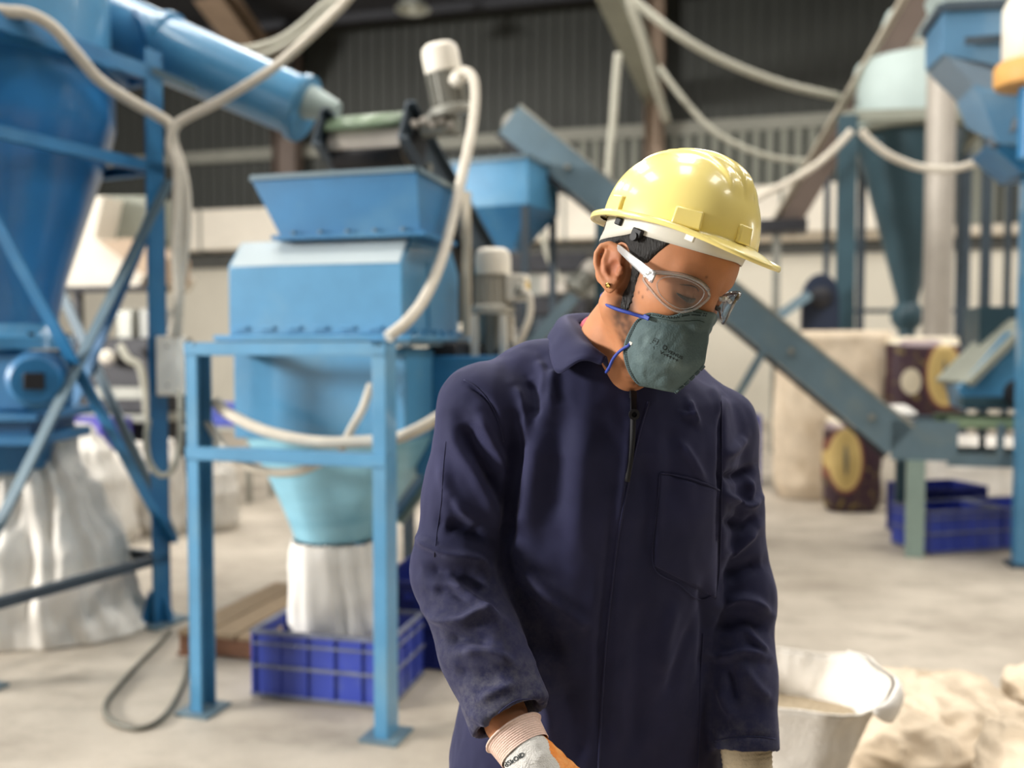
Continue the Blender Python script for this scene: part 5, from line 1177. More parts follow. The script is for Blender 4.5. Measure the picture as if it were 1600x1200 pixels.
blot(.45 * g3((-.045, -.07, -.02), (.03, .03, .03)), 'b87d58'); blot(.4 * g3((.045, -.07, -.02), (.03, .03, .03)), 'b87d58')
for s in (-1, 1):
    blot(.5 * g3((s * .036, -.085, -.003), (.02, .03, .008)), '6a4233'); blot(.55 * g3((s * .036, -.09, .014), (.021, .03, .011)), '6b4232')  # shade around the eyes and lids put into the skin tone
    blot(.75 * g3((s * .082, .012, .003), (.012, .022, .02)), '9c5a42')
# beard: a dark strip in front of the ear going down along the jaw
yb = ql[:, 1]; zb_ = ql[:, 2]; xb = np.abs(ql[:, 0]); qa = ql.copy(); qa[:, 0] = -xb
def near_line(pts, r0, r1):
    out = np.zeros(len(ql))
    for i in range(len(pts) - 1):
        a, b = v3(pts[i]), v3(pts[i + 1]); d = b - a; t = np.clip(((qa - a) @ d) / (d @ d), 0, 1); k = (i + t) / (len(pts) - 1); out = np.maximum(out, np.exp(-(np.sqrt((((qa - a) - t[:, None] * d) ** 2).sum(1)) / (r0 + (r1 - r0) * k)) ** 4))
    return out
bl_ = [on_face(*p) for p in ((1000, 396), (991, 418), (985, 443), (979, 464), (975, 482))]
b2_ = [on_face(*p) for p in ((975, 478), (972, 500), (980, 530), (986, 565), (1000, 596))]
sp_ = np.clip(.55 + 1.1 * nz_ + .4 * nz2, 0, 1)
blot(.75 * near_line(bl_, .0095, .012) * (.72 + .28 * sp_) * face, '1f1613'); blot(.80 * near_line(b2_, .014, .016) * (.35 + .65 * sp_) * face, '2e211b'); blot(.35 * near_line(bl_ + b2_[1:3], .016, .02) * face, '5c4030')
blot(.5 * np.exp(-((zb_ + .050) / .008) ** 2) * (yb < -.09) * (xb < .03) * face, '2e221c')
blot(.55 * g3((0, -.1, -.072), (.024, .03, .009)), '8b4f42')
for c in [on_face(*p) for p in ((1004, 464), (998, 457), (1104, 433), (1012, 452))]: blot(.8 * g3(tuple(c), (.0019, .0019, .0019)), '4a2f24')
vcol(body, 'tone', tone)

# ---- hair, brows, lashes, ear stud
HAIR = mat('black_hair', '14110f', .55, var=.3, vscale=300, stretch=(1, 1, .2), bump=.5, bscale=500)
SBPTS = [on_face(*p) for p in ((1002, 392), (993, 416), (986, 442), (980, 463), (976, 480))]
def hair_field(p):
    q = to_head(p); y, z = q[:, 1], q[:, 2]; x = np.abs(q[:, 0])
    d = s_ell(q, (0, .004, .046), (.0755, .094, .082)); d = smin(d, s_ell(q, (0, -.034, .045), (.0665, .068, .062)), .03) - .0035
    d = smin(d, s_ell(q, (0, .035, .0), (.056, .045, .045)) - .002, .03)
    top = np.maximum(.022 - z, -.020 - .55 * z - y)               # above the ears, behind the temples
    back = np.maximum(.030 - y + .0 * z, -.03 - z)
    side = np.maximum(np.maximum(-.040 - y, y + .020), np.maximum(z - .04, .006 - z))
    front = np.maximum(.064 - z, y - .2)
    reg = np.minimum(np.minimum(top, back), front); d = smax(d, reg, .006)
    qs = q.copy(); qs[:, 0] = -np.abs(q[:, 0]); sbr = s_chain(qs, [tuple(v_) for v_ in SBPTS], [.0120, .0100, .0098, .0098, .0070]); jag = np.sin(q[:, 2] * 1500 + q[:, 1] * 900) * .0008 + np.sin(q[:, 2] * 730 - q[:, 1] * 400) * .0012
    cut = np.abs(q).max(1) < .13; hd = np.full(len(q), .05, np.float32); hd[cut] = head_field(q[cut]); d = np.minimum(d, smax(hd - .0016, sbr + jag, .002))
    d = smax(d, -(np.sqrt(((q - v3((-.075, EC.y, EC.z))) ** 2 * np.array([.2, 1, .45])).sum(1)) - .0245), .004)
    return d
Vh, Qh = nets(hair_field, axis([(.05, .34, .0026)]), axis([(1.12, 1.42, .0026)]), axis([(1.44, 1.72, .0026)]))
npmesh('hair', relax(Vh, Qh, 1), Qh, HAIR, man)
def strip(name, pts, wid, th, m, parent, jag=0.0, label=None):
    """flattened tapering strip along head-local points"""
    q = MB(); ps = smooth_path([Vector(p) for p in pts], 6); rings = []
    for i, p in enumerate(ps):
        s = i / (len(ps) - 1); d = (ps[min(i + 1, len(ps) - 1)] - ps[max(i - 1, 0)]).normalized(); out = Vector((p.x, p.y + .02, 0)).normalized(); up = d.cross(out).normalized()
        wv = wid * (math.sin(math.pi * min(1, max(0, .08 + .9 * s))) ** .6) * (1 + jag * mnoise.noise(p * 400)); rings.append([H(*(p + up * (wv * math.cos(a)) + out * (th * math.sin(a)))) for a in [2 * math.pi * k / 10 for k in range(10)]])
    q.loft(rings); return q.build(name, m, parent, sharp=0, label=label)
for s in (-1, 1):
    strip('eyebrow', [(s * .014, -.0990, .0305), (s * .026, -.0965, .0360), (s * .042, -.0870, .0385), (s * .057, -.0715, .0340)], .0046, .0020, HAIR, man, .5)
    strip('eyelashes', [(s * .0225, -.0880, .0030), (s * .030, -.0905, .0000), (s * .040, -.0885, -.0005), (s * .0515, -.0775, .0025)], .0030, .0030, HAIR, man, .4)
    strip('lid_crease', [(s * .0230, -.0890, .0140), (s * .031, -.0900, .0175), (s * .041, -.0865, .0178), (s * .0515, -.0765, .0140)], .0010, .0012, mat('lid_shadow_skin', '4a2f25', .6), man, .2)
es = HL(950, 446, earx - .006)
q = MB(); cen = H(*es); q.lathe([(.001, -.0012), (.0022, -.001), (.0036, .0004), (.0036, .0012), (.0024, .0022), (.0016, .0012), (.001, .0012)], cen, (H(es.x - 1, es.y - .35, es.z) - cen), 20)
q.build('ear_stud', mat('gold', 'd9b56a', .2, metal=1.0, var=0), man)

# ---- coverall
def torso_field(p):
    zs = np.array([.60, .72, .80, .90, 1.02, 1.12, 1.21, 1.30, 1.365, 1.40, 1.435])
    px = np.array([.128, .126, .124, .128, .136, .146, .152, .157, .155, .150, .146])
    cy = np.array([1.45, 1.452, 1.45, 1.438, 1.420, 1.404, 1.389, 1.378, 1.372, 1.368, 1.362])
    a = np.array([.215, .228, .224, .209, .194, .188, .190, .192, .176, .130, .082]); b = np.array([.125, .135, .135, .130, .127, .128, .128, .120, .102, .088, .076])
    z = p[:, 2]; f = lambda t: np.interp(z, zs, t)
    dx = p[:, 0] - f(px); dy = p[:, 1] - f(cy); lx = dx * LAT.x + dy * LAT.y; ly = -dx * FWD.x - dy * FWD.y
    A, B = f(a), f(b); n = 2.5; k = (np.abs(lx / A) ** n + np.abs(ly / B) ** n) ** (1 / n)
    d = (k - 1) * np.minimum(A, B) * .85
    d = smax(d, z - 1.445, .02); return smax(d, .62 - z, .02)
HNDL = Vector((.03, -.25, -.95)).normalized()
CUFR = WR + Vector((.004, 0, .004)); CUFL = WL.copy()
fa_r = ((WR - ER).normalized() * .55 + HND * .45).normalized(); fa_l = ((WL - EL).normalized() * .8 + HNDL * .2).normalized()
def sleeve(p, s, e, wpt, rs, fa, cuf):
    d = s_chain(p, [s, s * .5 + e * .5, e, e * .45 + wpt * .55, wpt + fa * .05], rs, .02)
    pl = (p - v3(cuf)) @ v3(fa); near = ((p - v3(cuf)) ** 2).sum(1) < .02
    d = np.where(near | (pl < 0), np.maximum(d, np.where(near, pl, -1)), d)
    cav = s_cone(p, cuf - fa * .055, cuf + fa * .05, rs[-1] - .006, rs[-1] - .0045); return smax(d, -cav, .002)
def coverall_field(p):
    d = torso_field(p)
    d = smin(d, s_chain(p, [SR - FWD * .0, P(838, 590, 1.37), NB - Z * .0, P(1060, 610, 1.43), SL], [.064, .050, .05, .045, .060], .03), .03)
    d = smin(d, sleeve(p, SR, ER, WR, [.066, .0625, .0620, .0575, .0515], fa_r, CUFR), .016)
    d = smin(d, sleeve(p, SL, EL, WL, [.060, .054, .0600, .0520, .0485], fa_l, CUFL), .014)
    for s in (-1, 1):
        h = HIP + LAT * .10 * s; L_ = leg_pts(s); lg = s_chain(p, [h - Z * .02, L_[1], L_[2]], [.112, .092, .082], .03)
        lg = np.maximum(lg, .10 - p[:, 2]); lg = smax(lg, -s_cone(p, (L_[2].x, L_[2].y, .05), (L_[2].x, L_[2].y, .15), .075, .07), .003); d = smin(d, lg, .03)
    # open neck: hollow around the neck and the v in front down to the zip
    nk = s_cone(p, NB + Vector((.0, .0, .02)), NT + Vector((0, 0, .03)), .058, .072)
    d = smax(d, -nk, .006)
    vtop, vbot = P(958, 560, 1.275), P(987, 622, 1.25)
    vv = s_cone(p, vtop, vbot, .017, .003); d = smax(d, -vv, .006)
    return d
gx = axis([(-.19, .44, .0036)]); gy = axis([(1.12, 1.62, .0036)])
Vc, Qc = nets(coverall_field, gx, gy, axis([(.09, .75, .010), (.75, 1.49, .0036)]))
Vc = relax(Vc, Qc, 2, .5); Nc = vnormals(Vc, Qc)
# cloth folds: raised and sunk creases, each a stroke over the cloth with its own width and height in metres
FOLDS = [
    # right sleeve (towards the viewer)
    ([(722, 655), (738, 690), (762, 725), (786, 775)], 15, -.0085), ([(700, 640), (712, 690), (735, 730), (768, 790), (780, 840)], 13, .0045), ([(745, 640), (768, 690), (792, 740)], 12, .006),
    ([(688, 700), (697, 760), (720, 800), (752, 830)], 12, .0045), ([(690, 818), (725, 826), (770, 842)], 14, -.009), ([(648, 838), (672, 852), (705, 866), (740, 872), (765, 888)], 9, .0085),
    ([(700, 770), (712, 800), (745, 822)], 9, -.004), ([(650, 890), (690, 893), (735, 900), (770, 930)], 15, -.0075), ([(662, 952), (690, 968), (722, 972), (752, 958), (785, 972)], 10, .0085), ([(672, 925), (705, 925), (738, 938)], 9, -.004),
    ([(700, 900), (725, 925), (752, 945), (772, 962)], 8, .006), ([(690, 1000), (730, 996), (775, 1006)], 13, -.007), ([(718, 1022), (745, 1016), (775, 1022), (806, 1042)], 9, .006), ([(705, 1050), (745, 1055), (790, 1062)], 12, -.0035), ([(745, 1098), (775, 1080), (812, 1068)], 8, .0035),
    ([(730, 1110), (760, 1130), (770, 1160)], 8, .004), ([(726, 600), (748, 612), (768, 634), (782, 668)], 4, -.003), 
    # shoulder and collar side of the torso
    ([(868, 575), (862, 600), (858, 640)], 10, .004), ([(826, 590), (836, 620), (834, 660)], 9, -.005), ([(838, 560), (850, 590), (842, 630)], 8, .0035), ([(815, 650), (806, 720), (798, 800), (788, 880)], 12, -.009), ([(842, 660), (828, 760), (815, 850)], 22, .006),
    ([(800, 600), (818, 640), (822, 700)], 10, .005), ([(880, 620), (872, 720), (862, 840)], 26, -.004), ([(918, 640), (905, 760), (900, 900)], 26, .004),
    ([(802, 860), (850, 920), (900, 965), (925, 985)], 12, .0045), ([(790, 900), (840, 970), (880, 1040)], 16, -.0045), ([(820, 1000), (850, 1080), (860, 1180)], 18, .005), ([(880, 1060), (900, 1130), (905, 1200)], 16, -.004),
    ([(965, 760), (955, 880), (944, 1000), (936, 1200)], 12, -.0055), ([(985, 660), (975, 740), (960, 850), (946, 1000), (936, 1200)], 7, .0035),
    # left side of the torso
    ([(1075, 622), (1082, 645), (1092, 665)], 6, .0045), ([(1064, 645), (1074, 648), (1084, 645)], 5, .004), ([(1062, 690), (1080, 715), (1102, 755)], 7, .0035), ([(1045, 660), (1052, 720), (1048, 800)], 16, -.0035), ([(1010, 700), (1015, 800), (1005, 900)], 20, -.004), ([(1022, 730), (1028, 800), (1026, 880)], 8, .002),
    ([(1060, 930), (1040, 1000), (1035, 1060)], 14, .004), ([(1090, 960), (1062, 1030), (1040, 1100)], 12, -.0035), ([(1005, 930), (995, 1060), (990, 1200)], 18, -.0035), ([(1100, 900), (1105, 980), (1098, 1080)], 12, -.006),
    # left sleeve
    ([(1127, 620), (1127, 700), (1126, 800), (1124, 920)], 5, -.005), ([(1105, 600), (1120, 622), (1126, 660)], 7, .003), ([(1130, 715), (1152, 700), (1166, 680)], 8, .004), ([(1130, 742), (1155, 745), (1182, 728)], 9, -.0075), ([(1128, 768), (1148, 782), (1168, 790), (1190, 778)], 7, .008),
    ([(1168, 745), (1172, 765), (1166, 785)], 6, .005), ([(1130, 810), (1160, 822), (1188, 805)], 10, -.006), ([(1132, 870), (1155, 852), (1185, 822)], 8, .0065), ([(1130, 905), (1160, 890), (1195, 880)], 12, -.007), ([(1124, 948), (1150, 936), (1178, 940), (1206, 962)], 8, .0085),
    ([(1120, 985), (1160, 968), (1205, 990)], 12, -.006), ([(1112, 1026), (1140, 1026), (1165, 1018), (1205, 1030)], 7, .0065), ([(1165, 975), (1180, 1000), (1202, 1022)], 7, .005), ([(1138, 1038), (1146, 1070), (1152, 1100)], 7, -.006), ([(1124, 1070), (1134, 1100), (1148, 1125)], 8, .005),
    ([(1160, 1040), (1180, 1070), (1205, 1095)], 9, .004), ([(1118, 1158), (1160, 1150), (1212, 1152)], 4, -.002),
]
def strokes(Vv, Nv, folds, front=True):
    px, py = project(Vv); tocam = np.array([0, 0, CAM_H]) - Vv; tocam /= np.linalg.norm(tocam, axis=1, keepdims=True); facing = (Nv * tocam).sum(1); f = np.clip((facing + .15) / .4, 0, 1); off = np.zeros(len(Vv))
    for pts, wd, amp in folds:
        pp = smooth_path([Vector((a, b, 0)) for a, b in pts], 5); best = np.full(len(Vv), 1e9); par = np.zeros(len(Vv))
        bx0, bx1 = min(p.x for p in pp) - 4 * wd, max(p.x for p in pp) + 4 * wd; by0, by1 = min(p.y for p in pp) - 4 * wd, max(p.y for p in pp) + 4 * wd
        sel = np.nonzero((px > bx0) & (px < bx1) & (py > by0) & (py < by1) & (f > 0))[0]
        if not len(sel): continue
        x, y = px[sel], py[sel]; b_ = np.full(len(sel), 1e9); t_ = np.zeros(len(sel)); n = len(pp) - 1
        for i in range(n):
            ax_, ay_ = pp[i].x, pp[i].y; dx, dy = pp[i + 1].x - ax_, pp[i + 1].y - ay_; t = np.clip(((x - ax_) * dx + (y - ay_) * dy) / (dx * dx + dy * dy + 1e-9), 0, 1); dd_ = np.hypot(x - ax_ - t * dx, y - ay_ - t * dy)
            m_ = dd_ < b_; b_[m_] = dd_[m_]; t_[m_] = (i + t[m_]) / n
        taper = np.clip(np.minimum(t_, 1 - t_) / .22, .25, 1)
        off[sel] += amp * np.exp(-(b_ / wd) ** 2) * taper * f[sel]
    return off
off = 1.95 * strokes(Vc, Nc, [(a_, b_ * .86, c_) for a_, b_, c_ in FOLDS])
small = np.array([mnoise.noise(Vector((float(v[0]) * 22, float(v[1]) * 22, float(v[2]) * 12))) + .5 * mnoise.noise(Vector((float(v[0]) * 55 + 5, float(v[1]) * 55, float(v[2]) * 34))) for v in Vc])
off += .0021 * small
Vc = Vc + Nc * off[:, None]; Vc = relax(Vc, Qc, 1, .35)
def cloth_material():
    m = bpy.data.materials.new('navy_twill'); m.use_nodes = True; nt = m.node_tree; N = nt.nodes; L = nt.links; b = N['Principled BSDF']
    tc = N.new('ShaderNodeTexCoord')
    n = N.new('ShaderNodeTexNoise'); n.inputs['Scale'].default_value = 9; n.inputs['Detail'].default_value = 5; L.new(tc.outputs['Object'], n.inputs['Vector'])
    cr = N.new('ShaderNodeValToRGB'); L.new(n.outputs['Fac'], cr.inputs['Fac']); e = cr.color_ramp.elements; e[0].position = .3; e[0].color = srgb('1f213c'); e[1].position = .7; e[1].color = srgb('2a2b49')
    # pale dust on the lower sleeves and cuffs
    at = N.new('ShaderNodeVertexColor'); at.layer_name = 'dust'; n2 = N.new('ShaderNodeTexNoise'); n2.inputs['Scale'].default_value = 60; n2.inputs['Detail'].default_value = 6; n2.inputs['Roughness'].default_value = .75; L.new(tc.outputs['Object'], n2.inputs['Vector'])
    mr = N.new('ShaderNodeMapRange'); L.new(n2.outputs['Fac'], mr.inputs['Value']); mr.inputs['From Min'].default_value = .40; mr.inputs['From Max'].default_value = .75
    ml = N.new('ShaderNodeMath'); ml.operation = 'MULTIPLY'; L.new(mr.outputs['Result'], ml.inputs[0]); L.new(at.outputs['Color'], ml.inputs[1])
    mx = N.new('ShaderNodeMix'); mx.data_type = 'RGBA'; L.new(ml.outputs[0], mx.inputs['Factor']); L.new(cr.outputs['Color'], mx.inputs['A']); mx.inputs['B'].default_value = srgb('8f8d88'); L.new(mx.outputs['Result'], b.inputs['Base Color'])
    b.inputs['Roughness'].default_value = .78; b.inputs['Sheen Weight'].default_value = .28; b.inputs['Sheen Roughness'].default_value = .45; b.inputs['Sheen Tint'].default_value = srgb('9a9ab8'); b.inputs['Specular IOR Level'].default_value = .2
    w_ = N.new('ShaderNodeTexWave'); w_.inputs['Scale'].default_value = 420; w_.bands_direction = 'DIAGONAL'; L.new(tc.outputs['Object'], w_.inputs['Vector'])
    n3 = N.new('ShaderNodeTexNoise'); n3.inputs['Scale'].default_value = 500; L.new(tc.outputs['Object'], n3.inputs['Vector']); ad = N.new('ShaderNodeMath'); ad.operation = 'ADD'; L.new(w_.outputs['Fac'], ad.inputs[0]); L.new(n3.outputs['Fac'], ad.inputs[1])
    bp = N.new('ShaderNodeBump'); bp.inputs['Strength'].default_value = .18; bp.inputs['Distance'].default_value = .0006; L.new(ad.outputs[0], bp.inputs['Height']); L.new(bp.outputs['Normal'], b.inputs['Normal']); return m
NAVY = cloth_material()
cover = npmesh('coverall', Vc, Qc, NAVY, man)
dust = np.zeros(len(Vc))
for c_, r_ in ((CUFR - fa_r * .02, .085), (CUFL - fa_l * .02, .06)): dust = np.maximum(dust, np.clip(1 - np.linalg.norm(Vc - np.array(c_), axis=1) / r_, 0, 1))
dust = np.maximum(dust, .22 * np.clip(1 - np.linalg.norm(Vc - np.array(ER * .45 + WR * .55), axis=1) / .16, 0, 1)); dust = np.maximum(dust, .12 * np.clip(1 - np.linalg.norm(Vc - np.array(EL * .45 + WL * .55), axis=1) / .15, 0, 1))
vcol(cover, 'dust', np.repeat(dust[:, None], 3, 1))
BC = bvh_of(Vc, Qc)
def on_cloth(name, pts, wid, lift, m, parent, th=.0012, closed=False, sub=6, bvh=None, flat=True):
    """narrow tape or cord sewn along picture points onto the cloth"""
    pp = smooth_path([Vector((a, b, 0)) for a, b in pts], sub); w3 = [hit(bvh or BC, p.x, p.y, lift) for p in pp]; w3 = [p for p in w3 if p is not None]
    q = MB(); q.tube(w3, wid, n=8, sub=1); return q.build(name, m, parent, sharp=0)
def patch(name, poly, lift, m, parent, nx=26, ny=26, bvh=None, th=.0016):
    """cloth patch: bilinear grid over four picture corners, laid onto the cloth"""
    a, b, c, d = [Vector((p[0], p[1], 0)) for p in poly]; g = []
    for j in range(ny + 1):
        for i in range(nx + 1):
            s, t = i / nx, j / ny; p = (a * (1 - s) + b * s) * (1 - t) + (d * (1 - s) + c * s) * t; g.append(hit(bvh or BC, p.x, p.y, lift))
    g = [x if x is not None else g[k - 1] for k, x in enumerate(g)]
    q = MB(); q.add(g, [(j * (nx + 1) + i, j * (nx + 1) + i + 1, (j + 1) * (nx + 1) + i + 1, (j + 1) * (nx + 1) + i) for j in range(ny) for i in range(nx)])
    return q.build(name, m, parent, sharp=0, solid=th)
ZIPM = mat('zip_tape', '0d0d12', .7, var=.1)
on_cloth('zip', [(989, 626), (988, 680), (984, 720), (979, 752)], .0042, .0004, ZIPM, cover)
on_cloth('placket_edge', [(1013, 628), (1003, 660), (993, 700), (982, 748), (972, 800), (962, 860), (954, 930), (946, 1010), (940, 1100), (935, 1200)], .0018, .0006, NAVY, cover)
zp = hit(BC, 988, 622, .004); zq = hit(BC, 989, 648, .004)
q = MB(); dz2 = (zq - zp).normalized(); xz = dz2.cross(FWD).normalized()
q.box((zp + zq) / 2, (.008, .003, (zq - zp).length), (xz, FWD, -dz2)); q.lathe([(.004, -.0015), (.0078, -.0015), (.0078, .0015), (.004, .0015), (.004, -.0015)], zq + FWD * .001, FWD, 20); q.box(zp - dz2 * .004, (.009, .006, .011), (xz, FWD, -dz2)); q.build('zip_pull', mat('gunmetal', '3b3b40', .35, metal=.8, var=0), cover)
patch('chest_pocket', [(1031, 738), (1124, 766), (1118, 934), (1022, 884)], .0006, NAVY, cover)
on_cloth('pocket_hem', [(1031, 739), (1062, 743), (1094, 752), (1124, 766)], .0010, .0015, NAVY, cover)
on_cloth('pocket_seam', [(1030, 740), (1026, 800), (1021, 884), (1060, 912), (1090, 936), (1118, 928)], .0008, .0012, NAVY, cover)
on_cloth('shoulder_seam', [(725, 594), (746, 606), (766, 630), (780, 662), (786, 690)], .0011, .0006, NAVY, cover)
on_cloth('sleeve_seam', [(697, 690), (692, 735), (690, 780), (683, 830), (678, 870)], .0007, .0002, NAVY, cover)
on_cloth('armhole_seam', [(1126, 618), (1128, 690), (1127, 780), (1124, 880), (1118, 935)], .0011, .0008, NAVY, cover)
on_cloth('side_seam', [(1098, 990), (1094, 1060), (1093, 1130), (1090, 1200)], .0012, .0006, NAVY, cover)
on_cloth('cuff_hem', [(757, 1148), (775, 1118), (804, 1096), (830, 1092)], .0010, .0004, NAVY, cover)
on_cloth('cuff_hem', [(1118, 1158), (1140, 1153), (1180, 1151), (1211, 1155)], .0010, .0004, NAVY, cover)

# ---- folded collar: stand line close to the neck, fall line out over the shoulder
def Cp(px, py, D): return P(px, py, D)
stand = [Cp(951, 580, 1.262), Cp(934, 556, 1.275), Cp(921, 532, 1.30), Cp(908, 514, 1.34), Cp(905, 504, 1.40), Cp(935, 500, 1.44), Cp(985, 510, 1.45), Cp(1040, 540, 1.43), Cp(1060, 570, 1.38), Cp(1052, 596, 1.33), Cp(1040, 612, 1.30)]
fall = [Cp(939, 568, 1.246), Cp(908, 563, 1.243), Cp(872, 582, 1.262), Cp(860, 548, 1.318), Cp(862, 522, 1.40), Cp(905, 520, 1.475), Cp(985, 535, 1.485), Cp(1062, 566, 1.465), Cp(1086, 590, 1.41), Cp(1078, 606, 1.36), Cp(1052, 614, 1.32)]
def collar():
    ns, nr = 72, 12; a = smooth_path(stand, 7); b = smooth_path(fall, 7); q = MB(); vs = []
    for i in range(len(a)):
        p, r = a[i], b[i]; out = Vector((r.x - NB.x, r.y - NB.y, 0)); out = out.normalized() if out.length > 1e-6 else -V
        for k in range(nr + 1):
            s = k / nr; roll = math.sin(math.pi * min(1, s * 1.6)) * .010 if s < .625 else 0
            w_ = p * (1 - s) + r * s + Z * (roll + .006 * math.sin(math.pi * s)) + out * (.010 * math.sin(math.pi * s)); w_ += out * (.0015 * mnoise.noise(w_ * 40)); vs.append(w_)
    q.add(vs, [(i * (nr + 1) + k, i * (nr + 1) + k + 1, (i + 1) * (nr + 1) + k + 1, (i + 1) * (nr + 1) + k) for i in range(len(a) - 1) for k in range(nr)])
    o = q.build('collar', NAVY, cover, sharp=0, solid=.0022); o.modifiers[0].offset = 1
    q = MB(); e = [x for x in b]; q.tube([vs[i * (nr + 1) + nr] for i in range(len(a))], .0013, n=6, sub=1); q.build('collar_piping', NAVY, cover, sharp=0)
collar()
SHIRT = mat('pink_shirt', 'c4586a', .8, var=.08, vscale=60, bump=.2, bscale=400)
q = MB(); q.tube([Cp(940, 575, 1.32), Cp(929, 548, 1.32), Cp(919, 524, 1.33), Cp(914, 509, 1.37), Cp(935, 498, 1.42), Cp(985, 510, 1.43), Cp(1030, 545, 1.41), Cp(1046, 580, 1.36), Cp(1030, 612, 1.30)], .0075, n=10); q.build('shirt_collar', SHIRT, man, sharp=0)

# ---- hard hat
HATC = Vector((0, -.006, .073)); HATP = R(-9); HT = Matrix.Rotation(HATP, 3, 'X')
HATLX, HATLY, HATH = .1005, .1075, .1045
def HT_(x, y, z): return H(*(HATC + HT @ Vector((x, y, z))))
YEL = mat('yellow_shell', 'f3e08a', .25, var=.02, vscale=8, coat=.35, bump=.02, bscale=30, spec=.5)
def hat():
    n, rows = 240, 64; vs = []; fs = []
    for k in range(rows + 1):
        t = k / rows; ang = t * math.pi / 2; rr = math.cos(ang) ** .82; zz = HATH * math.sin(ang) ** .92
        for i in range(n):
            a = 2 * math.pi * i / n; ca, sa = math.cos(a), math.sin(a)
            x = HATLX * rr * math.copysign(abs(ca) ** .95, ca); y = HATLY * rr * math.copysign(abs(sa) ** .95, sa); z = zz
            hgt = max(0.0, min(1.0, (z / HATH - .50) / .30)); hgt = hgt * hgt * (3 - 2 * hgt)
            rid = .0052 / (1 + math.exp((abs(x) - .035) / .0014)) + .0046 / (1 + math.exp((abs(x) - .0115) / .0011)) - .0016 * math.exp(-((abs(x) - .0150) / .0026) ** 2)
            env = hgt * (1 - .15 * (y > .03)) * (1 if y < .06 else max(0, 1 - (y - .06) / .05))
            nrm_ = Vector((x / HATLX ** 2, y / HATLY ** 2, z / HATH ** 2 + 1e-6)).normalized(); p = Vector((x, y, z)) + nrm_ * rid * env; vs.append(HT_(*p))
    for k in range(rows):
        for i in range(n): fs.append((k * n + i, k * n + (i + 1) % n, (k + 1) * n + (i + 1) % n, (k + 1) * n + i))
    # brim: grows out of the shell rim, long visor in front, rolled edge
    prev = list(range(n)); prof = [(.12, -.001, 0), (.35, -.002, 0), (.7, -.0035, 0), (.93, -.003, 0), (1.0, .000, 0), (1.03, -.0035, 0), (1.0, -.007, 0), (.93, -.0075, 0), (.6, -.0065, 0), (.2, -.005, 0)]
    for s, dzz, _ in prof:
        cur = []
        for i in range(n):
            a = 2 * math.pi * i / n; ca, sa = math.cos(a), math.sin(a); fr = max(0.0, -sa); w_ = .0115 + .034 * fr ** 5 + .010 * max(0, sa) ** 4
            x = HATLX * math.copysign(abs(ca) ** .95, ca); y = HATLY * math.copysign(abs(sa) ** .95, sa); o = Vector((ca / HATLX, sa / HATLY, 0)).normalized()
            droop = -(.016 * fr ** 4) * s ** 1.5 + .004 * abs(ca) ** 4 * s - .006 * max(0, sa) ** 3 * s
            cur.append(len(vs)); vs.append(HT_(x + o.x * w_ * s, y + o.y * w_ * s, dzz + droop))
        for i in range(n): fs.append((prev[i], cur[i], cur[(i + 1) % n], prev[(i + 1) % n]))
        prev = cur
    q = MB(); q.add(vs, fs); o = q.build('hard_hat', YEL, man, sharp=0, solid=0.0); return o
hatob = hat()
# inner lining of the shell so that it is a shell and not a surface
q = MB(); rings = []
for k in range(14):
    ang = k / 13 * math.pi / 2; rr = max(.001, math.cos(ang) ** .82); rings.append([HT_(HATLX * .97 * rr * math.cos(2 * math.pi * i / 64), HATLY * .97 * rr * math.sin(2 * math.pi * i / 64), -.004 + HATH * .96 * math.sin(ang) ** .92) for i in range(64)])
q.loft(rings, False, True); q.build('inner_shell', YEL, hatob, sharp=0)
def lug(adeg, wdt, hgt):
    a = R(adeg); ca, sa = math.cos(a), math.sin(a); q = MB(); x = HATLX * ca; y = HATLY * sa; o = Vector((ca / HATLX, sa / HATLY, 0)).normalized(); tng = Vector((-o.y, o.x, 0))
    def pt(u, h, d): p = Vector((x, y, 0)) + tng * u + o * d + Vector((0, 0, h)); return HT_(*p)
    i0 = -.006 - hgt * .25
    vs = [pt(-wdt, 0, i0), pt(wdt, 0, i0), pt(wdt, 0, .0065), pt(-wdt, 0, .0065), pt(-wdt * .92, hgt, i0 - .004), pt(wdt * .92, hgt, i0 - .004), pt(wdt * .92, hgt, .0035), pt(-wdt * .92, hgt, .0035)]
    q.box8(vs); q.build('slot_lug', YEL, hatob, bevel=.0022)
for a_, w_ in ((157, .0150), (217, .0190), (263, .0125), (323, .0190), (28, .0125), (100, .010), (78, .010)): lug(a_, w_, .024)
LINER = mat('white_plastic_strap', 'c9c6ba', .45, var=.03)
def band(name, zt_f, zb_f, rx, ry, a0, a1, m, n=90, cy=-.004, th=.0016):
    q = MB(); vs = []
    for i in range(n + 1):
        a = a0 + (a1 - a0) * i / n
        for k in range(5):
            s = k / 4; z = zb_f(a) * (1 - s) + zt_f(a) * s; g = 1 - .02 * (1 - s); vs.append(H(rx * g * math.cos(a), cy + ry * g * math.sin(a), z))
    q.add(vs, [(i * 5 + k, (i + 1) * 5 + k, (i + 1) * 5 + k + 1, i * 5 + k + 1) for i in range(n) for k in range(4)]); return q.build(name, m, hatob, sharp=0, solid=th)
def zb_band(a):
    s = math.sin(a); return .057 - .004 * abs(math.cos(a)) - .040 * max(0.0, s - .05) ** .8 if s > .05 else .057 - .004 * abs(math.cos(a)) + .009 * max(0, -s)
band('headband', lambda a: .084 + .006 * max(0, -math.sin(a)), zb_band, .0835, .1045, 0, 2 * math.pi, LINER)
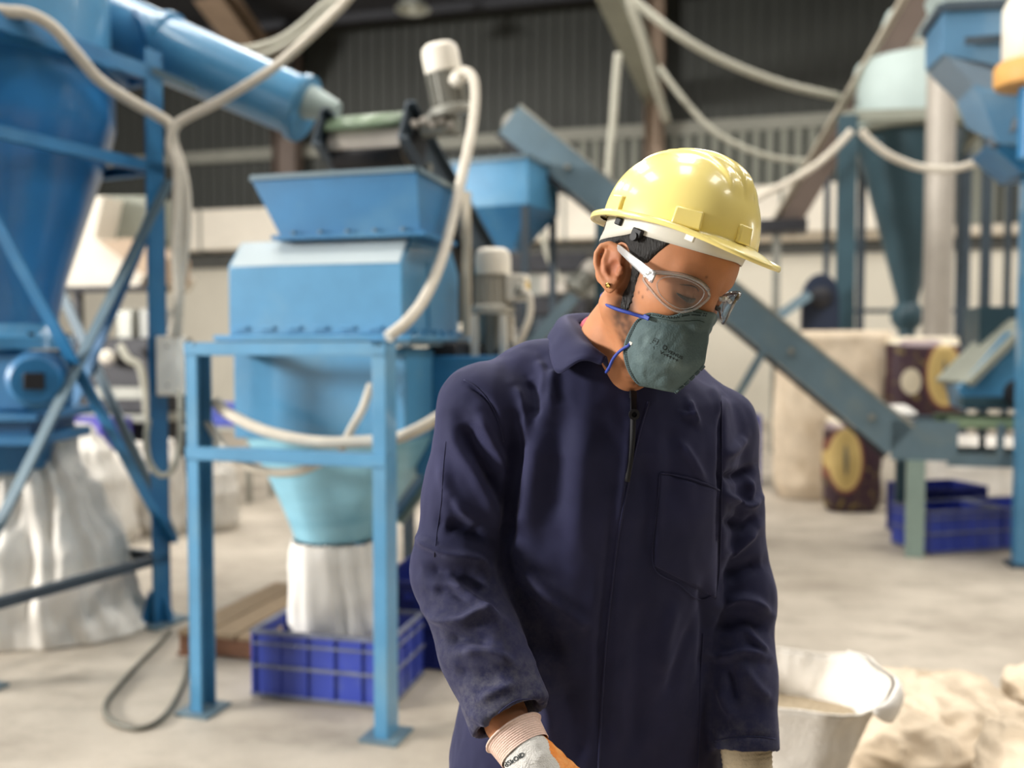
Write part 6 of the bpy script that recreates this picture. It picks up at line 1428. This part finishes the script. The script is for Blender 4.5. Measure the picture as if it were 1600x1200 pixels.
def clip(px, py, xl, sx, sy, sz):
    p = HL(px, py, xl); q = MB(); ax3 = [HM @ Vector((1, 0, 0)), HM @ Vector((0, 1, 0)), HM @ Vector((0, 0, 1))]; q.box(H(*p), (sx, sy, sz), ax3); q.build('band_clip', BLACK, hatob, bevel=.0015); return p
clip(967, 346, -.081, .006, .010, .010); p_ = clip(996, 364, -.0855, .007, .016, .011)
q = MB(); q.cyl(H(p_.x, p_.y, p_.z - .006), H(p_.x - .006, p_.y, p_.z - .006), .0055, n=16); q.build('clip_knob', BLACK, hatob)
q = MB(); q.box(H(*HL(1078, 372, -.075)), (.004, .014, .008), [HM @ Vector((1, 0, 0)), HM @ Vector((0, 1, 0)), HM @ Vector((0, 0, 1))]); q.build('inner_clip', LINER, hatob, bevel=.001)

# ---- goggles
def clear_plastic(name, tint, base_alpha, rough=.03):
    m = bpy.data.materials.new(name); m.use_nodes = True; nt = m.node_tree; N = nt.nodes; L = nt.links; out = N['Material Output']; N.remove(N['Principled BSDF'])
    tr = N.new('ShaderNodeBsdfTransparent'); tr.inputs[0].default_value = tint; gl = N.new('ShaderNodeBsdfGlossy'); gl.inputs['Roughness'].default_value = rough; fr = N.new('ShaderNodeFresnel'); fr.inputs['IOR'].default_value = 1.58
    df = N.new('ShaderNodeBsdfDiffuse'); df.inputs[0].default_value = (.95, .95, .95, 1); m1 = N.new('ShaderNodeMixShader'); m1.inputs[0].default_value = base_alpha; L.new(tr.outputs[0], m1.inputs[1]); L.new(df.outputs[0], m1.inputs[2])
    m2 = N.new('ShaderNodeMixShader'); L.new(fr.outputs[0], m2.inputs[0]); L.new(m1.outputs[0], m2.inputs[1]); L.new(gl.outputs[0], m2.inputs[2]); L.new(m2.outputs[0], out.inputs[0]); return m
LENS = clear_plastic('clear_lens', (.93, .93, .93, 1), .03); CLEAR = clear_plastic('clear_frame', (.97, .97, .97, 1), .24, .05); CLEARW = clear_plastic('clear_temple', (.96, .96, .96, 1), .34, .10)
BROWBAR = clear_plastic('clear_bar', (.96, .96, .96, 1), .12, .05)
GR, GCY = .094, -.020
def G(s, z, o=0.0):
    f = s / GR; r = GR + o - .10 * max(0, .01 - z) ; return Vector((r * math.sin(f), GCY - r * math.cos(f) * 1.03, z))
_gs = np.array([[s_, z_q] for s_ in np.linspace(-.125, .125, 260) for z_q in np.linspace(-.05, .07, 150)])
_gp = from_head(np.array([tuple(G(s_, z_q)) for s_, z_q in _gs])); _gx, _gy = project(_gp)
def on_goggle(px, py, neg):
    m_ = (_gs[:, 0] < 0) == neg; d = (_gx - px) ** 2 + (_gy - py) ** 2 + np.where(m_, 0, 1e9); return tuple(_gs[int(np.argmin(d))])
def closed(pts, sub=6):
    kk = [Vector((a, b, 0)) for a, b in pts]; m_ = len(kk); sm = []
    for i in range(m_):
        a, b, c2, d = kk[i - 1], kk[i], kk[(i + 1) % m_], kk[(i + 2) % m_]
        for j in range(sub):
            t = j / sub; p = .5 * ((2 * b) + (c2 - a) * t + (2 * a - 5 * b + 4 * c2 - d) * t * t + (3 * b - a - 3 * c2 + d) * t ** 3); sm.append((p.x, p.y))
    return sm
OUTER = [(1108, 462), (1100, 447), (1084, 437), (1062, 430), (1036, 427), (1014, 428), (1006, 436), (1018, 453), (1034, 472), (1050, 483), (1066, 487), (1084, 483), (1098, 474)]
INNER = [(1100, 456), (1090, 445), (1074, 438), (1054, 433), (1036, 434), (1027, 443), (1031, 459), (1044, 473), (1062, 482), (1080, 480), (1093, 470)]
OUTG = [on_goggle(a, b, True) for a, b in OUTER]; ING = [on_goggle(a, b, True) for a, b in INNER]
def lens_outline(sg, inner=False):
    o = closed(ING if inner else OUTG); c = (sum(a for a, b in o) / len(o), sum(b for a, b in o) / len(o))
    return ([(a if sg < 0 else -a, b) for a, b in o], (c[0] if sg < 0 else -c[0], c[1]))
gog = MB()
br = []
for k in range(9):
    s = -.012 + .024 * k / 8; br.append(G(s, OUTG[0][1] + .004 - .003 * abs(s / .012), .001))
gog.tube([H(*p) for p in br], .0034, n=8, sub=1); gogob = gog.build('goggles', CLEAR, man, sharp=0)
for sg in (-1, 1):
    ol, c = lens_outline(sg); n = len(ol); q = MB(); vs = []; R_ = 8
    for k in range(R_ + 1):
        f = k / R_
        for s, z in ol: vs.append(H(*G(c[0] + (s - c[0]) * f, c[1] + (z - c[1]) * f)))
    q.add(vs, [(k * n + i, k * n + (i + 1) % n, (k + 1) * n + (i + 1) % n, (k + 1) * n + i) for k in range(R_) for i in range(n)]); q.build('lens', LENS, gogob, sharp=0)
    q = MB(); q.tube([H(*G(s, z, .0005)) for s, z in ol + ol[:1]], .0017, n=8, sub=1); q.build('lens_rim', CLEAR, gogob, sharp=0)
    o2, c = lens_outline(sg, True); q = MB(); q.tube([H(*G(s * 1.0, z, .0008)) for s, z in o2 + o2[:1]], .0007, n=6, sub=1); q.build('lens_ridge', CLEAR, gogob, sharp=0)
    tb = (ol[3:33])[::1]; q = MB(); q.tube([H(*G(s, z + .0012, .0006)) for s, z in tb], .0029, n=8, sub=1); q.build('brow_bar', BROWBAR, gogob, sharp=0)
    # temple arm: broad at the hinge, thin at the ear
    hx_ = G(sg * abs(OUTG[5][0]) * .93, OUTG[5][1] - .002, .001); back = HL(969, 388, -.0815); tip = Vector((sg * abs(back.x), back.y, back.z)); end = tip + Vector((0, .028, -.006)); q = MB(); rings = []
    for k in range(13):
        s = k / 12; p = (hx_ * (1 - s / .75) + tip * (s / .75)) if s < .75 else tip + (end - tip) * ((s - .75) / .25); hh = .0050 * (1 - s) ** .8 + .0022; p = Vector((p.x + sg * .003 * math.sin(math.pi * s), p.y, p.z)); tw = .0016
        rings.append([H(p.x + sg * dx, p.y, p.z + dz_) for dx, dz_ in ((-tw, -hh), (tw, -hh), (tw * 1.6, 0), (tw, hh), (-tw, hh), (-tw * 1.3, 0))])
    q.loft(rings); q.build('temple_arm', CLEARW, gogob, sharp=50)
    q = MB(); q.cyl(H(hx_.x + sg * .004, hx_.y, hx_.z - .006), H(hx_.x + sg * .004, hx_.y, hx_.z + .008), .0032, n=12); q.box(H(hx_.x + sg * .002, hx_.y + .008, hx_.z + .001), (.0024, .012, .008), [HM @ Vector((1, 0, 0)), HM @ Vector((0, 1, 0)), HM @ Vector((0, 0, 1))]); q.build('hinge', CLEAR, gogob)

# ---- respirator: two halves meeting in a ridge down the middle
MASK = mat('grey_green_filter', '526567', .75, var=.10, vscale=40, color2='687b7b', c2scale=30, c2lo=.5, c2hi=.75, bump=.16, bscale=420)
MASKD = mat('dark_weld', '2e3f40', .75, var=.1, vscale=60)
ridge = [HL(*p, 0.0) for p in ((1107, 486), (1107, 500), (1106, 525), (1103, 550), (1099, 570), (1088, 582), (1075, 595), (1062, 606), (1054, 613))]
cheek = [HL(*p) for p in ((1004, 492, -.060), (992, 503, -.0605), (984, 517, -.060), (977, 533, -.058), (974, 550, -.055), (977, 568, -.050), (983, 583, -.044), (991, 595, -.036), (1000, 603, -.026))]
topc = [HL(*p) for p in ((1004, 492, -.060), (1022, 485, -.055), (1045, 482, -.045), (1072, 483, -.027), (1092, 484, -.012), (1107, 486, 0.0))]
botc = [HL(*p) for p in ((1000, 603, -.026), (1018, 606, -.019), (1036, 610, -.010), (1054, 613, 0.0))]
def sample(c, n):
    c = smooth_path(c, 8); L_ = [0]
    for i in range(len(c) - 1): L_.append(L_[-1] + (c[i + 1] - c[i]).length)
    out = []; j = 0
    for k in range(n + 1):
        t = L_[-1] * k / n
        while j < len(c) - 2 and L_[j + 1] < t: j += 1
        u = (t - L_[j]) / max(1e-9, L_[j + 1] - L_[j]); out.append(c[j] + (c[j + 1] - c[j]) * min(1, u))
    return out
MN, MT = 40, 40
rg_, ck_, tp_, bt_ = sample(ridge, MT), sample(cheek, MT), sample(topc, MN), sample(botc, MN)
def coons():
    g = []
    for j in range(MT + 1):
        t = j / MT
        for i in range(MN + 1):
            s = i / MN; p = (ck_[j] * (1 - s) + rg_[j] * s) + (tp_[i] * (1 - t) + bt_[i] * t) - ((ck_[0] * (1 - s) + rg_[0] * s) * (1 - t) + (ck_[MT] * (1 - s) + rg_[MT] * s) * t)
            bl = math.sin(math.pi * s) * math.sin(math.pi * min(1, t * 1.0)) ; p = p + Vector((-.016, -.004, 0)) * bl
            wr = .0016 * mnoise.noise(Vector((s * 5, t * 7, 1.3))) + .0011 * mnoise.noise(Vector((s * 13, t * 11 + s * 8, 4))); crease = -.0022 * math.exp(-((t - .13 - .02 * s) / .025) ** 2) * min(1, s * 6) + .0018 * math.exp(-((t - .07) / .03) ** 2) * math.sin(s * 9) ; k_ = min(1, 6 * s, 6 * (1 - s), 8 * t + .2, 8 * (1 - t))
            g.append(p + Vector((-1, -.3, 0)) * ((wr + crease) * k_))
    A = np.array([tuple(x) for x in g], np.float32)               # the mask rests on the face: never inside it
    for it in range(6):
        d = head_field(A); e = 1e-3; gr = np.stack([head_field(A + v3(k)) - d for k in ((e, 0, 0), (0, e, 0), (0, 0, e))], 1); gr /= np.linalg.norm(gr, axis=1, keepdims=True) + 1e-9; gr[np.abs(A[:, 0]) < 1e-4, 0] = 0
        A = A + gr * np.clip(.0032 - d, 0, .004)[:, None]
    return [Vector(tuple(float(c) for c in x)) for x in A]
mg = coons(); q = MB(); W1 = MN + 1
fc = [(j * W1 + i, j * W1 + i + 1, (j + 1) * W1 + i + 1, (j + 1) * W1 + i) for j in range(MT) for i in range(MN)]
q.add([H(*p) for p in mg], fc); q.add([H(-p.x, p.y, p.z) for p in mg], [f[::-1] for f in fc])
maskob = q.build('respirator', MASK, man, sharp=0, weld=True, solid=.0015)
MV = np.array([tuple(H(*p)) for p in mg]); BM = bvh_of(MV, np.array(fc))
q = MB()
for k in range(26):                                       # welded teeth along the lower front edge
    s = k / 25; p = smooth_path([HL(*a, 0.0) for a in ((1099, 571), (1088, 582), (1075, 595), (1062, 606), (1054, 613))], 8); i = int(s * (len(p) - 2)); a = p[i] + (p[i + 1] - p[i]) * 0; d = (p[i + 1] - p[i]).normalized()
    nrm_ = Vector((0, d.z, -d.y)); nrm_ = nrm_ if nrm_.y < 0 else -nrm_
    q.box(H(*(a + nrm_ * .0012)), (.003, .0038, .0013), [HM @ Vector((1, 0, 0)), HM @ nrm_, HM @ d])
q.build('weld_teeth', MASKD, maskob, kind='stuff')
def mline(name, uv, r, m, lift=.0006):
    q = MB(); pts = []
    for s, t in uv:
        i, j = min(MN - 1, int(s * MN)), min(MT - 1, int(t * MT)); p = mg[j * W1 + i]; pts.append(H(p.x - lift, p.y - lift * .4, p.z))
    q.tube(pts, r, n=6, sub=2); return q.build(name, m, maskob, sharp=0)
mline('fold_seam', [(.06 + .94 * k / 14, .115 + .02 * k / 14 + .004 * math.sin(k)) for k in range(14)], .0007, MASKD)
q = MB()
for row in (.035, .070):
    for k in range(30):
        s = .08 + .88 * k / 30; i, j = int(s * MN), max(1, int(row * MT)); p = mg[j * W1 + i]; q.box(H(p.x - .0010, p.y - .0004, p.z), (.0016, .0022, .0015), [HM @ Vector((1, 0, 0)), HM @ Vector((0, 1, 0)), HM @ Vector((0, 0, 1))])
for col in (.03, .06):
    for k in range(34):
        t = .12 + .84 * k / 34; i, j = max(1, int(col * MN)), int(t * MT); p = mg[j * W1 + i]; q.box(H(p.x - .0010, p.y - .0004, p.z), (.0016, .0016, .0020), [HM @ Vector((1, 0, 0)), HM @ Vector((0, 1, 0)), HM @ Vector((0, 0, 1))])
q.build('weld_dots', MASKD, maskob, kind='stuff')
INK = mat('black_print', '1c2526', .7, var=0)
def text_mesh(s, bold=0.0, shear=0.0, xs=1.0):
    cu = bpy.data.curves.new('t', 'FONT'); cu.body = s; cu.size = 1.0; cu.shear = shear; cu.offset = bold; cu.resolution_u = 3; cu.space_character = 1.05
    o = bpy.data.objects.new('t', cu); COL.objects.link(o); dg = bpy.context.evaluated_depsgraph_get(); me = bpy.data.meshes.new_from_object(o.evaluated_get(dg)); bm = bmesh.new(); bm.from_mesh(me); bmesh.ops.triangulate(bm, faces=bm.faces)
    vs = [(v.co.x * xs, v.co.y) for v in bm.verts]; fs = [tuple(v.index for v in f.verts) for f in bm.faces]; bm.free(); bpy.data.objects.remove(o); bpy.data.meshes.remove(me); return vs, fs
def printed_text(name, s, p0, p1, cap, bvh, m, parent, lift=.0009, flip=False):
    vs, fs = text_mesh(s, .028); w_ = max(v[0] for v in vs); h_ = .72; d = Vector((p1[0] - p0[0], p1[1] - p0[1], 0)); u = d.normalized(); up = Vector((u.y, -u.x, 0)); L_ = d.length
    out = []
    for x, y in vs:
        q_ = Vector((p0[0], p0[1], 0)) + u * (x / w_ * L_) + up * (y / h_ * cap); w3 = hit(bvh, q_.x, q_.y, lift); out.append(w3)
    if any(o is None for o in out):
        fs = [f for f in fs if all(out[i] is not None for i in f)]; out = [o if o is not None else Vector((0, 0, 0)) for o in out]; used = sorted({i for f in fs for i in f}); mp = {k: n for n, k in enumerate(used)}; out = [out[k] for k in used]; fs = [tuple(mp[i] for i in f) for f in fs]
    if not fs: return None
    q = MB(); q.add(out, fs); return q.build(name, m, parent, smooth=False)
printed_text('mask_lettering', 'VENUS', (1042, 550), (1065.5, 561.5), 4.6, BM, INK, maskob)
printed_text('mask_lettering', 'V-44++', (1030, 551.5), (1059, 566), 5.2, BM, INK, maskob)
def mark(name, polys, bvh, m, parent, lift=.0009):
    q = MB()
    for poly in polys:
        vs = [hit(bvh, a, b, lift) for a, b in poly]
        if all(v is not None for v in vs): q.add(vs, [tuple(range(len(vs)))])
    return q.build(name, m, parent, smooth=False)
def thick_line(a, b, wd):
    d = Vector((b[0] - a[0], b[1] - a[1])); n_ = Vector((-d.y, d.x)).normalized() * wd / 2; return [(a[0] + n_.x, a[1] + n_.y), (b[0] + n_.x, b[1] + n_.y), (b[0] - n_.x, b[1] - n_.y), (a[0] - n_.x, a[1] - n_.y)]
drop = [(1039 + 3.3 * math.cos(a), 543 + 3.3 * math.sin(a)) for a in [2 * math.pi * k / 14 for k in range(14)]]
ringp = [[(1039 + 3.6 * math.cos(a), 543.4 + 3.6 * math.sin(a)), (1039 + 3.6 * math.cos(b), 543.4 + 3.6 * math.sin(b)), (1039 + 2.2 * math.cos(b), 543.4 + 2.2 * math.sin(b)), (1039 + 2.2 * math.cos(a), 543.4 + 2.2 * math.sin(a))] for a, b in [(2 * math.pi * k / 14, 2 * math.pi * (k + 1) / 14) for k in range(14)]]
mark('mask_emblem', ringp + [[(1036, 541), (1039, 537.5), (1041, 541)]], BM, INK, maskob)
sq = [(1023, 528), (1029.5, 531), (1026, 538.5), (1019.5, 535)]
sl = [thick_line(sq[i], sq[(i + 1) % 4], 1.0) for i in range(4)] + [thick_line((1021.5, 532), (1028, 535), .9), thick_line((1025, 530.5), (1023.5, 535), .9), thick_line((1015.5, 536), (1028, 542), .9), thick_line((1014.5, 539.5), (1022, 543), .9), thick_line((1021.5, 541), (1022.5, 546), .9)]
mark('mask_standard_mark', sl, BM, INK, maskob)
STRAP = mat('blue_elastic', '2b3f95', .6, var=.1, vscale=200, stretch=(1, 1, 1))
def strap(pts, w_, extra):
    q = MB(); pp = []
    for a, b in pts:
        h_ = hit(BB, a, b, .0018)
        if h_ is not None: pp.append(h_)
    pp = pp + extra; q.tube(pp, w_, n=8, sub=6); q.build('strap', STRAP, maskob, sharp=0)
q = MB(); q.tube([H(*HL(1011, 497, -.0625)), H(*HL(1000, 494, -.0640)), H(*HL(984, 489, -.0700)), H(*HL(970, 485, -.0730)), H(*HL(956, 480, -.0725)), H(*HL(944, 473, -.068)), H(-.038, .046, -.046), H(0, .064, -.044), H(.038, .046, -.046), H(.056, .01, -.045), H(.060, -.03, -.04)], .0024, n=8); q.build('strap', STRAP, maskob, sharp=0)
q = MB(); q.tube([H(*HL(985, 536, -.058)), H(*HL(982, 540, -.0595)), H(*HL(975, 544, -.060)), H(*HL(966, 551, -.060)), H(*HL(958, 561, -.058)), H(*HL(952, 574, -.055)), H(*HL(947, 582, -.05))], .0021, n=8); q.build('strap', STRAP, maskob, sharp=0)
q = MB(); q.box(H(*HL(985.5, 536.5, -.0595)), (.0015, .005, .004), [HM @ Vector((1, 0, 0)), HM @ Vector((0, 1, 0)), HM @ Vector((0, 0, 1))]); q.build('staple', SILVER, maskob)
q = MB(); q.box(H(*HL(1010, 496, -.0640)), (.0022, .010, .006), [HM @ Vector((1, 0, 0)), HM @ Vector((0, 1, 0)), HM @ Vector((0, 0, 1))]); q.build('strap_weld', STRAP, maskob, bevel=.001)

# ---- gloves
GW = mat('grey_white_knit', 'd9d6d0', .85, var=.06, vscale=120, bump=.5, bscale=600)
GO = mat('orange_latex', 'e88a35', .55, var=.10, vscale=60, color2='f0a961', c2scale=40, c2lo=.45, c2hi=.7, bump=.4, bscale=200)
GP = mat('pinkish_knit', 'e0c3b4', .85, var=.05, vscale=150, bump=.3, bscale=500)
GB = mat('beige_knit', 'b8a88c', .85, var=.08, vscale=150, bump=.5, bscale=500)
def glove(name, wpt, ax, bk, lab, cuffm, bodym, coat_from, side, cuff_len, cuff_r):
    """ax: towards the fingers; bk: out of the back of the hand; side: +1 thumb on the cross side"""
    ax = ax.normalized(); bk = (bk - ax * bk.dot(ax)).normalized(); th = ax.cross(bk).normalized() * side
    def L(a, t, b): return wpt + ax * a + th * t + bk * b
    fing = []
    for t0, a0, ls in ((.030, .088, (.040, .025, .020)), (.010, .093, (.044, .028, .021)), (-.011, .090, (.041, .026, .020)), (-.030, .081, (.032, .020, .018))):
        pts = [L(a0 - .03, t0 * .85, .002), L(a0, t0, .002)]; ang = 0; a, b = a0, .002
        for k, l in enumerate(ls): ang += R((38, 42, 28)[k]); a += l * math.cos(ang); b -= l * math.sin(ang); pts.append(L(a, t0 * 1.05, b))
        fing.append(pts)
    thumb = [L(.028, .024, -.004), L(.055, .046, -.016), L(.084, .052, -.034), L(.106, .044, -.048)]
    def f(p):
        d = s_cone(p, L(-.012, 0, 0), L(.02, 0, 0), .031, .031)
        for t0 in (-.022, -.007, .008, .023): d = smin(d, s_cone(p, L(.015, t0 * .7, 0), L(.085, t0, 0), .017, .0145), .014)
        for pts in fing: d = smin(d, s_chain(p, pts, [.0115, .0112, .0104, .0098, .0088]), .005)
        d = smin(d, s_chain(p, thumb, [.019, .0145, .0118, .0102]), .010)
        for t0 in (.030, .010, -.011, -.030): d = smin(d, s_ell(p, L(.088, t0, .006), (.010, .010, .009)), .008)
        return d
    mn = [min(c) - .03 for c in zip(*[tuple(x) for pts in fing + [thumb] + [[L(-.02, 0, 0)]] for x in pts])]; mxx = [max(c) + .03 for c in zip(*[tuple(x) for pts in fing + [thumb] + [[L(-.02, 0, 0)]] for x in pts])]
    mn = [min(a, b - .04) for a, b in zip(mn, tuple(wpt))]; mxx = [max(a, b + .04) for a, b in zip(mxx, tuple(wpt))]
    Vg, Qg = nets(f, *[axis([(mn[k], mxx[k], .0022)]) for k in range(3)]); Vg = relax(Vg, Qg, 1)
    Ng = vnormals(Vg, Qg); wrk = np.array([mnoise.noise(Vector(tuple(v * 90))) + .6 * mnoise.noise(Vector(tuple(v * 40))) for v in Vg]); Vg = Vg + Ng * (.0011 * wrk)[:, None]
    c = Vg[Qg].mean(1) - np.array(wpt); al = c @ np.array(ax); bl = c @ np.array(bk); tl = c @ np.array(th)
    mi = (((tl > .020 - .12 * (al - .03) + .003 * np.sin(al * 180)) & (al > -.005)) | (al > coat_from + .045) | ((bl < -.012) & (al > coat_from))).astype(np.int32) if coat_from is not None else np.zeros(len(Qg), np.int32)
    go = npmesh(name, Vg, Qg, [bodym, GO], man, mi=mi, label=lab)
    q = MB(); rings = []; x, y = th, bk; n = 48; rows = 44
    for k in range(rows + 1):
        s = k / rows; a = .001 - (cuff_len + .001) * s; r_ = .0345 + (cuff_r - .0345) * s ** 1.2 + .0007 * math.sin(s * rows * 1.5708) + (.003 * math.exp(-((s - .95) / .08) ** 2)); rings.append([wpt + ax * a + x * (r_ * 1.04 * math.cos(t)) + y * (r_ * .92 * math.sin(t)) for t in [2 * math.pi * i / n for i in range(n)]])
    for k in range(6):
        s = k / 5; a = -cuff_len + .004 * math.sin(math.pi * s) * -1 + .03 * s * s; r_ = cuff_r - .003 - .001 * s; rings.append([wpt + ax * a + x * (r_ * 1.04 * math.cos(t)) + y * (r_ * .92 * math.sin(t)) for t in [2 * math.pi * i / n for i in range(n)]])
    q.loft(rings, False, False); q.build('knit_cuff', cuffm, go, sharp=0); return go, Vg, Qg
WG = WR + HND * .046
tocam = (CAMP - WG).normalized()
gl, Vg, Qg = glove('glove', WG, HND, tocam * .8 + Vector((.35, -.2, .55)), 'grey and orange dipped glove with pinkish knit cuff', GP, GW, .040, -1, .030, .0385)
BG = bvh_of(Vg, Qg)
printed_text('glove_lettering', 'dSkOID', (791, 1199), (821, 1181), 7.5, BG, INK, gl)
WGL = WL + HNDL * .052
gl2, Vg2, Qg2 = glove('glove', WGL, HNDL, Vector((.2, -1, .1)), 'beige dusty work glove with plain knit cuff', GB, GB, .055, 1, .075, .039)

# ---- boots
BOOT = mat('black_boot', '1b1a1a', .5, var=.15, vscale=30)
for s in (-1, 1):
    L_ = leg_pts(s)[2]; fo = (FWD + LAT * .18 * s).normalized(); sd = Vector((-fo.y, fo.x, 0)); q = MB(); rings = []
    for k in range(18):
        t = k / 17; y = -.085 + .285 * t; hh = .105 - .062 * max(0, (t - .35) / .65) ** .8 if t > .35 else .105; ww = .036 + .014 * math.sin(math.pi * min(1, t * 1.05)) ; end = (1 - (2 * abs(t - .5)) ** 6) ** .5 if abs(t - .5) < .5 else .02
        c = Vector((L_.x, L_.y, 0)) + fo * y; rings.append([c + sd * (ww * max(.15, end) * math.copysign(abs(math.cos(a)) ** .7, math.cos(a))) + Z * (.002 + (hh / 2) * (1 + math.copysign(abs(math.sin(a)) ** .7, math.sin(a)) * max(.3, end))) for a in [2 * math.pi * i / 20 for i in range(20)]])
    q.loft(rings); q.cyl(Vector((L_.x, L_.y, .06)), Vector((L_.x, L_.y, .20)), .052, .056, n=24); q.build('boot', BOOT, man, sharp=45)
